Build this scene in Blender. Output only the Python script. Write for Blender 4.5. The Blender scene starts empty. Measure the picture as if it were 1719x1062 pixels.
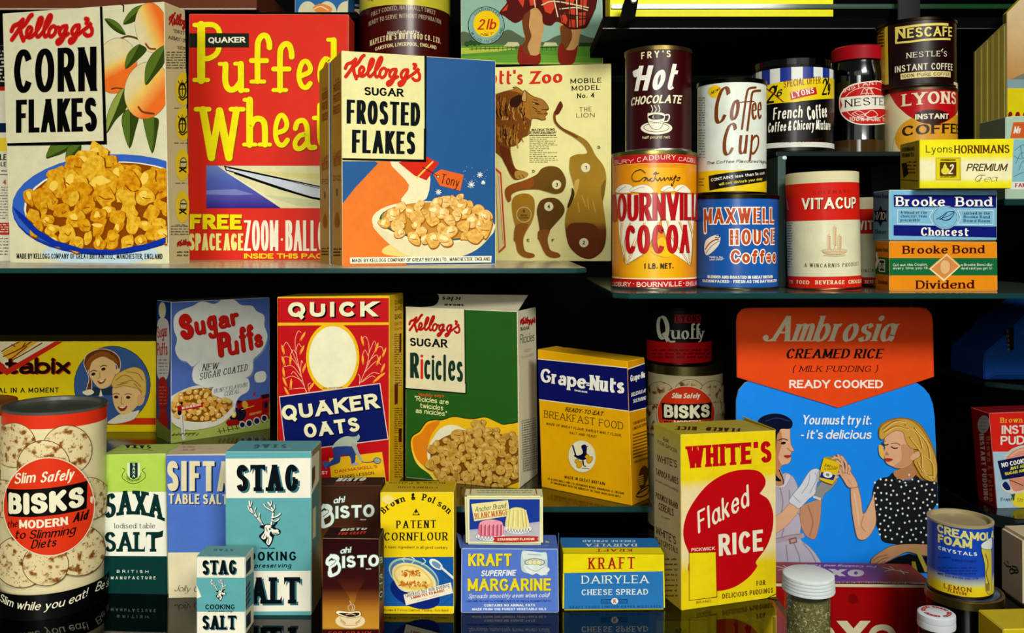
import bpy, bmesh, math, random
from mathutils import Vector, Matrix
from mathutils.geometry import tessellate_polygon

# ------------------------------------------------------------------ camera, world, lights
# The eye stands 0.36 m above the glossy bottom shelf; x = right, y = away, z = up.
F, CX, HY, EYE = 1500.0, 859.5, 400.0, 0.36
SC = bpy.context.scene
COL = SC.collection
cam_data = bpy.data.cameras.new('camera')
cam_data.sensor_width = 36.0
cam_data.lens = F / 1719.0 * 36.0
cam_data.shift_y = -(531.0 - HY) / 1719.0
cam_data.clip_start = 0.02
cam = bpy.data.objects.new('camera', cam_data)
cam.location = (0, 0, EYE)
cam.rotation_euler = (math.radians(90), 0, 0)
COL.objects.link(cam)
SC.camera = cam
world = bpy.data.worlds.new('world')
SC.world = world
world.use_nodes = True
world.node_tree.nodes['Background'].inputs[0].default_value = (1.0, 0.97, 0.86, 1)
world.node_tree.nodes['Background'].inputs[1].default_value = 0.09
SC.view_settings.view_transform = 'Standard'
SC.view_settings.look = 'None'
SC.view_settings.exposure = 0.0
SC.view_settings.gamma = 1.0
SC.view_settings.use_curve_mapping = False


def area(name, loc, target, size, energy, color):
    l = bpy.data.lights.new(name, 'AREA')
    l.shape = 'RECTANGLE'
    l.size, l.size_y = size
    l.energy = energy
    l.color = color
    o = bpy.data.objects.new(name, l)
    o.location = loc
    o.rotation_euler = (Vector(target) - Vector(loc)).to_track_quat('-Z', 'Y').to_euler()
    COL.objects.link(o)
    return o


area('ceiling_lamp', (0.62, -0.72, 1.32), (0.12, 1.0, 0.30), (0.60, 0.35), 37.0, (1.0, 0.985, 0.93))
area('room_lamp', (-0.30, -1.05, 0.62), (-0.54, 1.1, 0.26), (0.7, 0.5), 4.3, (1.0, 0.98, 0.91)).data.spread = math.radians(66)  # added fill, aimed left to brighten the cartons under the upper shelf
area('far_room_lamp', (0.1, -1.7, 1.45), (0.0, 1.0, 0.30), (3.4, 0.8), 8.5, (1.0, 0.98, 0.92))  # added weak, wide fill over the whole display

# ------------------------------------------------------------------ materials
MATS = {}


def lin(c):
    if isinstance(c, str):
        c = c.lstrip('#')
        c = [int(c[i:i + 2], 16) for i in (0, 2, 4)]
    out = []
    for v in c:
        v = max(0.0, (v / 255.0 - 0.06) / 0.94)      # dense printing inks: deep blacks
        out.append(v / 12.92 if v <= 0.04045 else ((v + 0.055) / 1.055) ** 2.4)
    return out


KIND = {  # roughness, specular, coat, metallic, mottling scale, mottling depth
    'paper': (0.62, 0.06, 0.0, 0.0, 55.0, 0.10),
    'card': (0.48, 0.10, 0.02, 0.0, 40.0, 0.08),
    'tin': (0.32, 0.28, 0.08, 0.0, 35.0, 0.12),
    'metal': (0.30, 0.5, 0.0, 0.95, 60.0, 0.35),
    'gloss': (0.12, 0.5, 0.0, 0.0, 30.0, 0.10),
    'matt': (0.9, 0.1, 0.0, 0.0, 20.0, 0.25),
}


def new_mat(name, kind):
    m = bpy.data.materials.new(name)
    m.use_nodes = True
    nt = m.node_tree
    b = nt.nodes['Principled BSDF']
    r, s, c, me, _, _ = KIND[kind]
    b.inputs['Roughness'].default_value = r
    b.inputs['Specular IOR Level'].default_value = s
    b.inputs['Coat Weight'].default_value = c
    b.inputs['Coat Roughness'].default_value = 0.15
    b.inputs['Metallic'].default_value = me
    return m, nt, b


def mottle(nt, b, src, kind):
    """paper grain: a soft fleck noise that belongs to the print"""
    _, _, _, _, sc, dep = KIND[kind]
    tc = nt.nodes.new('ShaderNodeTexCoord')
    n = nt.nodes.new('ShaderNodeTexNoise')
    n.inputs['Scale'].default_value = sc
    n.inputs['Detail'].default_value = 6
    n.inputs['Roughness'].default_value = 0.7
    nt.links.new(tc.outputs['Object'], n.inputs['Vector'])
    r = nt.nodes.new('ShaderNodeMapRange')
    r.inputs[1].default_value = 0.3
    r.inputs[2].default_value = 0.7
    r.inputs[3].default_value = 1 - dep
    r.inputs[4].default_value = 1 + dep * 0.4
    nt.links.new(n.outputs[0], r.inputs[0])
    mx = nt.nodes.new('ShaderNodeVectorMath')
    mx.operation = 'SCALE'
    if isinstance(src, (list, tuple)):
        mx.inputs[0].default_value = src[:3]
    else:
        nt.links.new(src, mx.inputs[0])
    nt.links.new(r.outputs[0], mx.inputs['Scale'])
    nt.links.new(mx.outputs[0], b.inputs['Base Color'])


def M(color, kind='paper'):
    if not isinstance(color, str):
        return color
    key = (color, kind)
    if key not in MATS:
        m, nt, b = new_mat('%s_%s' % (kind, color), kind)
        mottle(nt, b, lin(color), kind)
        MATS[key] = m
    return MATS[key]


def G(stops, p0, p1, kind='paper'):
    """printed colour fade between two places on the label (UV in metres)"""
    m, nt, b = new_mat('printed_fade', kind)
    uv = nt.nodes.new('ShaderNodeUVMap')
    sub = nt.nodes.new('ShaderNodeVectorMath')
    sub.operation = 'SUBTRACT'
    sub.inputs[1].default_value = (p0[0], p0[1], 0)
    nt.links.new(uv.outputs[0], sub.inputs[0])
    d = Vector((p1[0] - p0[0], p1[1] - p0[1], 0))
    d /= d.length_squared
    dot = nt.nodes.new('ShaderNodeVectorMath')
    dot.operation = 'DOT_PRODUCT'
    dot.inputs[1].default_value = d
    nt.links.new(sub.outputs[0], dot.inputs[0])
    cr = nt.nodes.new('ShaderNodeValToRGB')
    e = cr.color_ramp.elements
    while len(e) < len(stops):
        e.new(0.5)
    for i, (p, c) in enumerate(stops):
        e[i].position = p
        e[i].color = lin(c) + [1]
    nt.links.new(dot.outputs['Value'], cr.inputs[0])
    mottle(nt, b, cr.outputs[0], kind)
    return m


def SPOT(c0, c1, scale, thr, kind='paper', soft=0.06, c2=None):
    """printed blotches (toasted spots, speckle) in label coordinates"""
    m, nt, b = new_mat('printed_speckle', kind)
    uv = nt.nodes.new('ShaderNodeUVMap')
    n = nt.nodes.new('ShaderNodeTexNoise')
    n.inputs['Scale'].default_value = scale
    n.inputs['Detail'].default_value = 3
    nt.links.new(uv.outputs[0], n.inputs['Vector'])
    cr = nt.nodes.new('ShaderNodeValToRGB')
    e = cr.color_ramp.elements
    e[0].position = thr - soft
    e[0].color = lin(c0) + [1]
    e[1].position = thr + soft
    e[1].color = lin(c1) + [1]
    if c2:
        k = e.new(min(0.99, thr + soft * 2.5))
        k.color = lin(c2) + [1]
    nt.links.new(n.outputs[0], cr.inputs[0])
    mottle(nt, b, cr.outputs[0], kind)
    return m


# ------------------------------------------------------------------ things and parts
def thing(name, label, cat, loc=(0, 0, 0), group=None):
    o = bpy.data.objects.new(name, None)
    o.empty_display_size = 0.02
    o.location = loc
    COL.objects.link(o)
    o['label'] = label
    o['category'] = cat
    if group:
        o['group'] = group
    return o


def link_mesh(name, me, parent=None, label=None):
    o = bpy.data.objects.new(name, me)
    COL.objects.link(o)
    if parent is not None:
        o.parent = parent
    if label:
        o['label'] = label
    return o


def origin(parent):
    v = Vector((0, 0, 0))
    while parent is not None:
        v += Vector(parent.location)
        parent = parent.parent
    return v


def from_bm(name, bm, mats, parent=None, label=None, smooth=False):
    """vertices arrive in room coordinates and are stored relative to the thing's base"""
    me = bpy.data.meshes.new(name)
    off = origin(parent)
    for v in bm.verts:
        v.co -= off
    bm.to_mesh(me)
    bm.free()
    for m in mats:
        me.materials.append(m)
    if smooth:
        for p in me.polygons:
            p.use_smooth = True
    return link_mesh(name, me, parent, label)


def tag(o, label, cat, group=None):
    o['label'] = label
    o['category'] = cat
    if group:
        o['group'] = group
    return o


def copy_tree(o, shift):
    c = o.copy()
    COL.objects.link(c)
    c.location = Vector(o.location) + Vector(shift)
    for ch in list(o.children):
        k = ch.copy()
        COL.objects.link(k)
        k.parent = c
        for g in list(ch.children):
            q = g.copy()
            COL.objects.link(q)
            q.parent = k
    return c


# ------------------------------------------------------------------ label surfaces
CAMP = Vector((0, 0, EYE))


def ray(px, py):
    return Vector(((px - CX) / F, 1.0, (HY - py) / F))


def P(px, py, d):
    return CAMP + ray(px, py) * d


class Flat:
    """a flat panel: O corner, U right, V up, N outward; clip = outline in (u, v)"""
    step = None

    def __init__(s, O, U, V, outline):
        s.O, s.U = Vector(O), Vector(U).normalized()
        s.N = s.U.cross(Vector(V)).normalized()
        s.V = s.N.cross(s.U)
        s.clip = [((Vector(p) - s.O).dot(s.U), (Vector(p) - s.O).dot(s.V)) for p in outline]

    def uv(s, px, py):
        r = ray(px, py)
        t = (s.O - CAMP).dot(s.N) / r.dot(s.N)
        p = CAMP + r * t - s.O
        return Vector((p.dot(s.U), p.dot(s.V)))

    def to3d(s, u, v, off):
        return s.O + s.U * u + s.V * v + s.N * off

    def normal(s, u):
        return s.N


class Round:
    """the wall of a tin: C base centre, R radius, M local-to-room rotation"""

    def __init__(s, C, R, Mx):
        s.C, s.R, s.M = Vector(C), R, Mx
        s.step = 2 * math.pi * R / 96
        s.clip = None

    def uv(s, px, py):
        Mi = s.M.transposed()
        o = Mi @ (CAMP - s.C)
        d = Mi @ ray(px, py)
        a = d.x * d.x + d.y * d.y
        b = 2 * (o.x * d.x + o.y * d.y)
        c = o.x * o.x + o.y * o.y - s.R * s.R
        q = max(0.0, b * b - 4 * a * c)
        t = (-b - math.sqrt(q)) / (2 * a)
        p = o + d * t
        return Vector((s.R * math.atan2(p.x, -p.y), p.z))

    def to3d(s, u, v, off):
        th = u / s.R
        r = s.R + off
        return s.C + s.M @ Vector((r * math.sin(th), -r * math.cos(th), v))

    def normal(s, u):
        th = u / s.R
        return s.M @ Vector((math.sin(th), -math.cos(th), 0))


# ------------------------------------------------------------------ lettering skeletons
GL = {}
_g = '''A 80|0,0 40,100|40,100 80,0|16,34 64,34
B 60|0,0 0,100|~0,100 30,100 48,93 54,77 48,61 30,54 0,54|~0,54 34,54 53,46 60,28 53,8 34,0 0,0
C 66|~66,78 54,94 34,100 14,90 3,68 0,50 3,32 14,10 34,0 54,6 66,22
D 68|0,0 0,100|~0,100 28,100 52,90 66,68 68,50 66,32 52,10 28,0 0,0
E 52|0,0 0,100|0,100 52,100|0,52 42,52|0,0 52,0
F 50|0,0 0,100|0,100 50,100|0,52 40,52
G 70|~66,78 54,94 34,100 14,90 3,68 0,50 3,32 14,10 34,0 54,5 68,20|68,20 68,45|42,45 70,45
H 64|0,0 0,100|64,0 64,100|0,52 64,52
I 0|0,0 0,100
J 40|~40,100 40,60 40,25 34,6 18,0 4,6 0,22
K 62|0,0 0,100|60,100 0,42|20,60 62,0
L 50|0,0 0,100|0,0 50,0
M 82|0,0 0,100|0,100 41,10|41,10 82,100|82,100 82,0
N 64|0,0 0,100|0,100 64,0|64,0 64,100
O 72|o36,100 14,91 2,68 0,50 2,32 14,9 36,0 58,9 70,32 72,50 70,68 58,91
P 58|0,0 0,100|~0,100 32,100 52,92 58,74 52,56 32,47 0,47
Q 72|o36,100 14,91 2,68 0,50 2,32 14,9 36,0 58,9 70,32 72,50 70,68 58,91|40,26 72,-10
R 60|0,0 0,100|~0,100 32,100 52,92 58,75 52,58 32,50 0,50|28,50 60,0
S 58|~55,80 44,95 28,100 10,94 2,78 8,62 28,53 48,44 58,26 50,7 29,0 12,5 0,20
T 64|0,100 64,100|32,100 32,0
U 62|~0,100 0,60 0,32 8,9 31,0 54,9 62,32 62,60 62,100
V 70|0,100 35,0|35,0 70,100
W 104|0,100 26,0|26,0 52,100|52,100 78,0|78,0 104,100
X 66|0,100 66,0|66,100 0,0
Y 68|0,100 34,46|68,100 34,46|34,46 34,0
Z 58|0,100 58,100|58,100 0,0|0,0 58,0
0 56|o28,100 10,91 1,68 0,50 1,32 10,9 28,0 46,9 55,32 56,50 55,68 46,91
1 14|0,82 14,100|14,100 14,0
2 52|~2,78 12,95 27,100 44,92 50,76 44,58 24,34 0,2|0,0 52,0
3 50|~2,88 14,98 26,100 42,93 47,78 40,60 20,54|~20,54 42,48 50,28 43,8 24,0 10,3 0,14
4 56|42,0 42,100|42,100 0,30|0,30 56,30
5 50|44,100 6,100|6,100 3,54|~3,54 24,62 44,52 50,32 42,9 24,0 10,3 0,14
6 52|~46,92 32,100 14,88 3,60 0,32 8,8 26,0 44,8 52,30 44,52 26,60 8,50 1,36
7 50|0,100 50,100|50,100 16,0
8 52|o26,100 8,93 2,77 8,61 26,54 46,45 52,26 44,7 26,0 8,7 0,26 6,45 26,54 44,61 50,77 44,93
9 52|~6,8 20,0 38,12 49,40 52,68 44,92 26,100 8,92 0,70 8,48 26,40 44,50 51,64
a 48|~4,52 14,63 27,66 40,60 45,46 45,12 47,3 54,0|~45,38 22,36 4,28 0,16 6,3 20,0 36,6 45,20
b 54|0,100 0,0|o28,66 8,56 1,33 8,10 28,0 46,10 54,33 46,56
c 50|~49,52 40,63 27,66 9,57 0,33 9,9 27,0 40,3 50,15
d 54|54,100 54,0|o26,66 8,56 0,33 8,10 26,0 46,10 53,33 46,56
e 51|~1,36 26,36 51,36|~51,36 49,52 40,63 27,66 9,57 0,33 9,9 28,0 42,3 51,15
f 38|~40,93 32,100 20,97 15,84 15,60 15,30 15,0|0,64 34,64
g 54|o26,66 8,56 0,35 8,13 26,4 46,13 53,35 46,56|~54,66 54,20 54,-8 48,-24 28,-30 8,-26 2,-18
h 48|0,100 0,0|~0,42 8,58 26,66 42,60 48,44 48,22 48,0
i 0|0,66 0,0|.0,92
j 8|~8,66 8,20 8,-10 2,-26 -10,-28|.8,92
k 46|0,100 0,0|43,66 0,24|16,40 46,0
l 0|0,100 0,0
m 78|0,66 0,0|~0,44 8,60 22,66 34,60 39,44 39,22 39,0|~39,44 47,60 61,66 73,60 78,44 78,22 78,0
n 48|0,66 0,0|~0,42 8,58 26,66 42,60 48,44 48,22 48,0
o 54|o27,66 8,56 0,33 8,10 27,0 46,10 54,33 46,56
p 54|0,66 0,-30|o28,66 8,56 1,33 8,10 28,0 46,10 54,33 46,56
q 54|54,66 54,-30|o26,66 8,56 0,33 8,10 26,0 46,10 53,33 46,56
r 27|0,66 0,0|~0,40 5,56 15,65 27,63
s 42|~40,53 30,64 20,66 6,60 2,50 8,40 22,34 38,27 42,16 36,4 20,0 8,3 0,13
t 42|~15,92 15,60 15,18 21,3 31,0 42,6|-2,65 40,65
u 48|~0,66 0,40 0,24 6,6 22,0 40,8 48,26|48,66 48,0
v 50|0,66 25,0|25,0 50,66
w 74|0,66 19,0|19,0 37,66|37,66 56,0|56,0 74,66
x 48|0,66 48,0|48,66 0,0
y 50|0,66 26,2|~50,66 30,10 18,-18 8,-28 -4,-28
z 44|0,66 44,66|44,66 0,0|0,0 44,0
. 2|.1,3
, 6|5,6 0,-14
' 4|2,100 2,76
" 18|2,100 2,76|16,100 16,76
- 30|0,36 30,36
= 30|0,48 30,48|0,26 30,26
! 2|1,100 1,30|.1,4
? 46|~0,80 8,95 23,100 40,92 46,76 38,58 23,48 22,30|.22,4
& 70|~70,0 44,28 16,62 12,82 20,96 32,100 46,94 48,80 36,62 10,42 0,24 8,6 26,0 46,8 60,26 68,44
/ 36|0,0 36,100
( 18|~18,112 4,80 0,45 4,10 18,-20
) 18|~0,112 14,80 18,45 14,10 0,-20
: 2|.1,10|.1,56
~ 70|~0,56 10,64 26,66 9,57 0,33
* 4|.2,45
% 70|o14,98 2,76 14,54 26,76|o56,46 44,23 56,0 68,23|12,0 58,100'''
for _l in _g.split('\n'):
    _p = _l.split('|')
    _ch, _w = _p[0][0], float(_p[0][2:]) / 100
    _st = []
    for _s in _p[1:]:
        _mode = 'l'
        if _s[0] in '~o.':
            _mode, _s = _s[0], _s[1:]
        _st.append((_mode, [tuple(float(c) / 100 for c in q.split(',')) for q in _s.split()]))
    GL[_ch] = (_w, _st)
# single-storey a for handwriting
GL_A1 = (0.54, [('o', [(.26, .66), (.08, .56), (0, .33), (.08, .10), (.26, 0), (.46, .10), (.53, .33), (.46, .56)]),
                ('~', [(.54, .66), (.54, .30), (.56, .08), (.66, .02)])])


def crom(pts, closed=False, n=5):
    if len(pts) < 3 and not closed:
        return [Vector(p) for p in pts]
    out = []
    P_ = [Vector(p) for p in pts]
    L = len(P_)
    rng = L if closed else L - 1
    for i in range(rng):
        if closed:
            p0, p1, p2, p3 = P_[(i - 1) % L], P_[i], P_[(i + 1) % L], P_[(i + 2) % L]
        else:
            p1, p2 = P_[i], P_[i + 1]
            p0 = P_[i - 1] if i > 0 else p1 * 2 - p2
            p3 = P_[i + 2] if i + 2 < L else p2 * 2 - p1
        for k in range(n):
            t = k / n
            out.append(0.5 * ((2 * p1) + (p2 - p0) * t + (2 * p0 - 5 * p1 + 4 * p2 - p3) * t * t
                              + (3 * p1 - p0 - 3 * p2 + p3) * t ** 3))
    if not closed:
        out.append(P_[-1])
    return out


def disc(c, r, n=10):
    return [Vector((c[0] + r * math.cos(2 * math.pi * k / n), c[1] + r * math.sin(2 * math.pi * k / n))) for k in range(n)]


def ribbon(pts, wfn, closed=False, flat0=False, flat1=False, rnd=False):
    """polygons covering a pen stroke; flat ends are cut level"""
    polys = []
    n = len(pts)
    if n < 2:
        return polys
    L, R = [], []
    for i in range(n):
        if closed:
            a, b = pts[(i - 1) % n], pts[(i + 1) % n]
        else:
            a, b = pts[max(0, i - 1)], pts[min(n - 1, i + 1)]
        d = b - a
        if d.length < 1e-9:
            d = Vector((0, 1))
        d = d.normalized()
        w = wfn(math.atan2(d.y, d.x)) * 0.5
        nrm = Vector((-d.y, d.x))
        if ((i == 0 and flat0) or (i == n - 1 and flat1)) and abs(d.y) > 0.3:
            off = Vector((-math.copysign(w / abs(d.y), d.y), 0))
        else:
            off = nrm * w
        L.append(pts[i] + off)
        R.append(pts[i] - off)
    m = n if closed else n - 1
    for i in range(m):
        j = (i + 1) % n
        polys.append([L[i], R[i], R[j], L[j]])
    if rnd and not closed:
        for i in (0, n - 1):
            polys.append(disc(pts[i], (L[i] - R[i]).length * 0.5))
    return polys


STY = {  # thick, thin, pen angle, serif (len, height), shear, round ends, gap, optional single-storey a
    'gothic': dict(th=.20, tn=.15, ang=0, gap=.09),
    'heavy': dict(th=.27, tn=.19, ang=0, gap=.08),
    'light': dict(th=.11, tn=.10, ang=0, gap=.14),
    'thin': dict(th=.075, tn=.07, ang=0, gap=.14),
    'round': dict(th=.17, tn=.17, ang=0, gap=.10, rnd=True),
    'roundlight': dict(th=.10, tn=.10, ang=0, gap=.12, rnd=True),
    'serif': dict(th=.17, tn=.075, ang=14, ser=(.12, .055), gap=.16),
    'serifb': dict(th=.22, tn=.10, ang=10, ser=(.12, .075), gap=.15),
    'seriflight': dict(th=.10, tn=.055, ang=10, ser=(.11, .05), gap=.17),
    'slab': dict(th=.29, tn=.14, ang=0, ser=(.12, .15), gap=.17),
    'slablight': dict(th=.17, tn=.12, ang=0, ser=(.12, .10), gap=.17),
    'puff': dict(th=.15, tn=.13, ang=0, ser=(.11, .10), gap=.16, rnd=True, sf=1.5),
    'didone': dict(th=.17, tn=.04, ang=12, sf=.2, ser=(.09, .04), shear=.30, gap=.12, a1=True),
    'didoneb': dict(th=.25, tn=.08, ang=8, ser=(.09, .07), shear=.26, gap=.12),
    'brush': dict(th=.15, tn=.10, ang=35, shear=.28, gap=.08, rnd=True, a1=True),
    'brushb': dict(th=.21, tn=.14, ang=30, shear=.25, gap=.06, rnd=True, a1=True),
    'hand': dict(th=.07, tn=.06, ang=30, shear=.20, gap=.08, rnd=True, a1=True),
    'quill': dict(th=.13, tn=.035, ang=20, shear=.28, gap=.07, a1=True),
    'ital': dict(th=.19, tn=.16, ang=0, shear=.22, gap=.10),
    'italserif': dict(th=.11, tn=.06, ang=10, ser=(.10, .05), shear=.22, gap=.14),
}


def layout(text, style, W, **kw):
    """polygons of a line of lettering with cap height 1 and width W"""
    s = dict(STY[style])
    s.update(kw)
    th, tn, ang = s['th'], s['tn'], math.radians(s.get('ang', 0))
    ser, shear, rnd, gap = s.get('ser'), s.get('shear', 0), s.get('rnd', False), s['gap']
    fat = s.get('fat', 0.0)
    gl = []
    for ch in text:
        if ch == ' ':
            gl.append((' ', s.get('sp', .30), []))
        else:
            w, st = GL_A1 if (ch == 'a' and s.get('a1')) else GL.get(ch, GL['.'])
            gl.append((ch, w, st))
    nvis = sum(1 for g in gl if g[0] != ' ')
    base = sum(g[1] for g in gl)
    pad = nvis * th + (len(gl) - 1) * gap + (nvis * ser[0] * s.get('sf', .55) if ser else 0)
    if W is None:
        W = base * s.get('sx', 1.0) + pad
    if pad > W * 0.60:
        k = W * 0.60 / pad
        th *= k
        gap *= k
        if tn > th:
            tn = th
        if ser:
            ser = (ser[0] * k, ser[1])
        pad *= k
    sx = (W - pad) / max(base, 1e-6) if base > 0 else 1
    if base < 0.05:
        sx = 1.0
    hi = tn * 0.5
    fy = lambda y: hi + y * (1 - 2 * hi) if -0.02 <= y <= 1.02 else (y * (1 - hi) if y < 0 else y)

    def wfn(a):
        return tn + (th - tn) * abs(math.sin(a - ang)) + fat
    polys = []
    x = 0.0
    sf = s.get('sf', .55)
    extra = (ser[0] * sf if ser else 0)
    for idx, (ch, w, st) in enumerate(gl):
        if ch == ' ':
            x += w * sx + gap
            continue
        ox = x + th / 2 + extra / 2
        for mode, pts in st:
            q = [Vector((ox + px * sx, fy(py))) for px, py in pts]
            if mode == '.':
                polys.append(disc(q[0] + Vector((0, (0.2 * th if pts[0][1] < .2 else 0))), th * 0.56 + fat * .5, 10))
                continue
            if mode == 'l':
                # strokes reaching a line are carried on to it and cut level
                d = (q[-1] - q[0]).normalized()
                f0 = f1 = False
                if abs(d.y) > 0.35 and not rnd:
                    for e in (0, -1):
                        yy = pts[e][1]
                        if abs(yy) < .01 or abs(yy - 1) < .01 or (abs(yy - .66) < .01):
                            sg = -1 if yy < .3 else 1
                            k = (hi + fat * .5) / abs(d.y)
                            q[e] = q[e] + (d * k if (d.y > 0) == (sg > 0) else -d * k)
                            if e == 0:
                                f0 = True
                            else:
                                f1 = True
                if abs(d.y) < .1 and ch in 'EFLTZz247tf' and not rnd:
                    for e in (0, -1):
                        if pts[e][0] > .3 * w or ch in 'TZz247':
                            sg = 1 if (q[e].x - q[0 if e else -1].x) > 0 else -1
                            q[e] = q[e] + Vector((sg * th * (.5 if ch != 'T' or not ser else .75), 0))
                polys += ribbon(q, wfn, False, f0, f1, rnd)
                ends = (0, -1)
            elif mode == '~':
                q = crom(q)
                d0 = abs((q[1] - q[0]).normalized().y)
                d1 = abs((q[-1] - q[-2]).normalized().y)
                if d0 > .95 and pts[0][1] > .6 and not rnd:
                    q[0] = q[0] + Vector((0, hi))
                if d1 > .95 and abs(pts[-1][1]) < .01 and not rnd:
                    q[-1] = q[-1] - Vector((0, hi))
                polys += ribbon(q, wfn, False, False, False, rnd)
                ends = (0, -1)
            else:
                q = crom(q, True)
                polys += ribbon(q, wfn, True)
                ends = ()
            if ser and ch not in "-'\",.!?:&/()=*%":
                for e in ends:
                    yy = pts[e][1]
                    nb = q[1] if e == 0 else q[-2]
                    d = (nb - q[e]).normalized()
                    stem = abs(d.y) > .7
                    if stem and (abs(yy) < .01 or abs(yy - 1) < .01 or abs(yy - .66) < .01 or abs(yy + .3) < .01):
                        if ch in 'VWvwNMA' and ((ch in 'VWvw' and yy < .1) or (ch == 'A' and yy > .9) or (ch == 'M' and (abs(yy - .1) < .02))):
                            continue
                        if ch == 'W' and .4 < pts[e][0] < .6:
                            continue
                        if ch == 'N' and mode == 'l' and abs(pts[0][0] - pts[-1][0]) > .1:
                            continue
                        hw = wfn(math.pi / 2) * .5 + ser[0] + fat * .3
                        y0 = q[e].y
                        h = ser[1] + fat
                        sg = 1 if yy < .3 else -1
                        xc = q[e].x
                        lft, rgt = hw, hw
                        if yy > .5 and ch in 'bhkldiumnprj':
                            rgt = wfn(math.pi / 2) * .5
                        if yy < .1 and ch in 'uda':
                            lft = wfn(math.pi / 2) * .5
                        polys.append([Vector((xc - lft, y0)), Vector((xc + rgt, y0)), Vector((xc + rgt, y0 + sg * h)), Vector((xc - lft, y0 + sg * h))])
                        if rnd:
                            polys.append(disc(Vector((xc - lft, y0 + sg * h / 2)), h * .62))
                            polys.append(disc(Vector((xc + rgt, y0 + sg * h / 2)), h * .62))
                    elif abs(d.y) < .25 and ch in 'EFTLZz' and (abs(yy) < .01 or abs(yy - 1) < .01) and abs(pts[e][0]) + (1 if ch in 'TZ' else 0) > .1:
                        sg = 1 if yy < .3 else -1
                        x0 = q[e].x
                        tw = max(ser[1], .05) * (1 if d.x > 0 else -1)
                        yb = q[e].y - sg * wfn(0) / 2
                        polys.append([Vector((x0, yb)), Vector((x0 + tw, yb)), Vector((x0, yb + sg * .30))])
        x += w * sx + th + gap + extra
    if shear:
        polys = [[Vector((p.x + p.y * shear, p.y)) for p in pl] for pl in polys]
    return polys, W


FONT_CACHE = {}


def inter(text, bold, res=2):
    """Blender's built-in sans lettering as triangles; cap height 1"""
    key = (text, round(bold, 4), res)
    if key in FONT_CACHE:
        return FONT_CACHE[key]
    cu = bpy.data.curves.new('lettering', 'FONT')
    cu.body = text
    cu.offset = bold
    cu.resolution_u = res
    cu.fill_mode = 'BOTH'
    ob = bpy.data.objects.new('lettering', cu)
    COL.objects.link(ob)
    dg = bpy.context.evaluated_depsgraph_get()
    me = bpy.data.meshes.new_from_object(ob.evaluated_get(dg))
    CAP = 0.727 + 2 * bold
    vs = [Vector((v.co.x, v.co.y + bold)) / CAP for v in me.vertices]
    fs = [[vs[i] for i in p.vertices] for p in me.polygons]
    x0 = min(v.x for v in vs)
    x1 = max(v.x for v in vs)
    for v in vs:
        v.x -= x0
    bpy.data.objects.remove(ob)
    bpy.data.curves.remove(cu)
    bpy.data.meshes.remove(me)
    FONT_CACHE[key] = (fs, x1 - x0)
    return FONT_CACHE[key]


VIEWS = {'A1': (0, 0, .21654), 'A2': (0, 220, .22603), 'A3': (300, 0, .21661), 'A4': (300, 220, .2259), 'A5': (560, 0, .21655),
         'A6': (560, 220, .22599), 'A7': (760, 0, .21655), 'A8': (760, 220, .22599), 'B1': (1000, 0, .18836), 'B2': (1010, 180, .16006),
         'B3': (1010, 330, .16949), 'B4': (1160, 80, .20717), 'B5': (1160, 260, .22599), 'B6': (1380, 0, .24477), 'B7': (1300, 260, .23529),
         'B8': (1440, 220, .27299), 'C1': (0, 440, .28243), 'C2': (0, 650, .38776), 'C3': (240, 480, .25414), 'C4': (440, 480, .16949),
         'C5': (440, 640, .16949), 'C6': (660, 480, .16949), 'C7': (660, 640, .18827), 'C8': (880, 560, .28256), 'D1': (160, 730, .3125),
         'D2': (320, 730, .3125), 'D3': (520, 790, .25616), 'D4': (760, 800, .24667), 'D5': (1060, 500, .2072), 'D6': (1080, 690, .35014),
         'D7': (1220, 500, .22106), 'D8': (1280, 680, .26359), 'E1': (1540, 480, .22601), 'E2': (1540, 660, .18842), 'E3': (1540, 820, .22774),
         'E4': (1280, 900, .18615), 'E5': (1180, 980, .13962), 'E6': (1580, 0, .22602), 'E7': (1000, 0, .17452)}


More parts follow.
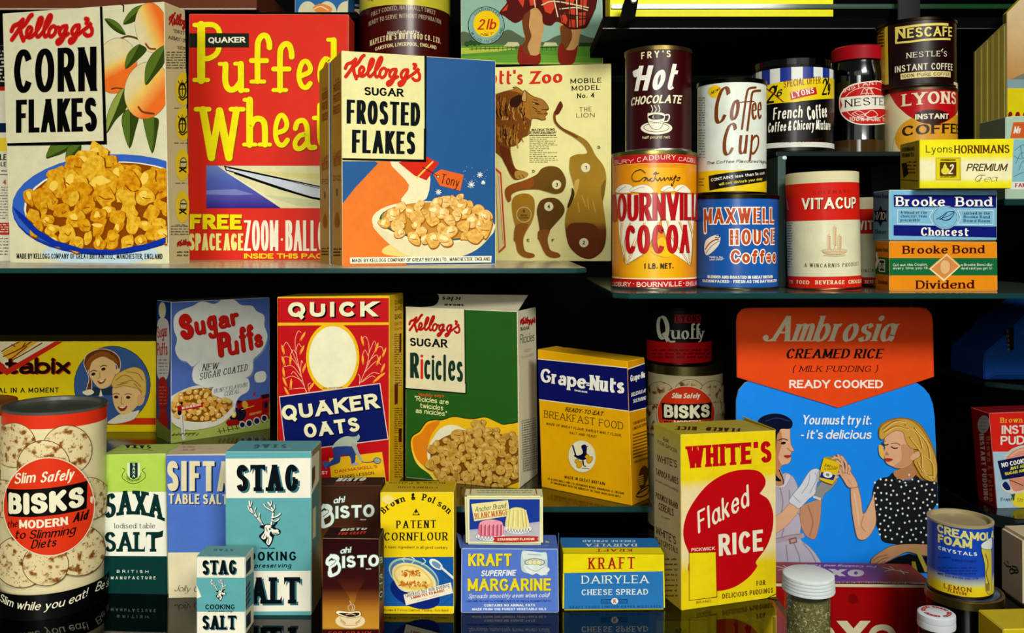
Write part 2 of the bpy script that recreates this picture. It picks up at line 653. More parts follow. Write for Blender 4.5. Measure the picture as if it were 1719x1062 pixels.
class Art:
    """printing on one surface, gathered into ONE mesh; pen positions are read off the photograph"""

    def __init__(s, surf, parent, name, kind='paper', lift=0.00012, label=None):
        s.f, s.parent, s.name, s.kind, s.label = surf, parent, name, kind, label
        s.z = lift
        s.vw = (0.0, 0.0, 1.0)
        s.items = []
        s.mats = []

    def mi(s, color):
        m = M(color, s.kind)
        if m not in s.mats:
            s.mats.append(m)
        return s.mats.index(m)

    def add(s, polys, color):
        s.z += 0.000010
        s.items.append((s.z, s.mi(color), polys))
        return s

    def view(s, name):
        """read positions in the frame of an enlarged part of the photograph"""
        s.vw = VIEWS[name]
        return s

    def pu(s, x, y):
        return s.f.uv(s.vw[0] + x * s.vw[2], s.vw[1] + y * s.vw[2])

    def q(s, pts):
        return [s.pu(x, y) for x, y in pts]

    def fill(s, uvp, color):
        tri = tessellate_polygon([[Vector((p.x, p.y, 0)) for p in uvp]])
        return s.add([[uvp[i] for i in t] for t in tri], color)

    def poly(s, pts, color, sm=False, line=None, n=4):
        uvp = s.q(pts)
        if sm:
            uvp = crom(uvp, True, n)
        s.fill(uvp, color)
        if line:
            s.stroke_uv(uvp, line[1] * s.px(pts[0]), line[0], True)
        return s

    def px(s, at=None):
        """size of one photo pixel on the surface"""
        x, y = at
        return (s.pu(x + .5, y) - s.pu(x - .5, y)).length

    def stroke_uv(s, uvp, w, color, closed=False, taper=False):
        return s.add(ribbon(uvp, (lambda a: w), closed, rnd=not closed), color)

    def line(s, pts, w, color, sm=False, closed=False):
        uvp = s.q(pts)
        k = s.px(pts[len(pts) // 2])
        if sm:
            uvp = crom(uvp, closed, 4)
        return s.stroke_uv(uvp, w * k, color, closed)

    def ell(s, cx, cy, rx, ry, color, rot=0, n=36, line=None):
        c, sn = math.cos(math.radians(rot)), math.sin(math.radians(rot))
        pts = []
        for k in range(n):
            a = 2 * math.pi * k / n
            x, y = rx * math.cos(a), ry * math.sin(a)
            pts.append((cx + x * c - y * sn, cy + x * sn + y * c))
        s.poly(pts, color)
        if line:
            s.line(pts, line[1], line[0], closed=True)
        return s

    def rect(s, x0, y0, x1, y1, color):
        return s.poly([(x0, y0), (x1, y0), (x1, y1), (x0, y1)], color)

    def band(s, v0, v1, color):
        """a strip right round a tin between two heights"""
        R = s.f.R
        a = [Vector((-math.pi * R, v0)), Vector((math.pi * R, v0)), Vector((math.pi * R, v1)), Vector((-math.pi * R, v1))]
        return s.add([a], color)

    def all(s, color):
        return s.fill([Vector(p) for p in s.f.clip], color)

    def t(s, text, x0, y0, x1, y1, cap, style, color, bold=0.0, out=None, sh=None, up=None, res=2, rise=0.0, mid=0.0, dy=None, **kw):
        """a line of lettering: baseline from (x0,y0) to (x1,y1), cap height in photo pixels;
        up = explicit photo vector of the letters' upright; out = (colour, px) outline; sh = (colour, dx, dy) drop print"""
        a, b = s.pu(x0, y0), s.pu(x1, y1)
        if up is None:
            U = (b - a)
            c = s.pu(x0, y0 - cap) - a
            hgt = c.length
            if abs(U.normalized().y) > .08:
                c = Vector((-U.y, U.x)).normalized() * hgt
            elif mid:
                pass
        else:
            c = s.pu(x0 + up[0], y0 + up[1]) - a
        U = b - a
        wid, hgt = U.length, c.length
        Un = U.normalized()
        k = s.px(((x0 + x1) / 2, (y0 + y1) / 2))

        def put(polys, W, color, dx=0, dy_=0):
            out_p = []
            for pl in polys:
                o = []
                for p in pl:
                    f = p.x / W
                    lift = 0.0
                    if mid:
                        lift = mid * k * 4 * f * (1 - f)
                    o.append(a + U * f + c * (p.y * (1 + rise * f)) + Vector((dx * k, -dy_ * k + lift)))
                out_p.append(o)
            s.add(out_p, color)
        if style == 'sans':
            fs, W = inter(text, bold, res)
            if sh:
                put(fs, W, sh[0], sh[1], sh[2])
            if out:
                fs2, W2 = inter(text, bold + out[1] * k / hgt * .72, res)
                e = out[1] * k
                a0, U0, c0 = a, U, c
                put([[Vector(((p.x / W2 * (wid + 2 * e) - e) / wid * W, p.y * (hgt + 2 * e) / hgt - e / hgt)) for p in pl] for pl in fs2], W, out[0])
            put(fs, W, color)
        else:
            polys, W = layout(text, style, wid / hgt, **kw)
            if sh:
                put(polys, W, sh[0], sh[1], sh[2])
            if out:
                p2, W2 = layout(text, style, wid / hgt, fat=2 * out[1] * k / hgt, **kw)
                put(p2, W, out[0])
            put(polys, W, color)
        return s

    def ring_text(s, text, cx, cy, r, a0, a1, cap, color, style='light', flip=False, ry=None):
        """lettering along an arc in the photo (degrees, 0 = right, counter-clockwise)"""
        n = len(text)
        ry = ry or r
        for i, ch in enumerate(text):
            if ch == ' ':
                continue
            a = math.radians(a0 + (a1 - a0) * (i + .5) / n)
            x, y = cx + r * math.cos(a), cy - ry * math.sin(a)
            dx, dy = math.sin(a), math.cos(a)      # tangent when moving clockwise
            ux, uy = math.cos(a), -math.sin(a)
            if flip:
                dx, dy, ux, uy = -dx, -dy, -ux, -uy
            w = cap * .34
            s.t(ch, x - dx * w, y - dy * w, x + dx * w, y + dy * w, cap, style, color, up=(ux * cap, uy * cap))
        return s

    def small(s, x0, y0, x1, y1, rows, color, cap=None, seed=1, skip=.0, fillr=1.0):
        """a block of body copy too small to read: word-length strokes"""
        r = random.Random(seed)
        a, b, c = Vector((x0, y0)), Vector((x1, y0)), Vector((x0, y1))
        ph = abs(y1 - y0) / rows
        cap = cap or ph * .45
        polys = []
        for i in range(rows):
            y = y0 + (y1 - y0) * (i + .5) / rows
            x = x0
            while x < x1 - 1:
                w = r.uniform(2.2, 7.0) * cap * .7
                xe = min(x1, x + w)
                k = x
                while k < xe - .3 * cap:
                    ww = cap * r.uniform(.30, .55)
                    hh = cap * r.uniform(.55, 1.0)
                    polys.append(s.q([(k, y), (min(k + ww, xe), y), (min(k + ww, xe), y - hh), (k, y - hh)]))
                    k += ww + cap * .2
                x = xe + cap * .8
                if r.random() < skip and x > x0 + (x1 - x0) * .5:
                    break
        return s.add(polys, color)

    def build(s):
        bm = bmesh.new()
        for z, mi, polys in s.items:
            for k, pl in enumerate(polys):
                if len(pl) < 3:
                    continue
                vs = [bm.verts.new((p.x, p.y, z + 4.8e-7 * (k % 19))) for p in pl]
                try:
                    f = bm.faces.new(vs)
                    f.material_index = mi
                except ValueError:
                    pass
        if s.f.clip:
            cl = s.f.clip
            n = len(cl)
            ar = sum(cl[i][0] * cl[(i + 1) % n][1] - cl[(i + 1) % n][0] * cl[i][1] for i in range(n))
            for i in range(n):
                a, b = Vector(cl[i]), Vector(cl[(i + 1) % n])
                d = b - a
                no = Vector((d.y, -d.x, 0)) * (1 if ar > 0 else -1)
                if no.length < 1e-9:
                    continue
                no.normalize()
                bmesh.ops.bisect_plane(bm, geom=bm.verts[:] + bm.edges[:] + bm.faces[:], dist=1e-7,
                                       plane_co=Vector((a.x, a.y, 0)) - no * 0.0003, plane_no=no, clear_outer=True)
        if s.f.step:
            us = [v.co.x for v in bm.verts]
            if us:
                k0, k1 = math.ceil(min(us) / s.f.step), math.floor(max(us) / s.f.step)
                for k in range(k0, k1 + 1):
                    bmesh.ops.bisect_plane(bm, geom=bm.verts[:] + bm.edges[:] + bm.faces[:], dist=1e-7,
                                           plane_co=(k * s.f.step, 0, 0), plane_no=(1, 0, 0))
        bm.normal_update()
        dead = [f for f in bm.faces if f.calc_area() < 1e-13]
        if dead:
            bmesh.ops.delete(bm, geom=dead, context='FACES')
        for f in bm.faces:
            if f.normal.z < 0:
                f.normal_flip()
        uvl = bm.loops.layers.uv.new('UVMap')
        nr = []
        for f in bm.faces:
            for l in f.loops:
                l[uvl].uv = (l.vert.co.x, l.vert.co.y)
        off = origin(s.parent)
        for i, v in enumerate(bm.verts):
            nr.append(s.f.normal(v.co.x))
            v.co = s.f.to3d(v.co.x, v.co.y, v.co.z) - off
        me = bpy.data.meshes.new(s.name)
        bm.to_mesh(me)
        bm.free()
        for m in s.mats:
            me.materials.append(m)
        if s.f.step:
            for p in me.polygons:
                p.use_smooth = True
            me.normals_split_custom_set_from_vertices(nr)
        return link_mesh(s.name, me, s.parent, s.label)


# ------------------------------------------------------------------ small picture helpers
SCRIPT_LOGO = [[(95, 243), (112, 208), (150, 190), (182, 160)], [(182, 160), (155, 225), (122, 275), (98, 308)],
               [(250, 124), (232, 140), (200, 190), (162, 224)], [(162, 224), (166, 262), (186, 314)],
               [(200, 292), (232, 268), (250, 232), (232, 214), (212, 246), (216, 284), (240, 290), (276, 262)],
               [(276, 262), (318, 196), (330, 150), (308, 152), (288, 220), (284, 270), (300, 286), (326, 262)],
               [(326, 262), (378, 190), (400, 134), (384, 128), (354, 190), (342, 250), (352, 284), (378, 268)],
               [(378, 268), (388, 228), (416, 206), (436, 226), (424, 264), (398, 284), (380, 268)],
               [(436, 226), (452, 216), (468, 226)],
               [(516, 204), (484, 212), (462, 246), (472, 272), (494, 262), (520, 204), (504, 270), (478, 320), (450, 338), (446, 316), (490, 288), (530, 262)],
               [(612, 198), (580, 206), (558, 240), (566, 268), (590, 258), (616, 198), (600, 264), (574, 314), (546, 330), (542, 308), (586, 282), (640, 240)],
               [(640, 240), (676, 212), (704, 180), (698, 200), (712, 232), (706, 266), (676, 276), (654, 262)],
               [(664, 150), (680, 156), (668, 182)]]


def logo(a, TL, TR, BL, color, w=1.0):
    """hand-lettered red script word, drawn as pen strokes inside a slanted box"""
    u = Vector(TR) - Vector(TL)
    v = Vector(BL) - Vector(TL)
    k = u.length / 640
    for i, st in enumerate(SCRIPT_LOGO):
        pts = [Vector(TL) + u * ((x - 90) / 640) + v * ((y - 115) / 230) for x, y in st]
        ww = (25 if i < 4 else 22) * w
        if i == len(SCRIPT_LOGO) - 1:
            ww = 24 * w
        a.line([tuple(p) for p in pts], ww * k, color, sm=True)


def blob(rg, x, y, rx, ry, n=9, jag=.25, rot=None):
    rot = rg.uniform(0, 6.28) if rot is None else rot
    out = []
    for k in range(n):
        t = 2 * math.pi * k / n
        r = 1 + rg.uniform(-jag, jag)
        px, py = rx * r * math.cos(t), ry * r * math.sin(t)
        out.append((x + px * math.cos(rot) - py * math.sin(rot), y + px * math.sin(rot) + py * math.cos(rot)))
    return out


def heap(a, spots, dark, mids, light, seed=1, jag=.25, flat=.7, n=9, lw=1.08, fleck=.5):
    """a printed heap of flakes or puffs: (x, y, radius) from back to front"""
    rg = random.Random(seed)
    for x, y, r in spots:
        st = rg.getstate()
        rot = rg.uniform(0, 6.28)
        ry = r * rg.uniform(flat, 1.0)
        s2 = rg.getstate()
        b1 = blob(rg, x + r * .06, y + r * .10, r * lw, ry * lw, n, jag, rot)
        rg.setstate(s2)
        b2 = blob(rg, x, y, r, ry, n, jag, rot)
        a.poly(b1, dark, True, n=2)
        a.poly(b2, rg.choice(mids), True, n=2)
        if rg.random() < fleck:
            a.poly(blob(rg, x - r * .15, y - r * .2, r * .5, ry * .38, 7, .3), light, True, n=2)
        if rg.random() < .5:
            a.line([(x + rg.uniform(-.5, .1) * r, y + rg.uniform(-.1, .3) * r), (x + rg.uniform(0, .3) * r, y + rg.uniform(.1, .5) * ry), (x + rg.uniform(.3, .7) * r, y + rg.uniform(-.2, .4) * ry)], r * .08, dark, True)


def scatter(seed, n, cx, cy, rx, ry, r0, r1, top=None):
    """positions inside an ellipse, far ones first"""
    rg = random.Random(seed)
    pts = []
    for k in range(n * 6):
        x, y = rg.uniform(-1, 1), rg.uniform(-1, 1)
        if x * x + y * y > 1:
            continue
        if top and cy + y * ry < top(cx + x * rx):
            continue
        r = rg.uniform(r0, r1)
        X, Y = cx + x * rx, cy + y * ry
        if any((X - q[0]) ** 2 + (Y - q[1]) ** 2 < (.62 * (r + q[2])) ** 2 for q in pts):
            continue
        pts.append((X, Y, r))
        if len(pts) >= n:
            break
    pts.sort(key=lambda p: p[1])
    return pts


# ------------------------------------------------------------------ cartons and tins
class Carton:
    pass


def carton(name, label, quad, zb, depth=0.05, side=None, cols=None, kind='card', dl=None, dr=None,
           group=None, cat='box', edge='#d9d2b4', root=None, body='carton', bev=0.0007):
    """quad: front TL, TR, BR, BL in the photo; zb: height of what it stands on; side=('L'|'R', px) gives the depth"""
    TL, TR, BR, BL = quad
    h = EYE - zb
    dl = dl or h * F / (BL[1] - HY)
    dr = dr or h * F / (BR[1] - HY)
    b0 = Vector(((BL[0] - CX) / F * dl, dl, zb))
    b1 = Vector(((BR[0] - CX) / F * dr, dr, zb))
    U = (b1 - b0).normalized()
    V = Vector((0, 0, 1))
    N = U.cross(V)

    def hit(p):
        r = ray(*p)
        return CAMP + r * ((b0 - CAMP).dot(N) / r.dot(N))
    t0, t1 = hit(TL), hit(TR)
    if side:
        c = b1 if side[0] == 'R' else b0
        k = (side[1] - CX) / F
        depth = (k * c.y - c.x) / (-N.x + k * N.y)
    B = -N * depth
    bx = Carton()
    bx.depth, bx.N, bx.z1 = depth, N, min(t0.z, t1.z)
    bx.pts = (b0, b1, t0, t1)
    if root is None:
        root = thing(name, label, cat, (b0 + b1) * .5 + B * .5, group)
    bx.root = root
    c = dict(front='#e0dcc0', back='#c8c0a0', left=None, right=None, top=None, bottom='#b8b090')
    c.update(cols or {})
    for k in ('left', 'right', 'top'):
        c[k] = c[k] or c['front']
    bm = bmesh.new()
    vs = [bm.verts.new(p) for p in (b0, b1, t1, t0, b0 + B, b1 + B, t1 + B, t0 + B)]
    order = ['front', 'right', 'left', 'top', 'bottom', 'back']
    faces = [(0, 1, 2, 3), (1, 5, 6, 2), (4, 0, 3, 7), (3, 2, 6, 7), (4, 5, 1, 0), (5, 4, 7, 6)]
    for k, f in enumerate(faces):
        fc = bm.faces.new([vs[i] for i in f])
        fc.material_index = k
    bmesh.ops.bevel(bm, geom=bm.edges[:], offset=bev, segments=2, affect='EDGES', material=6)
    mats = [M(c[k], kind) for k in order] + [M(edge, 'paper')]
    bx.body = from_bm(body, bm, mats, root)
    bx.front = Flat(b0, U, V, (b0, b1, t1, t0))
    bx.right = Flat(b1, B, t1 - b1, (b1, b1 + B, t1 + B, t1))
    bx.left = Flat(b0 + B, -B, t0 - b0, (b0 + B, b0, t0, t0 + B))
    bx.top = Flat(t0, t1 - t0, B, (t0, t1, t1 + B, t0 + B))
    return bx


def lathe(name, prof, mat, parent, C, Mx=None, segs=64, label=None, smooth=True, closed=False):
    Mx = Mx or Matrix.Identity(3)
    C = Vector(C)
    bm = bmesh.new()
    rings = []
    for r, z in prof:
        if r < 1e-6:
            rings.append([bm.verts.new(C + Mx @ Vector((0, 0, z)))])
        else:
            rings.append([bm.verts.new(C + Mx @ Vector((r * math.sin(2 * math.pi * k / segs), -r * math.cos(2 * math.pi * k / segs), z))) for k in range(segs)])
    for a, b in zip(rings, rings[1:]):
        for k in range(segs):
            j = (k + 1) % segs
            if len(a) == 1 and len(b) == 1:
                continue
            if len(a) == 1:
                bm.faces.new((a[0], b[j], b[k]))
            elif len(b) == 1:
                bm.faces.new((a[k], a[j], b[0]))
            else:
                bm.faces.new((a[k], a[j], b[j], b[k]))
    o = from_bm(name, bm, [mat], parent, label)
    if smooth:
        me = o.data
        for p in me.polygons:
            p.use_smooth = True
        me.set_sharp_from_angle(angle=math.radians(35))
    return o


class Tin:
    pass


def tin(name, label, cx, d, wpx, zb, ztop, color, lean=0.0, lid=None, lidh=0.004, rim='#8a8470', base=True,
        cat='tin', group=None, kind='tin', lidkind='metal', lidr=1.02, rimk='metal', recess=0.003):
    """a round tin: axis at photo column cx and depth d, zb..ztop tall; lid, side wall and base rim are parts"""
    t = Tin()
    R = wpx * .5 * d / F
    C = Vector(((cx - CX) / F * d, d, zb))
    Mx = Matrix.Rotation(math.radians(lean), 3, 'Y')
    H = ztop - zb
    t.R, t.C, t.H, t.M = R, C, H, Mx
    t.root = thing(name, label, cat, C, group)
    t.body = lathe('body', [(0, 0.0004), (R * .97, 0.0004), (R, .0015), (R, H - lidh * .4), (R * .93, H - lidh * .4), (R * .93, H - max(lidh * .4, recess + .001)), (0, H - max(lidh * .4, recess + .001))], M(color, kind), t.root, C, Mx, 96)
    if base:
        lathe('base_rim', [(R * .95, 0), (R * 1.005, 0), (R * 1.012, .001), (R * 1.012, .0024), (R * 1.002, .003), (R * .95, .003)], M(rim, rimk), t.root, C, Mx, 96)
    Rl = R * lidr
    lathe('lid', [(0, H - recess), (R * .88, H - recess), (R * .90, H - .0005), (R * .95, H), (Rl, H - .0006), (Rl, H - lidh), (R * .99, H - lidh - .0004), (R * .9, H - lidh)],
          M(lid or rim, lidkind), t.root, C, Mx, 96)
    t.side = Round(C, R, Mx)
    return t


def Z(y, d):
    """room height seen at photo row y and depth d"""
    return EYE + (HY - y) / F * d


def slab(name, x0, x1, y0, y1, z0, z1, top, edge, under, parent=None, chamfer=0.0, bev=.0008):
    bm = bmesh.new()
    pts = [(x0, y0), (x1, y0), (x1, y1), (x0, y1)]
    if chamfer > 0:
        pts = [(x0, y0), (x1 - chamfer, y0), (x1, y0 + chamfer), (x1, y1), (x0, y1)]
    elif chamfer < 0:
        c = -chamfer
        pts = [(x0 + c, y0), (x1, y0), (x1, y1), (x0, y1), (x0, y0 + c)]
    lo = [bm.verts.new((x, y, z0)) for x, y in pts]
    hi = [bm.verts.new((x, y, z1)) for x, y in pts]
    n = len(pts)
    f = bm.faces.new(hi)
    f.material_index = 0
    f = bm.faces.new(lo[::-1])
    f.material_index = 2
    for i in range(n):
        j = (i + 1) % n
        f = bm.faces.new((lo[i], lo[j], hi[j], hi[i]))
        f.material_index = 1
    if bev:
        bmesh.ops.bevel(bm, geom=bm.edges[:], offset=bev, segments=2, affect='EDGES', material=1)
    return from_bm(name, bm, [top, edge, under], parent)
# ================================================================== the display case
BLACK = '#070807'


def struct(o):
    o['kind'] = 'structure'
    return o


struct(slab('wall_back', -1.9, 1.9, 1.78, 1.80, -.6, 1.4, M('#020202', 'matt'), M('#020202', 'matt'), M('#020202', 'matt'), bev=0))
ZF = -.07          # the lower floor in front and to the right; the bottom glass shelf is z = 0
fl, nt_, b_ = new_mat('black_glass', 'gloss')
b_.inputs['Base Color'].default_value = lin('#060708') + [1]
b_.inputs['Roughness'].default_value = 0.08
struct(slab('floor', -1.4, 1.4, .55, 1.78, ZF - .02, ZF, fl, fl, M('#050605', 'matt'), bev=0))
tg = bpy.data.materials.new('tinted_glass')
tg.use_nodes = True
nt = tg.node_tree
nt.nodes.clear()
mo, mx = nt.nodes.new('ShaderNodeOutputMaterial'), nt.nodes.new('ShaderNodeMixShader')
tr, gs, fr = nt.nodes.new('ShaderNodeBsdfTransparent'), nt.nodes.new('ShaderNodeBsdfGlossy'), nt.nodes.new('ShaderNodeFresnel')
tr.inputs[0].default_value = (.80, .86, .80, 1)
gs.inputs['Roughness'].default_value = .04
fr.inputs[0].default_value = 1.42
for a_, b_ in ((fr.outputs[0], mx.inputs[0]), (tr.outputs[0], mx.inputs[1]), (gs.outputs[0], mx.inputs[2]), (mx.outputs[0], mo.inputs[0])):
    nt.links.new(a_, b_)
tb = bpy.data.materials.new('glass_underside')
tb.use_nodes = True
tb.node_tree.nodes.clear()
t2, o2 = tb.node_tree.nodes.new('ShaderNodeBsdfTransparent'), tb.node_tree.nodes.new('ShaderNodeOutputMaterial')
tb.node_tree.links.new(t2.outputs[0], o2.inputs[0])
o = slab('glass_shelf', -1.3, .2655, .60, 1.40, -.008, 0, tg, M('#16302c', 'gloss'), tb, bev=0)
tag(o, 'glossy dark glass shelf at the very bottom reflecting the front row of cartons', 'shelf')

EDGE = '#1f4441'
sheen, nt_, b_ = new_mat('shelf_glass_top', 'gloss')
mottle(nt_, b_, lin('#c4bea6'), 'matt')  # pale base colour stands in for light reflected by the glass top
b_.inputs['Roughness'].default_value = 0.22
edge_m = M(EDGE, 'gloss')
under_m = M('#040505', 'matt')
dark_top, nt_, b_ = new_mat('dark_glass_top', 'gloss')
mottle(nt_, b_, lin('#3a3214'), 'matt')
b_.inputs['Roughness'].default_value = 0.14

ZL = EYE - .033
ZM = .072
ZR = .306
o = slab('glass_shelf', -1.1, Z(0, 0) * 0 + (986 - CX) / F * .99, .99, 1.70, Z(458.4, .99), ZL, sheen, edge_m, under_m, chamfer=.012)
tag(o, 'long green-edged glass shelf carrying the tall cereal cartons at the upper left', 'shelf')
o = slab('glass_shelf', -1.1, .152, .96, 1.60, ZM - .0064, ZM, dark_top, edge_m, under_m, chamfer=.006)
tag(o, 'low dark glass shelf with a green edge under the blue and yellow wheat flake carton', 'shelf')
o = slab('glass_shelf', (1031 - CX) / F * .88, .62, .88, 1.25, Z(501.5, .88), ZR, M('#4c5a50', 'gloss'), edge_m, under_m, chamfer=-.014)
tag(o, 'green-edged glass shelf carrying the cocoa and coffee tins at the right', 'shelf')

# riser for the coffee tins
ZU = .4573
rz = thing('shelf_riser', 'clear-edged black riser standing on the right shelf under the striped coffee tin', 'shelf riser', ((1312 - CX) / F, 1.0, ZR))
gl_edge = M('#4a5c58', 'gloss')
slab('riser_top', (1303 - CX) / F * 1.0, (1598 - CX) / F * 1.0, 1.0, 1.16, .4522, ZU, M('#1c2422', 'gloss'), M('#27312f', 'gloss'), under_m, rz)
slab('riser_leg', (1306 - CX) / F * 1.0, (1319 - CX) / F * 1.0, 1.0, 1.16, ZR, .4522, gl_edge, gl_edge, gl_edge, rz)
slab('riser_leg', (1560 - CX) / F * 1.0, (1572 - CX) / F * 1.0, 1.0, 1.16, ZR, .4522, gl_edge, gl_edge, gl_edge, rz)
slab('corner_screw', (1313 - CX) / F * 1.0, (1320 - CX) / F * 1.0, .998, 1.0, .4480, .4522, M('#c8d4d0', 'metal'), M('#c8d4d0', 'metal'), M('#c8d4d0', 'metal'), rz)  # bright metal piece standing for the shine on the riser's rounded corner

# upper left plank and the shelf beside it
o = slab('wooden_plank', -1.1, (431 - CX) / F * 1.42, 1.42, 1.70, Z(15, 1.42), Z(-30, 1.42), M('#4a2314', 'card'), SPOT('#54281a', '#7c4a30', 60, .5, 'card', .2), under_m)
tag(o, 'reddish brown plank shelf above the corn flakes carton at top left', 'shelf')
o = slab('front_strip', -1.1, (431 - CX) / F * 1.417, 1.414, 1.4195, Z(16.6, 1.417), Z(14.4, 1.417), M('#c9b7a4', 'card'), M('#c9b7a4', 'card'), M('#c9b7a4', 'card'))
tag(o, 'thin pale strip along the bottom edge of the brown plank', 'trim')
ZT = Z(22.7, 1.43)
o = slab('upper_shelf', (432 - CX) / F * 1.425, (600 - CX) / F * 1.42, 1.421, 1.70, ZT - .010, ZT, under_m, M('#0a0c0b', 'matt'), under_m)
tag(o, 'short black shelf holding the blue picture box at the top edge', 'shelf')
ZS = Z(107, 1.38)
o = slab('upper_shelf', (606 - CX) / F * 1.4, (1020 - CX) / F * 1.39, 1.385, 1.70, ZS - .006, ZS, under_m, M('#0a0c0b', 'matt'), under_m)
tag(o, 'dark shelf under the porridge oats carton with the kilt', 'shelf')

# upper right shelf
o = slab('upper_shelf', (1012 - CX) / F * 1.2, .75, 1.20, 1.55, Z(47, 1.2), Z(27.5, 1.2), M('#0b0d0c', 'matt'), M('#060706', 'matt'), under_m)
tag(o, 'black shelf high above the drinking chocolate tin', 'shelf')
o = slab('edge_strip', (1012 - CX) / F * 1.195, .75, 1.1965, 1.1995, Z(48.0, 1.1965), Z(46.9, 1.1965), M('#53605b', 'gloss'), M('#53605b', 'gloss'), M('#53605b', 'gloss'))
tag(o, 'thin grey line of trim along the lower edge of the black top shelf', 'trim')
rail = slab('shelf_rail', (1026 - CX) / F * 1.18, .75, 1.180, 1.186, Z(14.5, 1.18), Z(6.5, 1.18), M('#1d3d2c', 'gloss'), M('#24492f', 'gloss'), under_m)
rail.rotation_euler = (0, 0, 0)
tag(rail, 'dark green glass rail running in front of the yellow box at the top', 'shelf rail')
br = thing('shelf_bracket', 'black slanting bracket in front of the yellow box at the top', 'bracket', (P(1055, 30, 1.16)))
bm = bmesh.new()
for pts in ([(1052, -8), (1073, -8), (1066, 32), (1040, 40)],):
    lo = [bm.verts.new(P(x, y, 1.16)) for x, y in pts]
    hi = [bm.verts.new(P(x, y, 1.16) + Vector((0, .028, 0))) for x, y in pts]
    bm.faces.new(lo[::-1])
    bm.faces.new(hi)
    for i in range(4):
        bm.faces.new((lo[i], lo[(i + 1) % 4], hi[(i + 1) % 4], hi[i]))
bmesh.ops.recalc_face_normals(bm, faces=bm.faces[:])
bmesh.ops.bevel(bm, geom=bm.edges[:], offset=.001, segments=2, affect='EDGES')
from_bm('arm', bm, [M('#050505', 'matt')], br)
scr = lathe('screw', [(0, .002), (.003, .0015), (.0045, 0), (0, 0)], M('#dfe2da', 'metal'), br, P(1064, 0, 1.16), Matrix.Rotation(math.radians(90), 3, 'X'), 20)
# green panel behind the coffee tins
o = slab('wall_panel', (1010 - CX) / F * 1.6, (1500 - CX) / F * 1.6, 1.60, 1.61, Z(260, 1.6), Z(98.5, 1.6), M('#16241f', 'matt'), M('#16241f', 'matt'), under_m)
o.name = 'trim_1'
struct(o)
o = slab('trim_2', (1010 - CX) / F * 1.6, (1500 - CX) / F * 1.6, 1.599, 1.609, Z(96.5, 1.6), Z(72, 1.6), M('#0f1b15', 'matt'), M('#0f1b15', 'matt'), under_m)
struct(o)
# yellow box above the rail
bx = carton('carton', 'plain bright yellow carton on the black shelf at the very top', [(1024, -70), (1399, -86), (1399, 18), (1024, 28.5)], Z(27.5, 1.2), .06,
            cols=dict(front='#f4f010', right='#b8b810'), dl=1.215, dr=1.215, edge='#e8e23a')
# the upright at the right
struct(slab('trim_3', (1603 - CX) / F * 1.02, (1646 - CX) / F * 1.02, 1.17, 1.20, .306, .70, M('#050605', 'gloss'), M('#050605', 'gloss'), under_m, bev=.001))
# ================================================================== tall cereal cartons on the upper left shelf
CW0 = '#d3d0ac'
INK, WHITE, RED, CREAM = '#0d0f10', '#e6e6d0', '#cf2222', '#e2dcaa'

# ---- partial carton at the left edge
bx = carton('cereal_carton', 'partly seen cereal carton with small print at the far left edge of the upper shelf', [(-90, 76), (11, 76), (18, 437.5), (-80, 437.8)], ZL, .05,
            cols=dict(front='#d8d4bc'), dl=1.31, dr=1.31)
a = Art(bx.front, bx.root, 'front_print').view('A2')
a.rect(-300, -640, 46, -330, '#15181c')
a.rect(-300, -330, 60, -300, '#b02a20')
a.small(-200, -600, 40, -350, 9, '#d8d4bc', 16, 3)
a.rect(-300, -60, 50, 10, '#14284a')
a.rect(-300, 50, 50, 150, '#e0c238')
a.t('NLE', -30, 215, 48, 215, 44, 'gothic', INK)
a.t('ABLE', -50, 262, 48, 262, 34, 'gothic', INK)
a.rect(-300, 320, 60, 326, INK)
a.small(-200, 290, 50, 310, 1, INK, 12, 5)
a.t('4', 20, 395, 48, 395, 32, 'serifb', '#a8282a')
a.small(-200, 410, 60, 660, 12, '#33332e', 9, 7)
a.rect(-300, 680, 72, 770, '#b0342c')
a.small(-200, 690, 64, 760, 4, '#e0d8c0', 10, 8)
a.small(-200, 790, 64, 930, 6, '#33332e', 10, 9)
a.build()

# ---- corn flakes
bx = carton('cereal_carton', 'tall white CORN FLAKES cereal carton with peaches and a bowl of flakes', [(4.8, 22.7), (275, 2.6), (283.6, 442.6), (17, 441)], ZL,
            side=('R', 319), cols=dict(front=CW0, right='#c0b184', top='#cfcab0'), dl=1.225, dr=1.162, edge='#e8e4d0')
a = Art(bx.front, bx.root, 'peach_picture').view('A1')
a.all(CW0)
leaf_d, leaf_m, leaf_l = '#39491a', '#59702a', '#8d9a4c'


def leaf(a, pts, c0, c1, vein='#2c3a14'):
    a.poly(pts, c0, True)
    n = len(pts)
    tip, base = Vector(pts[0]), Vector(pts[n // 2])
    half = pts[:n // 2 + 1]
    a.poly([tuple(Vector(p) * .94 + (tip + base) * .03) for p in half], c1, True)
    a.line([pts[0], tuple((tip + base) / 2 + Vector((4, 3))), pts[n // 2]], 4, vein, True)


leaf(a, [(812, 146), (870, 150), (930, 190), (975, 268), (915, 255), (850, 205)], leaf_d, leaf_m)
leaf(a, [(958, 190), (980, 125), (1040, 60), (1110, 42), (1090, 120), (1040, 170)], leaf_d, leaf_m)
a.line([(935, 300), (985, 282), (1040, 290), (1100, 315)], 14, '#5c4a2a', True)


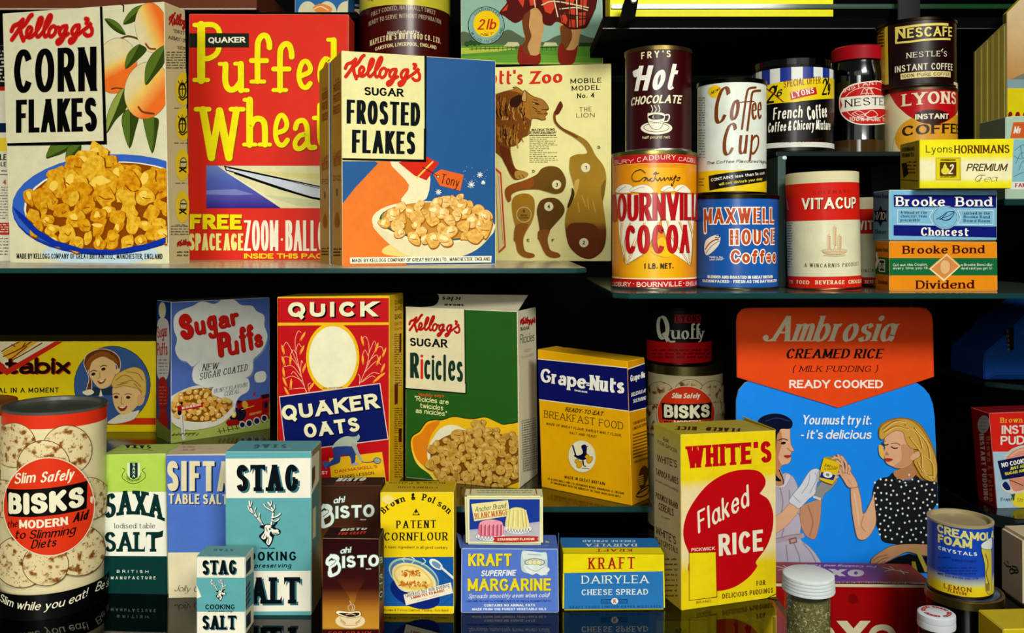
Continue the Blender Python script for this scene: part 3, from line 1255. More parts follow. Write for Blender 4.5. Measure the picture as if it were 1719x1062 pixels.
def peach(cx, cy, rx, ry, rot, blush):
    c = a.pu(cx, cy)
    k = a.px((cx, cy))
    bx_, by_ = blush
    d = a.pu(cx + bx_, cy + by_)
    e = a.pu(cx - bx_ * 1.2, cy - by_ * 1.2)
    a.ell(cx, cy, rx * 1.015, ry * 1.015, '#7d5a2c', rot)
    a.ell(cx, cy, rx, ry, G([(0, '#e0702a'), (.3, '#e59a4c'), (.55, '#dfbc62'), (.75, '#d8c48c'), (1, '#d5c99c')], d, e), rot)


peach(1175, 215, 125, 195, -8, (70, -40))
a.line([(1130, 340), (1160, 375), (1205, 380)], 14, '#8a4a22', True)
peach(900, 510, 160, 215, 10, (20, 60))
a.line([(866, 690), (905, 682), (960, 690)], 10, '#6f4420', True)
leaf(a, [(975, 535), (985, 430), (1040, 365), (1085, 345), (1140, 385), (1075, 460)], leaf_d, leaf_m)
leaf(a, [(825, 1035), (835, 880), (900, 740), (965, 690), (985, 830), (900, 930)], leaf_d, leaf_l)
leaf(a, [(1005, 1150), (945, 960), (965, 860), (1010, 860), (1075, 900), (1055, 1000)], leaf_d, leaf_m)
leaf(a, [(1180, 1190), (1110, 940), (1130, 905), (1200, 910), (1232, 930), (1225, 1010)], leaf_d, leaf_m)
peach(1140, 700, 172, 222, 12, (75, 80))
a.line([(1075, 830), (1110, 868), (1195, 882)], 14, '#6f4420', True)
leaf(a, [(1130, 660), (1130, 520), (1190, 410), (1290, 350), (1280, 480), (1200, 590)], leaf_d, leaf_m)
a.line([(945, 36), (960, 45), (958, 90)], 10, INK)
a.view('A2')
leaf(a, [(345, 200), (375, 110), (440, 95), (545, 100), (480, 160), (400, 190)], leaf_d, leaf_m)
leaf(a, [(490, 215), (500, 130), (545, 95), (605, 100), (590, 190), (540, 215)], leaf_d, leaf_m)
a.build()
a = Art(bx.front, bx.root, 'bowl_picture', lift=.0008).view('A2')
rg = random.Random(4)
a.ell(750, 905, 430, 85, '#b9cfd6')
a.ell(820, 548, 728, 372, '#1d3f9a', -3)
a.ell(820, 535, 728, 362, '#3c66ba', -3)
a.ell(835, 545, 655, 318, '#e8e4c8', -3)
a.ell(835, 556, 640, 322, '#8a4a10', -3)
sp = [(720, 170, 90), (640, 250, 110), (560, 250, 80), (800, 250, 100), (440, 320, 85), (690, 300, 110), (880, 320, 80), (980, 300, 90), (1180, 340, 80), (1090, 370, 85)]
sp += [(230, 490, 62), (340, 500, 90), (420, 420, 100), (540, 390, 100), (580, 470, 100), (770, 400, 140), (960, 410, 110), (1010, 360, 90), (1180, 440, 90), (1100, 460, 70), (660, 520, 60), (900, 480, 60)]
sp += scatter(12, 70, 770, 650, 575, 205, 50, 92)
sp.sort(key=lambda p: p[1])
heap(a, sp, '#8e4c0c', [SPOT('#dcae2c', '#c98a16', 130, .5, 'paper', .12, '#b06c10'), SPOT('#e2b83c', '#d09a20', 150, .52, 'paper', .12, '#c07c14'), SPOT('#d9a320', '#c07c12', 120, .5, 'paper', .12, '#a8620e')], '#ecc95a', 3, .24, .62, 11, 1.08, .4)
a.poly([(105, 560), (150, 640), (260, 760), (400, 850), (620, 905), (850, 915), (1100, 880), (1240, 830), (1240, 786), (1100, 836), (850, 884), (620, 872), (420, 810), (290, 730), (190, 630)], '#16389a')
a.build()
a = Art(bx.front, bx.root, 'title_panel', lift=.0006).view('A1')
a.poly([(22, 100), (797, 55), (832, 1110), (38, 1125)], CW0)
a.poly([(776, 52), (796, 50), (832, 1112), (806, 1112)], INK)
a.view('A2').poly([(55, 90), (797, 72), (797, 100), (58, 110)], INK)
a.view('A1')
logo(a, (88, 108), (735, 112), (88, 346), '#e07a6a', 1.5)
logo(a, (88, 108), (735, 112), (88, 346), '#b81f1c', 1.15)
a.t('CORN', 113, 722, 752, 706, 335, 'gothic', INK, th=.175, tn=.13, gap=.09)
a.t('FLAKES', 128, 1030, 755, 1018, 255, 'gothic', INK, th=.20, tn=.15, gap=.06)
a.view('A2')
a.t('MADE BY KELLOGG COMPANY OF GREAT BRITAIN LTD., MANCHESTER, ENGLAND', 128, 946, 1210, 950, 38, 'gothic', '#23231f', th=.16, tn=.13)
a.build()
a = Art(bx.right, bx.root, 'side_print').view('A1')
logo(a, (1310, 85), (1500, 130), (1310, 205), '#a02320', 1.4)
a.t('"BRITISH', 1340, 250, 1490, 285, 26, 'serifb', '#2c2c22')
a.t('ARMY UNIFORM', 1303, 302, 1540, 350, 28, 'serifb', '#2c2c22')
a.t('SERIES', 1375, 378, 1495, 402, 24, 'serifb', '#2c2c22')
a.small(1290, 400, 1500, 540, 7, '#2c2c22', 11, 4)
for yy, kk in ((690, 0), (960, 1)):
    a.ell(1420, yy, 62, 130, '#d6b92c')
    a.ell(1412, yy + 10, 30, 60, '#2a2a1e', line=('#1a1a12', 3))
    a.ell(1412, yy + 15, 20, 45, '#c9b23a')
    a.line([(1380, yy - 60), (1400, yy - 30), (1412, yy - 70), (1425, yy - 30), (1445, yy - 60)], 6, '#1a1a12')
    a.line([(1412, yy - 30), (1412, yy + 50)], 6, '#1a1a12')
    a.line([(1392, yy), (1432, yy)], 5, '#1a1a12')
    a.line([(1385, yy + 60), (1412, yy + 85), (1445, yy + 60)], 7, '#1a1a12', True)
    a.small(1350, yy + 140, 1450, yy + 165, 1, '#6a4a30', 10, 5)
a.view('A2')
for yy in (250, 560):
    a.ell(1352, yy, 52, 120, '#d6b92c')
    a.ell(1360, yy - 10, 24, 42, '#c9b98a', line=('#1a1a12', 4))
    a.line([(1340, yy - 20), (1378, yy - 20)], 6, '#1a1a12')
    a.line([(1340, yy + 20), (1380, yy + 20)], 5, '#1a1a12')
    a.line([(1330, yy + 50), (1380, yy + 20)], 7, '#1a1a12')
    a.line([(1330, yy + 20), (1380, yy + 55)], 7, '#1a1a12')
    a.small(1300, yy + 130, 1390, yy + 150, 1, '#6a4a30', 9, 6)
a.small(1266, 700, 1400, 780, 4, '#2c2c22', 9, 8)
logo(a, (1312, 810), (1450, 795), (1312, 862), '#a02320', 1.3)
a.small(1310, 890, 1400, 940, 2, '#2c2c22', 14, 9)
a.build()

# ---- puffed wheat
bx = carton('cereal_carton', 'red Puffed Wheat cereal carton with big yellow lettering and a speeding jet', [(317.3, 22.9), (585.3, 24.3), (583, 437), (314, 437)], ZL, .05,
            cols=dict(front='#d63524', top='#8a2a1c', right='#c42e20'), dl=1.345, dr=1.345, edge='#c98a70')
a = Art(bx.front, bx.root, 'front_print').view('A3')
Y = '#efe31c'


PUFF3 = [([(175, 192), (175, 622)], 60), ([(124, 194), (220, 194)], 34), ([(122, 620), (228, 620)], 32), ([(150, 196), (262, 192), (312, 236), (318, 330), (296, 412), (236, 452), (195, 452)], 40),
         ([(318, 496), (362, 497)], 30), ([(364, 500), (362, 630), (388, 690), (436, 688), (476, 640)], 46), ([(482, 496), (484, 698)], 48), ([(438, 494), (482, 495)], 30), ([(484, 698), (536, 700)], 30),
         ([(612, 630), (612, 380), (622, 310), (652, 276), (684, 284), (702, 330), (704, 368)], 44), ([(564, 470), (682, 470)], 38), ([(564, 632), (664, 632)], 30),
         ([(786, 700), (786, 440), (794, 376), (824, 342), (856, 350), (874, 400), (876, 440)], 44), ([(736, 535), (856, 535)], 38), ([(734, 698), (834, 698)], 30),
         ([(944, 590), (1010, 560), (1020, 520), (992, 476), (958, 488), (936, 550), (934, 610), (954, 665), (990, 678), (1020, 646)], 38),
         ([(1176, 478), (1138, 456), (1104, 510), (1096, 600), (1120, 650), (1170, 650)], 40), ([(1202, 312), (1202, 665)], 46), ([(1158, 308), (1202, 308)], 30)]
PUFF4 = [([(182, -158), (244, 196)], 56), ([(244, 196), (304, -150)], 50), ([(304, -150), (374, 196)], 56), ([(374, 196), (430, -158)], 50), ([(130, -162), (228, -162)], 34), ([(388, -162), (482, -162)], 34),
         ([(528, -232), (528, 100)], 50), ([(490, -232), (528, -232)], 30), ([(528, -20), (558, -80), (600, -92), (634, -66), (642, 0), (642, 100)], 44), ([(486, 100), (572, 100)], 28), ([(600, 100), (680, 100)], 28),
         ([(730, 14), (790, -10), (804, -60), (780, -112), (748, -108), (724, -40), (722, 40), (744, 96), (780, 102), (810, 66)], 36),
         ([(868, -20), (884, -66), (926, -78), (952, -40), (958, 30), (960, 90), (980, 122), (1012, 120)], 38), ([(952, 20), (900, 36), (866, 84), (876, 128), (918, 124), (956, 80)], 36),
         ([(1052, -190), (1052, 40), (1076, 106), (1130, 100)], 44), ([(1008, -97), (1110, -97)], 34)]
a.rect(82, 258, 545, 368, '#2e2f20')
for vv, strokes in (('A3', PUFF3), ('A4', PUFF4)):
    a.view(vv)
    for col, d, dw in (('#8a5a14', 4, 4), (Y, 0, 0)):
        for pts, w in strokes:
            a.line([(x + d, y + d) for x, y in pts], w + dw, col, sm=len(pts) > 2)
    if vv == 'A3':
        a.poly([(207, 258), (345, 258), (345, 368), (207, 368)], '#2e2f20')
        a.t('QUAKER', 230, 334, 516, 330, 44, 'heavy', WHITE, sp=.2)
a.build()
a = Art(bx.front, bx.root, 'jet_picture', lift=.0006).view('A4')
a.poly([(206, 256), (1290, 258), (1290, 572), (206, 572)], G([(0, '#3d2f8a'), (.3, '#5a58a8'), (.62, '#5566b0'), (1, '#6f86bc')], a.pu(400, 570), a.pu(400, 256)))
a.poly([(290, 258), (1290, 258), (1290, 572), (760, 572), (560, 440), (360, 310)], '#dcd9a8')
a.poly([(560, 300), (900, 310), (1290, 330), (1290, 380), (800, 340)], '#d9d38a')
a.poly([(600, 470), (900, 560), (1290, 560), (1290, 540), (900, 500)], '#c9cfa0')
a.line([(350, 300), (560, 430), (720, 530)], 5, '#ecebd8')
a.poly([(206, 440), (420, 430), (560, 470), (420, 476), (206, 470)], '#7d86bc')
a.poly([(352, 270), (372, 268), (760, 350), (1060, 415), (1290, 460), (1290, 560), (1040, 508), (760, 420), (420, 308), (358, 292)], '#c9d3da', True, line=(INK, 9))
a.line([(372, 274), (760, 356), (1045, 425)], 5, INK)
a.line([(420, 312), (760, 428), (1000, 498), (1060, 505)], 16, INK)
a.build()
a = Art(bx.front, bx.root, 'offer_lettering', lift=.0006).view('A4')
a.t('FREE', 84, 728, 470, 732, 112, 'heavy', Y, sh=('#7a2a14', 5, 5), th=.30, tn=.24)
a.t('SPACE AGE', 78, 886, 480, 886, 126, 'gothic', '#f0e68c', th=.17, tn=.13, gap=.05, sp=.12)
a.t('ZOOM-BALLOON', 486, 888, 1222, 890, 226, 'gothic', '#efe9d0', th=.10, tn=.075, gap=.035)
a.t('INSIDE THIS PACKET', 486, 946, 1215, 946, 38, 'heavy', '#f0d42c', th=.26, tn=.2)
a.build()

# ---- frosted flakes (a second identical carton stands behind it)
FQ = [(573, 85), (832, 101.8), (832, 443.7), (574.7, 446)]
bx = carton('cereal_carton', 'white and blue SUGAR FROSTED FLAKES carton with a bowl, in front of its twin', FQ, ZL, side=('L', 556.5),
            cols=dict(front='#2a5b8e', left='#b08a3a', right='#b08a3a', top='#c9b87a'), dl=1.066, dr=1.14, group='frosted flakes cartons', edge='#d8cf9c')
a = Art(bx.left, bx.root, 'side_print', lift=.0004).view('A3')
for x0, y0, x1, y1, cc in ((1202, 720, 1252, 690, '#8a3a1c'), (1202, 800, 1252, 775, '#8a3a1c'), (1202, 890, 1252, 868, '#8a3a1c'), (1212, 640, 1246, 622, '#4a3a1c')):
    a.t('FROSTED' if y0 > 700 else 'SUGAR', x0, y0, x1, y1, 62 if y0 > 700 else 26, 'gothic', cc, th=.12, tn=.1, gap=.05)
a.view('A4')
a.t('FLAKES', 1150, 215, 1206, 190, 50, 'gothic', '#a0451c', th=.12, tn=.1)
a.t('FROSTED', 1150, 270, 1206, 245, 60, 'gothic', '#a8401c', th=.12, tn=.1)
a.small(1150, 330, 1206, 375, 3, '#8a5a24', 10, 3)
a.line([(1178, 440), (1178, 470)], 6, '#3a2a14')
a.poly([(1178, 600), (1196, 680), (1178, 720), (1160, 680)], '#a0601c', True)
a.small(1152, 870, 1210, 940, 3, '#3a2a14', 14, 3)
a.build()
twin = copy_tree(bx.root, Vector(-bx.N) * (bx.depth + .0035) + Vector((-.0016, 0, 0)))
twin['label'] = 'frosted flakes carton hidden behind its twin, only its brown side showing'
front_only = []
a = Art(bx.front, bx.root, 'title_panel', lift=.0010).view('A5')
PAN = '#dbd69a'
a.poly([(40, 380), (712, 428), (712, 1250), (40, 1250)], PAN)
a.poly([(702, 428), (720, 430), (714, 1110), (704, 1110)], INK)
a.view('A6')
a.poly([(40, -20), (672, -20), (668, 212), (40, 200)], PAN)
a.poly([(40, 200), (686, 212), (684, 230), (40, 216)], INK)
a.poly([(669, -20), (688, -20), (685, 230), (667, 214)], INK)
a.view('A5')
logo(a, (85, 405), (682, 472), (85, 632), '#c6301f', 1.18)
a.t('SUGAR', 236, 738, 540, 752, 66, 'heavy', INK, up=(0, -64), th=.25, tn=.19)
a.t('FROSTED', 98, 958, 668, 978, 188, 'gothic', '#12181c', th=.18, tn=.13, gap=.07, up=(2, -186))
a.view('A6')
a.t('FLAKES', 134, 162, 604, 174, 172, 'gothic', '#12181c', th=.19, tn=.14, gap=.08, up=(2, -172))
a.build()
a = Art(bx.front, bx.root, 'bowl_picture', lift=.0004).view('A6')
OR = '#dd7a34'
a.poly([(50, 205), (700, 225), (690, 470), (500, 520), (300, 660), (440, 830), (560, 1020), (50, 1020), (50, 560), (160, 420), (330, 240), (300, 220)], OR)
a.poly([(420, 225), (690, 225), (690, 500), (500, 520), (560, 400)], '#e3d9b0', True)
a.poly([(370, 870), (520, 820), (660, 930), (400, 920)], '#e2c878', True)
a.poly([(480, 232), (690, 190), (782, 236), (690, 366), (600, 330)], '#c8321f')
a.line([(735, 228), (620, 345)], 12, '#e4c05a')
a.poly([(738, 318), (800, 284), (966, 325), (940, 443), (790, 405)], '#d8682c')
a.ell(775, 338, 9, 9, PAN, line=(INK, 4))
a.line([(660, 270), (700, 290), (768, 332)], 5, INK, True)
a.t('Tony', 790, 385, 925, 418, 74, 'roundlight', '#3a1410', th=.09, tn=.08, shear=.12, up=(8, -72))
for sx, sy, sr in ((1085, 325, 20), (1022, 397, 24), (1110, 382, 14), (778, 453, 20)):
    for k in range(4):
        t = math.pi * k / 4 + .2
        a.line([(sx - sr * math.cos(t), sy - sr * math.sin(t)), (sx + sr * math.cos(t), sy + sr * math.sin(t))], 5, '#e8ead8')
rg = random.Random(8)
for k in range(22):
    a.ell(rg.uniform(960, 1140), rg.uniform(255, 420), 2.4, 2.4, '#c6d2cc', n=6)
a.ell(740, 690, 458, 168, '#e2dab0', 4)
a.poly([(290, 700), (350, 780), (440, 860), (540, 920), (660, 945), (900, 940), (1060, 880), (1170, 770), (1200, 690), (1100, 760), (900, 830), (640, 830), (420, 760)], '#d8cfa4', True)
a.ell(762, 672, 424, 140, '#3f6450', 3)
a.ell(770, 664, 414, 134, '#c08a3a', 3)
sp = scatter(5, 60, 770, 670, 405, 150, 40, 66)
sp += [(800, 515, 36), (870, 520, 46), (935, 500, 44), (960, 540, 40), (900, 550, 50), (1010, 560, 46), (1120, 640, 50), (1080, 700, 50)]
sp.sort(key=lambda p: p[1])
heap(a, sp, '#9a6018', [SPOT('#e6c888', '#d9a650', 170, .5, 'paper', .12, '#c48834'), SPOT('#e2ba68', '#d09a44', 170, .5, 'paper', .12, '#e8d29a')], '#eedb9e', 7, .22, .6, 9)
a.poly([(118, 938), (1170, 926), (1166, 974), (120, 984)], '#e8e4c8')
a.t('MADE BY KELLOGG COMPANY OF GREAT BRITAIN LTD., MANCHESTER, ENGLAND', 134, 974, 1158, 962, 28, 'gothic', INK, th=.17, tn=.14, up=(0, -28))
a.build()

# ---- the lion cut-out carton
bx = carton('cereal_carton', 'buff carton printed with a lion to cut out, at the right end of the shelf', [(765, 115), (1026, 106.6), (1026, 440.3), (765, 438.2)], ZL, .05,
            cols=dict(front='#e4dc96', top='#a89a6a', right='#b8a870'), dl=1.318, dr=1.30, edge='#e0d4a8')
a = Art(bx.front, bx.root, 'front_print').view('A7')
a.t("Scott's", 160, 650, 545, 655, 112, 'serifb', '#cd3a26', th=.19, tn=.12, ser=(.04, .08), gap=.06, up=(3, -112))
a.t('Zoo', 600, 652, 852, 640, 98, 'serifb', '#cd3a26', th=.27, tn=.15, ser=(.05, .1), gap=.08)
a.t('MOBILE', 912, 648, 1152, 640, 38, 'heavy', INK, th=.2, tn=.16, gap=.26)
a.t('MODEL', 922, 704, 1142, 696, 38, 'heavy', INK, th=.2, tn=.16, gap=.26)
a.t('No. 4', 964, 762, 1098, 756, 38, 'heavy', INK, th=.2, tn=.16, gap=.2)
a.t('THE', 982, 866, 1076, 862, 34, 'light', '#6a2418', th=.14, gap=.3)
a.t('LION', 958, 912, 1100, 908, 34, 'light', '#6a2418', th=.14, gap=.3)
a.t('INSTRUCTIONS', 612, 1016, 792, 1012, 18, 'heavy', INK)
a.small(594, 1022, 800, 1062, 2, INK, 10, 3)
a.view('A8')
a.small(570, 0, 778, 240, 17, '#3a3424', 7, 4, .3)
for ch, x, y in (('B', 1076, 132), ('D', 590, 310), ('E', 550, 822), ('F', 735, 822)):
    a.t(ch, x, y, x + 20, y, 22, 'heavy', INK)
a.build()
a = Art(bx.front, bx.root, 'lion_picture', lift=.0006).view('A7')
LB, LD, LM, LL = '#a9762c', '#3c1c0a', '#7c4a18', '#c39a50'
a.poly([(280, 760), (340, 730), (420, 705), (480, 690), (465, 678), (500, 676), (548, 710), (560, 700), (620, 745), (700, 775), (742, 830), (742, 850), (722, 862), (735, 880), (716, 905), (720, 925), (690, 932), (650, 920), (612, 925), (600, 990), (560, 1060), (280, 1090)], LB, True, line=(LD, 4))
a.poly([(280, 760), (340, 735), (430, 705), (500, 715), (540, 740), (520, 820), (560, 900), (605, 935), (590, 1000), (550, 1060), (280, 1090)], LM, True)
rg = random.Random(3)
for k in range(90):
    x, y = rg.uniform(335, 560), rg.uniform(740, 1050)
    l = rg.uniform(30, 90)
    a.line([(x, y), (x - l * .12, y + l * .5), (x + l * .05, y + l)], rg.uniform(4, 9), rg.choice([LB, LD, '#8f5a20', '#b98a3c', '#5c3010', '#c6a058']), True)
a.poly([(450, 770), (520, 735), (545, 770), (500, 830), (450, 820)], LD, True)
a.poly([(535, 770), (555, 700), (575, 740), (565, 790)], '#c49a60', True, line=(LD, 4))
a.poly([(600, 770), (690, 780), (738, 832), (720, 858), (730, 880), (712, 905), (718, 924), (690, 930), (650, 912), (612, 915), (600, 850)], '#a27434', True)
for l in ([(615, 790), (650, 800)], [(625, 770), (660, 780)], [(640, 810), (675, 812)], [(690, 850), (735, 848)], [(655, 880), (700, 885), (728, 880)], [(620, 830), (650, 850)], [(640, 860), (680, 870)]):
    a.line(l, 5, LD, True)
a.line([(640, 800), (662, 806)], 9, LD)
a.view('A8')
a.poly([(280, -60), (520, -60), (515, 60), (460, 110), (430, 120), (440, 200), (470, 280), (540, 300), (562, 325), (520, 350), (460, 360), (420, 310), (380, 220), (325, 160), (280, 150)], LM, True)
for k in range(60):
    x, y = rg.uniform(330, 490), rg.uniform(-50, 70)
    l = rg.uniform(30, 70)
    a.line([(x, y), (x - l * .1, y + l * .5), (x - l * .02, y + l)], rg.uniform(4, 8), rg.choice([LB, LD, '#8f5a20', '#b98a3c', '#5c3010']), True)
a.poly([(350, 110), (420, 140), (430, 220), (465, 285), (450, 330), (410, 280), (370, 200)], '#6a3412', True)
a.poly([(465, 300), (535, 300), (560, 325), (520, 352), (470, 350)], '#b08a40', True)
a.line([(490, 330), (505, 350)], 4, LD)
a.line([(515, 325), (530, 345)], 4, LD)
# body cut-out with tail
a.poly([(870, 215), (880, 190), (930, 172), (985, 170), (1000, 150), (960, 90), (830, -5), (850, -8), (980, 60), (1030, 120), (1060, 180), (1120, 260), (1140, 340), (1132, 430), (1115, 520), (1130, 640), (1140, 760), (1125, 860), (1080, 920), (1010, 950), (930, 920), (860, 840), (835, 720), (840, 620), (870, 530), (905, 450), (890, 370), (868, 290)],
       G([(0, '#6a3414'), (.28, '#74421a'), (.36, '#a67e2c'), (.7, '#b08a2e'), (1, '#9c7a2a')], a.pu(1000, 950), a.pu(1000, 170)), True)
a.poly([(860, 700), (960, 680), (1060, 700), (1090, 800), (1060, 900), (1000, 945), (920, 915), (855, 830)], '#6e3a1a', True)
a.poly([(905, 380), (940, 360), (930, 430), (900, 500)], '#d0b060', True)
a.poly([(1100, 420), (1136, 360), (1130, 450), (1112, 520)], '#8a6a24', True)
for l in ([(960, 480), (990, 560)], [(1000, 500), (1010, 580)], [(1040, 520), (1060, 600)], [(930, 530), (940, 600)]):
    a.line(l, 8, '#c4a048', True)
a.poly([(885, 420), (905, 470), (870, 560), (850, 560), (880, 470)], '#4a3a18', True)
a.view('A7').line([(835, 795), (845, 830), (795, 870), (795, 940), (850, 1000), (960, 1062)], 18, LM, True)
a.poly([(832, 790), (850, 830), (820, 885), (790, 880), (800, 845)], '#6a3014', True)
a.view('A8')
# legs D, E, F
a.poly([(392, 430), (440, 395), (520, 370), (620, 325), (660, 280), (720, 260), (790, 275), (835, 340), (840, 400), (815, 450), (760, 466), (700, 450), (620, 432), (500, 440), (440, 470), (435, 510), (415, 525), (395, 490)], '#73521c', True)
a.poly([(392, 430), (440, 398), (520, 375), (600, 345), (590, 420), (500, 436), (440, 468), (435, 508), (415, 525), (395, 490)], '#92541e', True)
a.poly([(440, 540), (455, 490), (510, 465), (570, 470), (605, 510), (608, 600), (585, 680), (540, 760), (525, 820), (540, 890), (600, 910), (608, 932), (560, 942), (510, 925), (480, 890), (468, 830), (452, 800), (470, 730), (450, 640)], '#a57a26', True)
a.poly([(470, 700), (560, 690), (530, 770), (522, 830), (540, 890), (600, 910), (606, 932), (560, 940), (510, 925), (482, 890), (468, 830), (455, 800)], '#8f5c22', True)
a.poly([(625, 590), (650, 520), (710, 495), (780, 505), (828, 565), (820, 620), (770, 680), (720, 740), (705, 800), (725, 880), (785, 905), (798, 932), (750, 942), (700, 925), (670, 880), (645, 820), (630, 790), (645, 740), (635, 660)], '#69491a', True)
a.poly([(640, 740), (720, 735), (705, 800), (725, 880), (785, 905), (796, 932), (750, 941), (700, 925), (670, 880), (645, 820), (632, 790)], '#8a5622', True)
for ch, x, y in (('1', 987, 272), ('3', 772, 398), ('4', 714, 560), ('2', 974, 828)):
    a.ell(x, y, 34, 34, '#e2dcae')
    a.t(ch, x - 9, y + 14, x + 9, y + 14, 28, 'heavy', INK, th=.2, tn=.16)
a.ell(530, 620, 54, 56, '#a0762a', line=('#e2dcae', 3))
a.t('B', 523, 605, 537, 605, 22, 'gothic', INK)
a.t('BEND', 505, 632, 556, 632, 13, 'gothic', INK)
a.t('DOWN', 498, 650, 562, 650, 13, 'gothic', INK)
a.poly([(318, 270), (362, 310), (396, 860), (345, 905)], '#c64a28')
a.poly([(318, 290), (352, 320), (384, 850), (345, 890)], '#dccb92')
a.line([(340, 330), (375, 840)], 3, '#c64a28')
a.build()

# ---- porridge oats carton above
bx = carton('oats_carton', 'porridge oats carton picturing bare knees, red kilt and a 2lb roundel', [(773, -120), (1010, -120), (1012.3, 107.2), (774, 107.2)], ZS, .09,
            cols=dict(front='#8fb29c', right='#6c8a5a', left='#7d9c86'), dl=1.40, dr=1.40)
a = Art(bx.front, bx.root, 'front_print').view('A7')
a.poly([(60, 255), (140, 260), (240, 300), (340, 270), (430, 230), (500, 262), (560, 295), (700, 325), (790, 285), (860, 265), (960, 255), (1060, 290), (1160, 310), (1160, 400), (60, 400)], '#5c6a50', True)
a.poly([(60, 355), (300, 345), (600, 350), (1160, 345), (1160, 520), (60, 520)], '#5f9236')
a.poly([(60, 370), (400, 365), (500, 380), (340, 400), (60, 420)], '#aebd4c')
a.poly([(60, 440), (500, 420), (1160, 440), (1160, 520), (60, 520)], '#6aa03a')
for x, y, r in ((110, 340, 20), (140, 332, 20), (170, 338, 18), (205, 335, 16)):
    a.ell(x, y, r, r * 1.1, '#33552c')
for x in range(980, 1150, 13):
    a.ell(x, 345 + (x % 3), 9, 16, '#2a4426')
a.poly([(396, 360), (430, 325), (505, 328), (520, 352), (470, 362)], '#c9c79a')
a.poly([(700, 358), (715, 328), (800, 330), (815, 356)], '#c9c79a')
a.line([(130, 380), (300, 376), (520, 370), (820, 365)], 5, '#2e3a24')
for x in range(150, 820, 34):
    a.line([(x, 362), (x, 390)], 4, '#38422a')
a.rect(60, 485, 1160, 496, '#a9bf58')
a.ell(260, 198, 140, 144, '#87ada0', line=(INK, 5))
a.ell(262, 185, 102, 104, '#ecc914')
a.t('2 lb', 190, 232, 332, 228, 82, 'ital', '#c23418', sp=.02, th=.17, tn=.13)
a.t('NET', 215, 280, 312, 274, 22, 'ital', '#8a2a14', gap=.3)
a.ring_text('GUARANTEED', 260, 198, 112, 140, 35, 24, INK)
a.ring_text('MILLED IN SCOTLAND', 260, 198, 134, 205, 352, 22, INK, flip=True)
a.build()
a = Art(bx.front, bx.root, 'kilt_picture', lift=.0006).view('A7')
SK = '#c79a62'
a.poly([(540, 110), (640, 60), (715, 120), (705, 220), (690, 300), (672, 400), (660, 440), (560, 430), (520, 390), (560, 320), (545, 220)], SK, True)
a.poly([(540, 120), (600, 80), (590, 200), (610, 280), (580, 360), (600, 430), (540, 410), (525, 370), (562, 310), (545, 220)], '#74431e', True)
a.poly([(830, 190), (900, 170), (990, 200), (980, 300), (960, 380), (880, 388), (850, 350), (838, 270)], SK, True)
a.poly([(840, 200), (905, 210), (925, 290), (880, 380), (850, 350), (836, 270)], '#7c4a22', True)
a.poly([(505, 400), (530, 345), (560, 410), (640, 432), (680, 415), (665, 500), (520, 500)], '#8a2a1a', True)
a.poly([(815, 385), (845, 330), (880, 385), (940, 385), (968, 350), (960, 420), (930, 495), (830, 495)], '#8a2a1a', True)
a.poly([(362, 98), (420, 20), (440, -60), (1080, -60), (1052, 190), (980, 225), (900, 225), (840, 180), (800, 170), (760, 200), (700, 180), (690, 110), (640, 60), (560, 110), (540, 150), (480, 178), (400, 125)], '#5c1a12', True)
for pts in ([(380, 90), (430, 30), (420, 80)], [(500, -10), (560, -20), (545, 60)], [(590, -20), (640, -20), (640, 40), (600, 45)], [(690, 0), (770, -10), (790, 60), (760, 110), (715, 90)], [(835, 120), (870, 100), (890, 150), (880, 190), (842, 170)], [(905, 150), (950, 155), (950, 215), (900, 210)],
            [(975, 100), (1030, 95), (1030, 140), (980, 145)], [(975, 155), (1030, 150), (1025, 190), (980, 205)], [(870, -20), (950, -20), (930, 40), (880, 40)], [(990, 0), (1040, 0), (1036, 60), (990, 60)], [(900, 70), (950, 75), (950, 120), (900, 115)]):
    a.poly(pts, '#d0482e')
for l in ([(780, -20), (815, 130)], [(960, -20), (965, 210)], [(690, 40), (790, 10), (1050, 60)], [(830, 70), (960, 60), (1045, 80)], [(630, -20), (640, 55)]):
    a.line(l, 9, '#d9cfa0', True)
for l in ([(830, -20), (850, 160)], [(900, -20), (920, 220)], [(1010, -20), (1005, 200)], [(850, 110), (1045, 130)]):
    a.line(l, 8, '#20301c', True)
a.build()

# ---- nut food tin above
t = tin('food_tin', 'glossy maroon and yellow food tin behind the frosted flakes carton', 680, 1.47, 151, ZS, Z(-120, 1.40), '#4a1210', lid='#8a8470')
zz = lambda y: Z(y, 1.40) - ZS
a = Art(t.side, t.root, 'label_print', 'tin').view('A5')
a.band(zz(9), zz(-90), '#c9c03c')
a.band(zz(11), zz(9), '#3a1a10')
a.t('FULLY COOKED, NATURALLY SWEET', 292, 132, 790, 118, 34, 'gothic', '#a89a80', mid=26, th=.14, tn=.12)
a.t('READY TO SERVE WITHOUT PREPARATION', 272, 205, 832, 190, 34, 'gothic', '#a89a80', mid=26, th=.14, tn=.12)
a.t('Manufactured by', 412, 272, 662, 264, 28, 'brush', '#d8d0b0', mid=4)
a.t("MAPLETON'S NUT FOOD CO. LTD.", 282, 358, 832, 342, 42, 'serifb', '#dccf9a', mid=22, th=.2)
a.t('GARSTON, LIVERPOOL, ENGLAND', 322, 396, 796, 384, 28, 'gothic', '#dccf9a', mid=16)
a.t('THE', 262, 14, 310, 8, 26, 'gothic', '#4a2a10')
a.build()

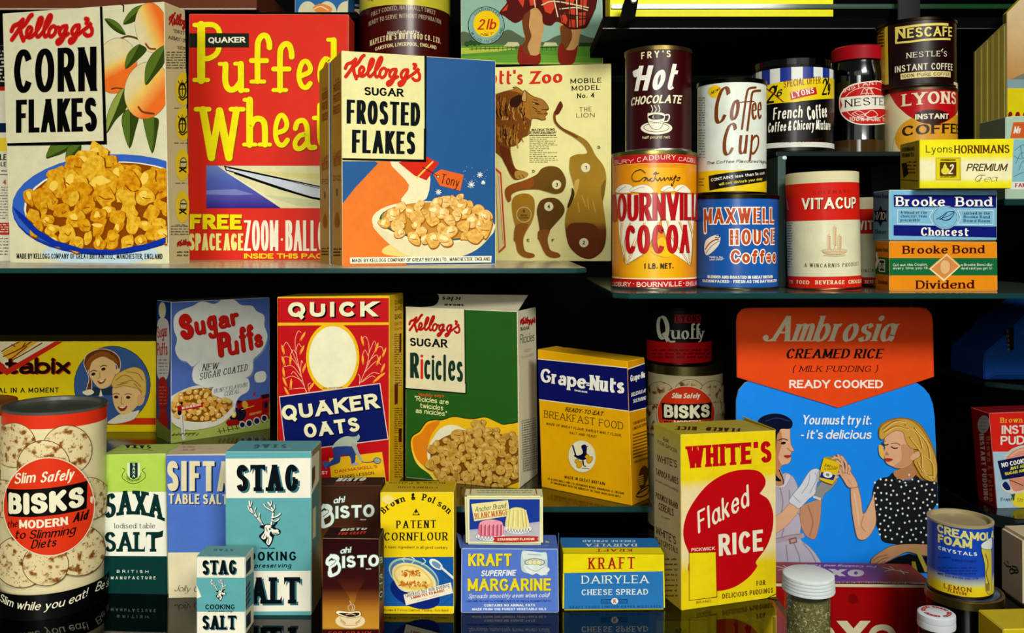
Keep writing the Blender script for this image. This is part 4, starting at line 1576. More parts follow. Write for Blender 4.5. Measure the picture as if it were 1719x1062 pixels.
# ---- picture boxes at the very top
bx = carton('cereal_carton', 'blue and cream picture carton hanging over the top edge, cherries beside it', [(495, -90), (585, -90), (584, 23), (495, 23)], ZT, .09,
            cols=dict(front='#2b6aa0', left='#c9b878'), dl=1.43, dr=1.43)
a = Art(bx.front, bx.root, 'front_print').view('A3')
for x in (1000, 1150, 1300):
    a.ell(x, 105, 75, 95, '#cfcba8')
a.poly([(1040, 60), (1090, 30), (1150, 40), (1190, 70), (1160, 105), (1080, 100)], '#d98a4a', True)
a.line([(1050, 70), (1100, 50), (1160, 80)], 8, '#e8d6a0', True)
a.build()
a = Art(bx.left, bx.root, 'side_print').view('A3')
a.rect(600, 0, 640, 60, '#28406a')
a.poly([(760, 0), (850, 0), (880, 30), (800, 40)], '#7a5a24')
a.build()
bx = carton('cereal_carton', 'small dark carton with red cherries at the top beside the blue picture box', [(587, -80), (607, -80), (607, 38), (587, 36)], ZT, .05,
            cols=dict(front='#cbb98a', left='#141c30'), dl=1.49, dr=1.49)
a = Art(bx.front, bx.root, 'front_print').view('A3')
a.rect(1310, -60, 1420, 70, '#16233c')
a.t('CHERRY', 1330, 45, 1400, 52, 16, 'gothic', '#b8b8a8')
for x, y in ((1340, 110), (1365, 100), (1390, 120), (1355, 135), (1385, 145)):
    a.ell(x, y, 15, 15, '#8a2a16')
a.build()
# ================================================================== tins and packets on the right shelf
def zr(t, y, d=None):
    """height on a tin's near side seen at photo row y"""
    return Z(y, d or (t.C.y - t.R)) - t.C.z


def bandp(a, t, y0, y1, color):
    a.band(zr(t, y1), zr(t, y0), color)


# ---- cocoa tin
z_c = Z(251.5, .931)
t = tin('cocoa_tin', 'large orange COCOA tin with red bands, on the shelf beside the lion carton', 1098, .976, 140, ZR, z_c, '#dc8f16', lid='#8d8448', rim='#8a8a7a', lidh=.0042, recess=.002)
cocoa = t
a = Art(t.side, t.root, 'label_print', 'tin').view('B2')
bandp(a, t, 259, 273.5, '#b81a1e')
bandp(a, t, 273.5, 274.5, '#e8b048')
bandp(a, t, 466.5, 469, '#e6dcae')
bandp(a, t, 469, 485.8, '#b81a1e')
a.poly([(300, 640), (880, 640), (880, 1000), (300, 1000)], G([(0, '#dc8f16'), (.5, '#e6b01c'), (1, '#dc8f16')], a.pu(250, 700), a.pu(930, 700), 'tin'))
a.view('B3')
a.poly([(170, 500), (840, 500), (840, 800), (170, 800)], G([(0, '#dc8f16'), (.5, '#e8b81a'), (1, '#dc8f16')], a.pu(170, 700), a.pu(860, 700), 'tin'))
a.view('B2')
a.t('CADBURY', 372, 580, 776, 552, 50, 'light', '#e6dcc0', th=.13, tn=.12, gap=.30, mid=14)
a.t('DBURY.', 118, 604, 352, 584, 40, 'light', '#e6dcc0', th=.12, tn=.11, gap=.2)
a.t('.CADBU', 792, 562, 974, 584, 44, 'light', '#e6dcc0', th=.12, tn=.11, gap=.2)
a.view('B3')
a.t('BOURNVILLE', 348, 892, 792, 884, 48, 'gothic', '#ecdcc8', th=.17, tn=.15, gap=.18)
a.t('CADBURY', 112, 884, 290, 888, 42, 'gothic', '#ecdcc8', th=.15, tn=.13, gap=.12)
a.t('ENGLAND', 832, 884, 1000, 872, 42, 'gothic', '#ecdcc8', th=.15, tn=.13, gap=.12)
a.ell(316, 860, 5, 5, '#ecdcc8')
a.ell(812, 855, 5, 5, '#ecdcc8')
a.build()
a = Art(t.side, t.root, 'flower_picture', 'tin', lift=.0006).view('B2')
PT = '#e9e2cc'
for pts in ([(150, 890), (180, 830), (260, 800), (330, 830), (300, 900)], [(300, 880), (350, 830), (450, 810), (530, 850), (520, 900)], [(620, 880), (650, 830), (720, 820), (760, 880)], [(760, 880), (790, 820), (860, 815), (930, 880), (900, 900)]):
    a.poly(pts, PT, True, line=('#b98a30', 4))
    a.line([(pts[0][0] + 30, pts[0][1] - 5), (pts[1][0] + 60, pts[1][1] + 10), (pts[2][0], pts[2][1] + 30)], 4, '#8a7a50', True)
a.view('B3')
for pts in ([(150, -20), (440, -20), (420, 240), (300, 480), (250, 670), (215, 600), (180, 400), (170, 200)], [(440, -20), (640, -20), (560, 300), (430, 560), (250, 670), (340, 400)], [(560, -20), (930, -20), (900, 300), (890, 560), (870, 680), (700, 560), (600, 300)]):
    a.poly(pts, PT)
for l in ([(200, 260), (190, 420), (230, 640)], [(280, 260), (230, 460), (235, 650)], [(420, 260), (330, 480), (255, 668)], [(560, 250), (440, 540), (260, 668)], [(640, 240), (700, 430), (850, 660)], [(760, 250), (830, 450), (868, 670)], [(850, 240), (890, 420), (880, 660)]):
    a.line(l, 6, '#9a7c3c', True)
    a.line([(x + 14, y) for x, y in l], 7, '#dca62c', True)
a.poly([(490, 540), (600, 400), (690, 550), (640, 600)], '#e8b81a', True)
a.build()
a = Art(t.side, t.root, 'title_lettering', 'tin', lift=.0013).view('B2')
for l in ([(462, 690), (420, 655), (360, 670), (325, 720), (340, 770), (400, 772), (440, 740), (470, 735), (450, 775), (480, 740), (490, 770), (530, 740)], [(530, 740), (500, 760), (540, 775), (560, 735), (575, 680), (545, 700), (600, 690)], [(560, 735), (590, 770), (610, 735), (625, 770), (655, 735), (660, 768), (690, 735), (710, 765), (735, 730)], [(715, 735), (740, 760), (770, 720), (735, 825), (728, 800)], [(770, 712), (778, 735)], [(790, 740), (815, 735), (800, 765), (780, 760)]):
    a.line(l, 8, '#3c160c', True)
a.view('B3')
a.t('BOURNVILLE', 118, 246, 1000, 232, 258, 'gothic', '#b4141c', th=.155, tn=.10, gap=.045, out=('#5a0a10', 3))
a.t('COCOA', 246, 560, 860, 552, 272, 'gothic', '#bc161c', th=.155, tn=.125, gap=.085, out=('#5a0a10', 3))
a.t('1 LB. NET.', 424, 712, 706, 708, 52, 'gothic', '#2a1a08', th=.18, gap=.16)
a.build()

# ---- hot chocolate tin on the cocoa tin
t = tin('chocolate_tin', 'maroon Hot CHOCOLATE tin with a steaming cup, standing on the cocoa tin', 1105, .976, 110, z_c, Z(75, .94), '#3c0a12', lid='#7a6a40', rim='#b0b0a4', lidh=.005)
a = Art(t.side, t.root, 'label_print', 'tin').view('B1')
a.t("FRY'S", 406, 528, 668, 510, 60, 'gothic', '#dcd6ae', th=.2, tn=.16, gap=.42)
a.t('H', 345, 812, 462, 806, 220, 'brushb', '#e4e2d2', rnd=False, th=.22, tn=.17)
a.poly([(330, 640), (375, 615), (420, 585), (405, 650), (350, 690)], '#e4e2d2', True)
a.t('ot', 490, 802, 700, 800, 248, 'brushb', '#e4e2d2', rnd=False, th=.17, tn=.12, gap=.07)
a.t('CHOCOLATE', 312, 946, 758, 924, 72, 'brushb', '#ddd8b4', rnd=False, th=.21, tn=.16, gap=.07)
a.view('B2')
CU = '#dfdcc2'
a.ell(575, 218, 165, 66, CU)
a.ell(575, 212, 132, 46, CU, line=('#2a0a0c', 5))
a.poly([(480, 70), (500, 58), (575, 52), (660, 68), (655, 150), (620, 215), (590, 232), (545, 230), (510, 200), (486, 140)], CU, True, line=('#2a0a0c', 5))
a.ell(572, 102, 84, 28, '#2a0a0c')
a.ell(565, 100, 30, 16, '#4a1a14')
a.line([(545, 88), (535, 105), (550, 115)], 7, CU, True)
a.line([(665, 82), (700, 78), (710, 105), (690, 145), (650, 150)], 13, CU, True)
a.line([(500, 150), (575, 160), (650, 148)], 4, '#2a0a0c', True)
for x, s in ((525, 18), (558, 26), (600, 16)):
    a.line([(x, 50), (x + s * .6, 20), (x - s * .3, -20)], 8, CU, True)
a.t('half pound net', 430, 332, 716, 328, 30, 'roundlight', '#dcd6ae', th=.15, tn=.14)
a.build()

# ---- blue coffee tin
z_m = Z(325, .931)
t = tin('coffee_tin', 'blue coffee tin with orange HOUSE Coffee lettering and a tilted cup', 1236, .976, 136, ZR, z_m, '#1f5ba4', lid='#3a3424', rim='#6a6a5a', lidh=.0045)
a = Art(t.side, t.root, 'label_print', 'tin').view('B5')
O_, W_ = '#b84a16', '#e9e6d6'
a.t('MAXWELL', 98, 512, 616, 508, 112, 'gothic', O_, out=(W_, 8), th=.19, tn=.17, gap=.17)
a.line([(104, 500), (106, 572)], 26, W_)
a.line([(104, 480), (106, 568)], 13, O_)
a.t('HOUSE', 290, 668, 620, 660, 112, 'gothic', O_, out=(W_, 8), th=.19, tn=.17, gap=.20)
a.t('Coffee', 296, 802, 628, 798, 96, 'round', O_, out=(W_, 8), th=.2, tn=.2, gap=.16)
a.poly([(100, 700), (108, 640), (150, 606), (200, 592), (218, 610), (214, 650), (190, 690), (140, 735), (112, 742)], W_, True)
a.line([(190, 598), (212, 600), (206, 615), (180, 612)], 6, '#1d2c50', True)
a.line([(108, 700), (140, 655), (180, 630), (205, 628)], 9, O_, True)
a.line([(112, 730), (150, 680), (190, 650), (214, 640)], 4, '#3a4a6a', True)
a.t('"GOOD to the', 134, 764, 236, 764, 12, 'heavy', W_)
a.t('LAST DROP"', 140, 782, 246, 780, 12, 'heavy', W_)
a.t('BLENDED AND ROASTED IN GREAT BRITAIN', 124, 914, 604, 914, 22, 'heavy', W_)
a.t('VACUUM PACKED - FRESH AS THE DAY ROASTED', 86, 944, 634, 942, 22, 'heavy', W_)
a.build()

# ---- coffee flavoured tin on top of it
t = tin('coffee_tin', 'white and yellow Coffee Cup tin with brown script, standing on the blue coffee tin', 1228, .976, 113, z_m, Z(129.5, .94), '#d5dccf', lid='#14120c', rim='#2a2820', lidh=.005)
a = Art(t.side, t.root, 'label_print', 'tin').view('B4')
bandp(a, t, 285, 330, '#e0c21a')
BR = '#7a3f12'
a.ell(195, 355, 54, 52, '#e6c020')
a.t('NEW!', 160, 382, 230, 346, 26, 'gothic', INK, up=(6, -25), th=.2)
a.t('C', 172, 616, 280, 610, 290, 'quill', BR, th=.11, tn=.04, shear=.18)
a.t('o', 304, 588, 380, 586, 240, 'quill', BR, th=.12, tn=.03, shear=.16)
a.line([(524, 322), (470, 332), (450, 380), (430, 520), (412, 658)], 17, BR, True)
a.line([(562, 348), (505, 356), (490, 400), (472, 540), (456, 668)], 17, BR, True)
a.line([(395, 442), (510, 436)], 7, BR)
a.t('ee', 488, 584, 572, 574, 200, 'quill', BR, th=.11, tn=.03, gap=.02, shear=.14)
a.t('C', 240, 874, 342, 868, 256, 'quill', BR, th=.11, tn=.04, shear=.16)
a.t('u', 378, 862, 450, 858, 226, 'quill', BR, th=.11, tn=.03, shear=.10)
a.line([(494, 712), (488, 800), (476, 912)], 17, BR, True)
a.line([(488, 760), (520, 715), (545, 730), (540, 800), (505, 858), (484, 840)], 13, BR, True)
a.t('The Coffee Flavoured Nightcap', 128, 948, 640, 942, 24, 'ital', INK, th=.17, tn=.14, gap=.12)
a.small(62, 400, 116, 640, 12, '#4a4a40', 9, 4)
a.small(62, 660, 116, 900, 11, '#4a4a40', 9, 5)
a.view('B5')
a.poly([(132, 155), (560, 98), (560, 190), (138, 265)], INK)
a.t('CONTAINS less than 5s cont', 150, 198, 545, 143, 22, 'gothic', W_, th=.18, tn=.16, gap=.14)
a.t('will not disturb your sleep', 210, 228, 528, 186, 20, 'gothic', '#e0cc3a', th=.18, tn=.16, gap=.14)
a.small(60, 170, 100, 240, 3, '#5a4a20', 10, 6)
a.build()

# ---- striped coffee and chicory tin
t = tin('coffee_tin', 'black, yellow and blue striped coffee and chicory tin with a black lid, on the riser', 1331, 1.066, 130, ZU, Z(96, 1.02), '#0b0c0c', lid='#0c100e', rim='#2a302c', lidh=.0185, lidkind='gloss', recess=.001, lidr=1.0)
a = Art(t.side, t.root, 'label_print', 'tin').view('B4')
k0 = t.side.uv(1267, 125)
for i in range(-3, 14):
    x0, x1 = t.R * (-1.15 + i * .27), t.R * (-1.15 + i * .27 + .27)
    a.add([[Vector((x0, zr(t, 135))), Vector((x1, zr(t, 135))), Vector((x1, zr(t, 112))), Vector((x0, zr(t, 112)))]], '#23398c' if i % 2 == 0 else '#d8dad0')
bandp(a, t, 126, 171, '#e0c81a')
for i in range(-3, 14):
    x0, x1 = t.R * (-1.15 + i * .27), t.R * (-1.15 + i * .27 + .27)
    a.add([[Vector((x0, zr(t, 139 - 1.6 * i))), Vector((x1, zr(t, 139 - 1.6 * (i + 1)))), Vector((x1, zr(t, 112))), Vector((x0, zr(t, 112)))]], '#23398c' if i % 2 == 0 else '#d8dad0')
a.poly([(560, 488), (600, 476), (850, 440), (1120, 414), (1160, 414), (1160, 640), (560, 640)], '#0b0c0c')
bandp(a, t, 238, 246.5, '#d4d4c8')
a.t('SPECIAL OFFER', 752, 326, 1048, 290, 56, 'brush', '#7a1c14', th=.10, tn=.08, shear=.12, gap=.10)
a.poly([(802, 364), (1010, 318), (1020, 376), (810, 424)], '#b82222')
a.t('LYONS', 820, 408, 1000, 366, 44, 'serifb', W_, th=.19)
a.t('2', 608, 454, 676, 446, 136, 'brushb', INK, th=.16, tn=.10)
a.line([(698, 310), (680, 345)], 12, INK)
a.t('6', 690, 400, 735, 392, 56, 'brushb', INK)
a.line([(602, 322), (670, 372), (748, 438)], 8, '#8a1c14')
a.t('2', 1056, 386, 1098, 380, 130, 'brushb', INK, th=.14, tn=.09)
a.line([(1112, 252), (1104, 292)], 10, INK)
a.t('9', 1102, 384, 1124, 380, 90, 'brushb', INK)
a.t('French', 665, 586, 900, 566, 96, 'brush', W_, th=.13, tn=.08, gap=.08, shear=.08)
a.t('Coffee', 945, 588, 1100, 562, 110, 'brush', W_, th=.12, tn=.08, gap=.05, shear=.08)
a.t('Coffee & Chicory Mixture', 626, 690, 1124, 668, 78, 'brush', W_, th=.12, tn=.08, gap=.07, shear=.08, sp=.12)
a.t('HALF POUND NET', 736, 770, 1060, 760, 26, 'gothic', '#4a1c14', th=.17, gap=.24, mid=-6)
a.build()

# ---- instant tea jar
jar = thing('tea_jar', 'dark glass instant tea jar with a red screw lid on the riser', 'jar', ((1440 - CX) / F * 1.08, 1.08, ZU))
Rj = 43.5 * 1.08 / F
Cj = Vector(jar.location)
hj = lambda y: Z(y, 1.05) - ZU
glass, nt_, b_ = new_mat('dark_jar_glass', 'gloss')
b_.inputs['Base Color'].default_value = lin('#0d0b08') + [1]
b_.inputs['Roughness'].default_value = 0.08
b_.inputs['Coat Weight'].default_value = 0.6
lathe('glass_body', [(0, 0), (Rj * .9, 0), (Rj, .004), (Rj, .018), (Rj * .975, .021), (Rj * .975, hj(132)), (Rj * .99, hj(128)), (Rj * .97, hj(116)), (Rj * .90, hj(104)), (Rj * .88, hj(98)), (0, hj(98))], glass, jar, Cj, None, 72)
lathe('coffee_powder', [(Rj * 1.002, .004), (Rj * 1.004, .008), (Rj * 1.003, .016), (Rj * 1.0, .019)], SPOT('#17100a', '#5a4422', 90, .5, 'gloss', .1), jar, Cj, None, 72)
pr = [(0, hj(73)), (Rj * .88, hj(73)), (Rj * .96, hj(75.5))]
pr += [(Rj * (.965 + .012 * (i % 2)), hj(77 + i * 2.1)) for i in range(10)] + [(Rj * .97, hj(97.5)), (Rj * .85, hj(97.5))]
lathe('lid', pr, M('#9c1422', 'card'), jar, Cj, None, 72, 'ribbed dark red screw lid')
rs = Round(Cj, Rj * .976, Matrix.Identity(3))
a = Art(rs, jar, 'paper_label', 'card', lift=.0003).view('B6')
a.poly([(118, 700), (130, 640), (190, 585), (280, 562), (400, 558), (560, 600), (560, 820), (420, 850), (300, 858), (200, 840), (130, 780)], '#dcd8c8', True)
a.poly([(124, 700), (140, 640), (195, 592), (280, 569), (400, 565), (555, 606), (555, 812), (420, 843), (300, 851), (205, 833), (138, 778)], '#b8231f', True)
a.ell(310, 710, 160, 112, '#b8231f', line=('#dcc0b0', 4))
a.poly([(125, 672), (220, 660), (470, 662), (470, 750), (280, 752), (125, 772), (140, 720)], '#dcd8c8')
a.t('NESTEA', 156, 738, 434, 728, 52, 'serif', INK, th=.16, tn=.08, gap=.16)
a.t('INSTANT TEA', 150, 636, 440, 588, 26, 'serifb', '#e0cfc0', mid=16)
a.t('100% PURE TEA', 186, 830, 450, 832, 26, 'serifb', '#e0cfc0', mid=-8)
for l in ([(265, 650), (290, 605), (320, 650)], [(300, 650), (320, 598), (345, 650)], [(275, 640), (350, 640)], [(300, 612), (345, 606)], [(330, 605), (355, 650)], [(205, 780), (250, 760), (300, 790), (250, 800), (205, 780)], [(290, 790), (340, 755), (380, 790), (330, 805), (290, 790)], [(240, 800), (300, 815), (370, 795)], [(225, 770), (260, 790), (320, 770)]):
    a.line(l, 3.5, '#e0cfc0', True)
a.build()

# ---- red and cream instant coffee tin + brown coffee tin on it
z_l = Z(144, 1.02)
t = tin('coffee_tin', 'red and cream INSTANT COFFEE tin on the riser, a brown tin on top of it', 1543, 1.062, 116, ZU, z_l, '#d2c796', lid='#6a5a48', rim='#6a6448', lidh=.004)
a = Art(t.side, t.root, 'label_print', 'tin').view('B6')
a.poly([(455, 590), (1000, 570), (1000, 1060), (455, 1060)], '#d8cfa4')
a.ell(800, 950, 300, 180, '#d39a2c')
a.poly([(460, 596), (700, 590), (900, 590), (960, 640), (940, 740), (900, 800), (820, 846), (740, 850), (620, 810), (540, 750), (490, 690)], '#b5171f', True)
a.ell(752, 800, 122, 50, '#3a1710')
a.t('LYONS', 548, 730, 918, 716, 82, 'serifb', '#ddd6b4', th=.24, tn=.12, gap=.10)
a.t('INSTANT', 638, 820, 868, 816, 36, 'heavy', '#e4dcc0', gap=.1)
a.t('COFFEE', 546, 935, 940, 920, 66, 'serifb', '#3a1c10', th=.3, tn=.13, gap=.08)
a.line([(480, 1040), (500, 940), (560, 850)], 4, '#c8a860', True)
a.build()
t = tin('coffee_tin', 'dark brown INSTANT COFFEE tin stacked highest at the top right', 1537, 1.062, 124, z_l, Z(28, 1.02), '#241110', lid='#2c2820', rim='#4a463c', lidh=.004)
a = Art(t.side, t.root, 'label_print', 'tin').view('B6')
YE = '#dccb6a'
a.poly([(380, 250), (450, 180), (455, 575), (430, 580), (385, 560)], '#b58d2c')
a.poly([(430, 190), (450, 180), (457, 578), (434, 582)], '#d0b83a')
for i in range(6):
    a.line([(388, 210 + i * 22), (420, 205 + i * 22)], 8, '#5a3414')
a.poly([(500, 186), (560, 180), (865, 160), (865, 178), (560, 196), (516, 200), (516, 288), (600, 280), (880, 262), (880, 276), (600, 294), (502, 302)], YE)
a.t('N', 506, 268, 572, 262, 78, 'gothic', YE, th=.22, tn=.16)
a.t('ESCAFE', 584, 262, 890, 252, 66, 'gothic', YE, th=.2, tn=.16, gap=.14, mid=-3)
a.t("NESTLE'S", 578, 400, 856, 388, 36, 'serif', '#dcd6b8', th=.16, gap=.2)
a.line([(818, 346), (828, 336)], 5, '#dcd6b8')
a.t('INSTANT COFFEE', 500, 500, 894, 484, 44, 'gothic', '#dcd6b8', th=.16, tn=.14, gap=.16)
a.poly([(538, 506), (880, 492), (880, 530), (540, 546)], '#dccb8a')
a.t('100% PURE COFFEE', 548, 536, 876, 522, 22, 'gothic', INK, th=.17, tn=.15, gap=.14)
a.build()

# ---- ship tins under the riser
def ship(name, label, cx, d, wpx, ztop, lean, view, dx, sc, grp=None):
    t = tin(name, label, cx, d, wpx, ZR, ztop, '#d6d3b0', lean=lean, lid='#d2cba2', lidkind='card', rim='#8a5a40', lidh=.012, recess=.0005, lidr=1.005, group='ship tins')
    return t


d_ = .958
t = ship('food_drink_tin', 'large white and red food drink tin printed with a sailing ship, under the riser', 1383.5, d_, 117, Z(286, .92), -1.3, 'B7', 0, 1)
a = Art(t.side, t.root, 'label_print', 'card').view('B7')
RD = '#c8281c'
a.band(zr(t, 369), zr(t, 305.5), RD)
a.band(-.001, zr(t, 464), RD)
a.t('COLEMANS', 276, 284, 536, 270, 26, 'serif', '#8a1a14', gap=.5)
a.t('VITACUP', 196, 388, 580, 380, 80, 'gothic', '#e6e2c4', sh=('#3a0c08', 6, 5), th=.2, tn=.17, gap=.10, mid=-3)
a.line([(90, 330), (98, 385)], 8, '#c88a70')
a.t('A WINCARNIS PRODUCT', 214, 798, 600, 786, 26, 'serif', '#6a4438', gap=.28, mid=-5)
a.t('FOOD', 160, 918, 250, 922, 26, 'serifb', '#e6dcb4', gap=.2)
a.t('BEVERAGE', 292, 922, 500, 920, 27, 'serifb', '#e6dcb4', gap=.2)
a.t('CHOCOLATE', 526, 918, 640, 908, 26, 'serifb', '#e6dcb4', gap=.1)
a.t('TS', 106, 914, 134, 916, 22, 'serifb', '#e6dcb4')
a.small(96, 480, 130, 810, 18, '#55523a', 8, 3)
SHP = '#b8502c'
for x0, y0, y1 in ((388, 570, 680), (430, 510, 640), (465, 575, 665)):
    a.poly([(x0 - 12, y0), (x0 + 12, y0 + 4), (x0 + 10, y1), (x0 - 12, y1)], '#d8caa0', line=('#b89a70', 2))
    for k in range(y0 + 8, y1, 12):
        a.line([(x0 + 2, k), (x0 + 9, k + 7)], 3, SHP)
    a.line([(x0, y0 - 10), (x0, y1 + 30)], 2.5, '#a8805c')
a.poly([(340, 680), (380, 672), (480, 672), (515, 680), (490, 705), (380, 708)], '#cdbb90', True, line=('#b08a60', 2))
for yy in (684, 694, 716):
    a.line([(350, yy), (430, yy + 5), (505, yy)], 2.5, '#b8906a', True)
a.build()
t = ship('food_drink_tin', 'smaller white and red ship tin standing behind the large one, half hidden', 1478, 1.03, 104, Z(330, .995), 0, 'B7', 0, 1)
a = Art(t.side, t.root, 'label_print', 'card').view('B7')
a.band(.0005, t.H - .0125, '#d6d3b0')
a.band(zr(t, 392), zr(t, 350), RD)
a.band(-.001, zr(t, 466), RD)
a.t('VITACUP', 604, 536, 900, 530, 66, 'gothic', '#e6e2c4', sh=('#3a0c08', 5, 4), th=.2, tn=.17, gap=.12)
a.t('WINCARNIS', 606, 838, 800, 830, 22, 'serif', '#6a4438', gap=.3)
a.t('BEVERAGE', 646, 916, 790, 912, 22, 'serifb', '#e6dcb4', gap=.2)
a.build()

# ---- tea packets
z1 = Z(404, .92)
bx = carton('tea_packet', 'orange and green tea packet with a stamp, bottom of the stack of three', [(1493, 404.6), (1674, 405.4), (1675, 488.6), (1493, 488)], ZR, side=('L', 1469.5),
            group='stacked tea packets', cols=dict(front='#de8a16', left='#c27412', top='#c8a050'), dl=.92, dr=.92, edge='#d8b070')
a = Art(bx.front, bx.root, 'front_print').view('B8')
a.rect(150, 780, 900, 886, '#1d6b3e')
MB = '#4a1208'
a.t('Brooke Bond', 274, 754, 780, 750, 50, 'serifb', MB, th=.24, tn=.10, gap=.09)
a.t('Dividend', 356, 970, 716, 966, 52, 'serifb', MB, th=.24, tn=.10, gap=.09)
a.t('Cut out this Coupon,', 216, 830, 428, 826, 16, 'light', W_)
a.t('every time you fill', 216, 850, 428, 848, 16, 'light', W_)
a.t('a Brooke Bond divi-', 634, 828, 832, 828, 16, 'light', W_)
a.t('dend card you get 5/-', 634, 850, 832, 850, 16, 'light', W_)
a.poly([(546, 752), (632, 830), (528, 924), (438, 846)], '#e6d4a4')
a.poly([(546, 764), (620, 830), (530, 910), (450, 846)], '#cf8a4c')
a.poly([(505, 830), (520, 795), (550, 795), (568, 820), (562, 860), (535, 880), (512, 865)], '#dcb07a', True, line=('#a0602c', 2))
for k in range(12):
    f = k / 12
    a.ell(546 + 86 * f, 752 + 78 * f, 4, 4, '#d09a50', n=8)
    a.ell(438 + 108 * f, 846 - 94 * f, 4, 4, '#d09a50', n=8)
a.build()
a = Art(bx.left, bx.root, 'side_print').view('B8')
a.poly([(90, 770), (215, 782), (215, 886), (90, 874)], '#1a5a34')
a.t('Brooke Bond', 112, 738, 186, 742, 24, 'serifb', MB)
a.poly([(130, 786), (168, 790), (168, 866), (130, 862)], '#d8ceb0')
a.poly([(134, 792), (164, 795), (164, 860), (134, 857)], '#123020')
a.t('1/6', 136, 846, 162, 848, 36, 'italserif', W_)
a.line([(118, 760), (122, 800), (112, 830)], 14, '#cfc4a4')
a.t('Dividend', 126, 938, 184, 942, 24, 'serifb', MB)
a.build()

z2 = Z(318.5, .92)
bx = carton('tea_packet', 'pale blue tea packet with navy bands and a star, middle of the stack of three', [(1492.5, 318.5), (1674, 319.3), (1673.5, 402), (1492.5, 402)], z1 + .0006, side=('L', 1465.5),
            group='stacked tea packets', cols=dict(front='#7cb2cc', left='#5d8498', top='#9ab2b4'), dl=.92, dr=.92, edge='#b4ccd0')
a = Art(bx.front, bx.root, 'front_print').view('B8')
NV = '#171f72'
a.poly([(220, 392), (850, 394), (850, 472), (222, 466)], NV)
a.poly([(220, 578), (852, 586), (852, 654), (220, 642)], NV)
a.t('Brooke', 232, 460, 538, 462, 58, 'serifb', W_, th=.23, tn=.10, gap=.08)
a.t('Bond', 600, 462, 826, 462, 58, 'serifb', W_, th=.23, tn=.10, gap=.08)
a.t('Choicest', 386, 642, 684, 644, 50, 'serifb', W_, th=.23, tn=.10, gap=.08)
for pts in ([(244, 484), (462, 486), (440, 526), (462, 572), (244, 570)], [(832, 488), (612, 486), (634, 530), (612, 572), (830, 574)]):
    for i in range(len(pts)):
        a.line([pts[i], pts[(i + 1) % len(pts)]], 3.5, '#d4e2e0')
a.t('A blend of the', 262, 508, 424, 508, 17, 'seriflight', '#1a3050', th=.16, tn=.1)
a.t('choicest teas', 262, 530, 424, 530, 17, 'seriflight', '#1a3050', th=.16, tn=.1)
a.t('procurable', 262, 554, 380, 554, 17, 'seriflight', '#1a3050', th=.16, tn=.1)
a.t('-served in the', 640, 512, 812, 512, 17, 'seriflight', '#1a3050', th=.16, tn=.1)
a.t('Brooke Bond', 650, 534, 812, 536, 17, 'seriflight', '#1a3050', th=.16, tn=.1)
a.t('Board Room', 650, 558, 812, 560, 17, 'seriflight', '#1a3050', th=.16, tn=.1)
a.ell(535, 530, 78, 72, '#d4e2e0')
a.ell(535, 530, 74, 68, '#7cb2cc', line=('#1c3a5c', 3))
for l in ([(482, 542), (520, 520), (550, 498), (592, 496), (575, 530), (540, 548), (500, 540)], [(500, 540), (560, 520), (592, 496)], [(515, 535), (530, 548), (560, 545), (580, 525)], [(520, 530), (545, 505)]):
    a.line(l, 4.5, '#1c2c50', True)
a.build()
a = Art(bx.left, bx.root, 'side_print').view('B8')
a.t('Brooke Bond', 96, 410, 186, 414, 26, 'serifb', '#182038')
cx, cy = 140, 522
for sgn in (1, -1):
    a.poly([(cx, cy - sgn * 66), (cx + 40, cy + sgn * 34), (cx - 40, cy + sgn * 34)], '#141a30')
a.t('1/10', 112, 542, 166, 546, 46, 'italserif', W_, th=.12)
a.t('Choicest', 106, 630, 176, 634, 26, 'serifb', '#182038')
a.build()

bx = carton('tea_packet', 'yellow and cream PREMIUM tea packet on top of the stack of three', [(1543.5, 234.5), (1702, 232.5), (1698, 317.5), (1543.7, 317.5)], z2 + .0006, side=('L', 1511),
            group='stacked tea packets', cols=dict(front='#e4d61e', left='#a8912c', top='#a89a4a'), dl=.905, dr=.905, edge='#d6c84a')
a = Art(bx.front, bx.root, 'front_print').view('B8')
a.poly([(360, 40), (980, 40), (980, 370), (360, 370)], G([(0, '#dcd21e'), (.12, '#e2da2a'), (.22, '#e6e0b0'), (.52, '#e4dfb4'), (.66, '#e6dc30'), (1, '#e4da1c')], a.pu(600, 352), a.pu(600, 50)))
a.t('Lyons', 418, 132, 582, 132, 46, 'light', '#4a4410', th=.12, tn=.11)
a.t('HORNIMANS', 592, 138, 934, 134, 50, 'serifb', '#6a3c0c', th=.2, tn=.12, ser=(.05, .09), gap=.06)
a.t('PREMIUM', 666, 246, 912, 246, 46, 'ital', '#4a3c18', th=.17, tn=.14, shear=.26, gap=.08)
a.t('Tea', 724, 312, 850, 308, 40, 'quill', '#4a3c18', th=.08, tn=.04, shear=.45)
a.line([(780, 272), (745, 272), (722, 295), (735, 310), (760, 290)], 3.5, '#4a3c18', True)
a.poly([(478, 162), (632, 162), (632, 302), (478, 302)], '#b8a82c')
a.rect(484, 168, 626, 296, '#d8c81e')
for k in range(15):
    for x, y in ((478 + k * 11, 162), (478 + k * 11, 302), (478, 162 + k * 10), (632, 162 + k * 10)):
        a.ell(x, y, 3, 3, '#dcd058', n=6)
a.rect(504, 190, 604, 274, '#5a3c10')
a.ell(536, 245, 26, 22, '#d8c84a')
a.ell(534, 222, 12, 12, '#d8c84a')
a.poly([(524, 214), (534, 196), (544, 214)], '#d8c84a')
a.t('2', 552, 264, 584, 262, 58, 'serif', '#e4dfb4', shear=.15)
a.t("'", 588, 264, 596, 262, 58, 'serif', '#e4dfb4')
a.t('HORNIMANS', 508, 182, 600, 182, 10, 'heavy', '#5a3c10')
a.small(506, 278, 604, 290, 1, '#5a3c10', 7, 3)
a.build()
a = Art(bx.left, bx.root, 'side_print').view('B8')
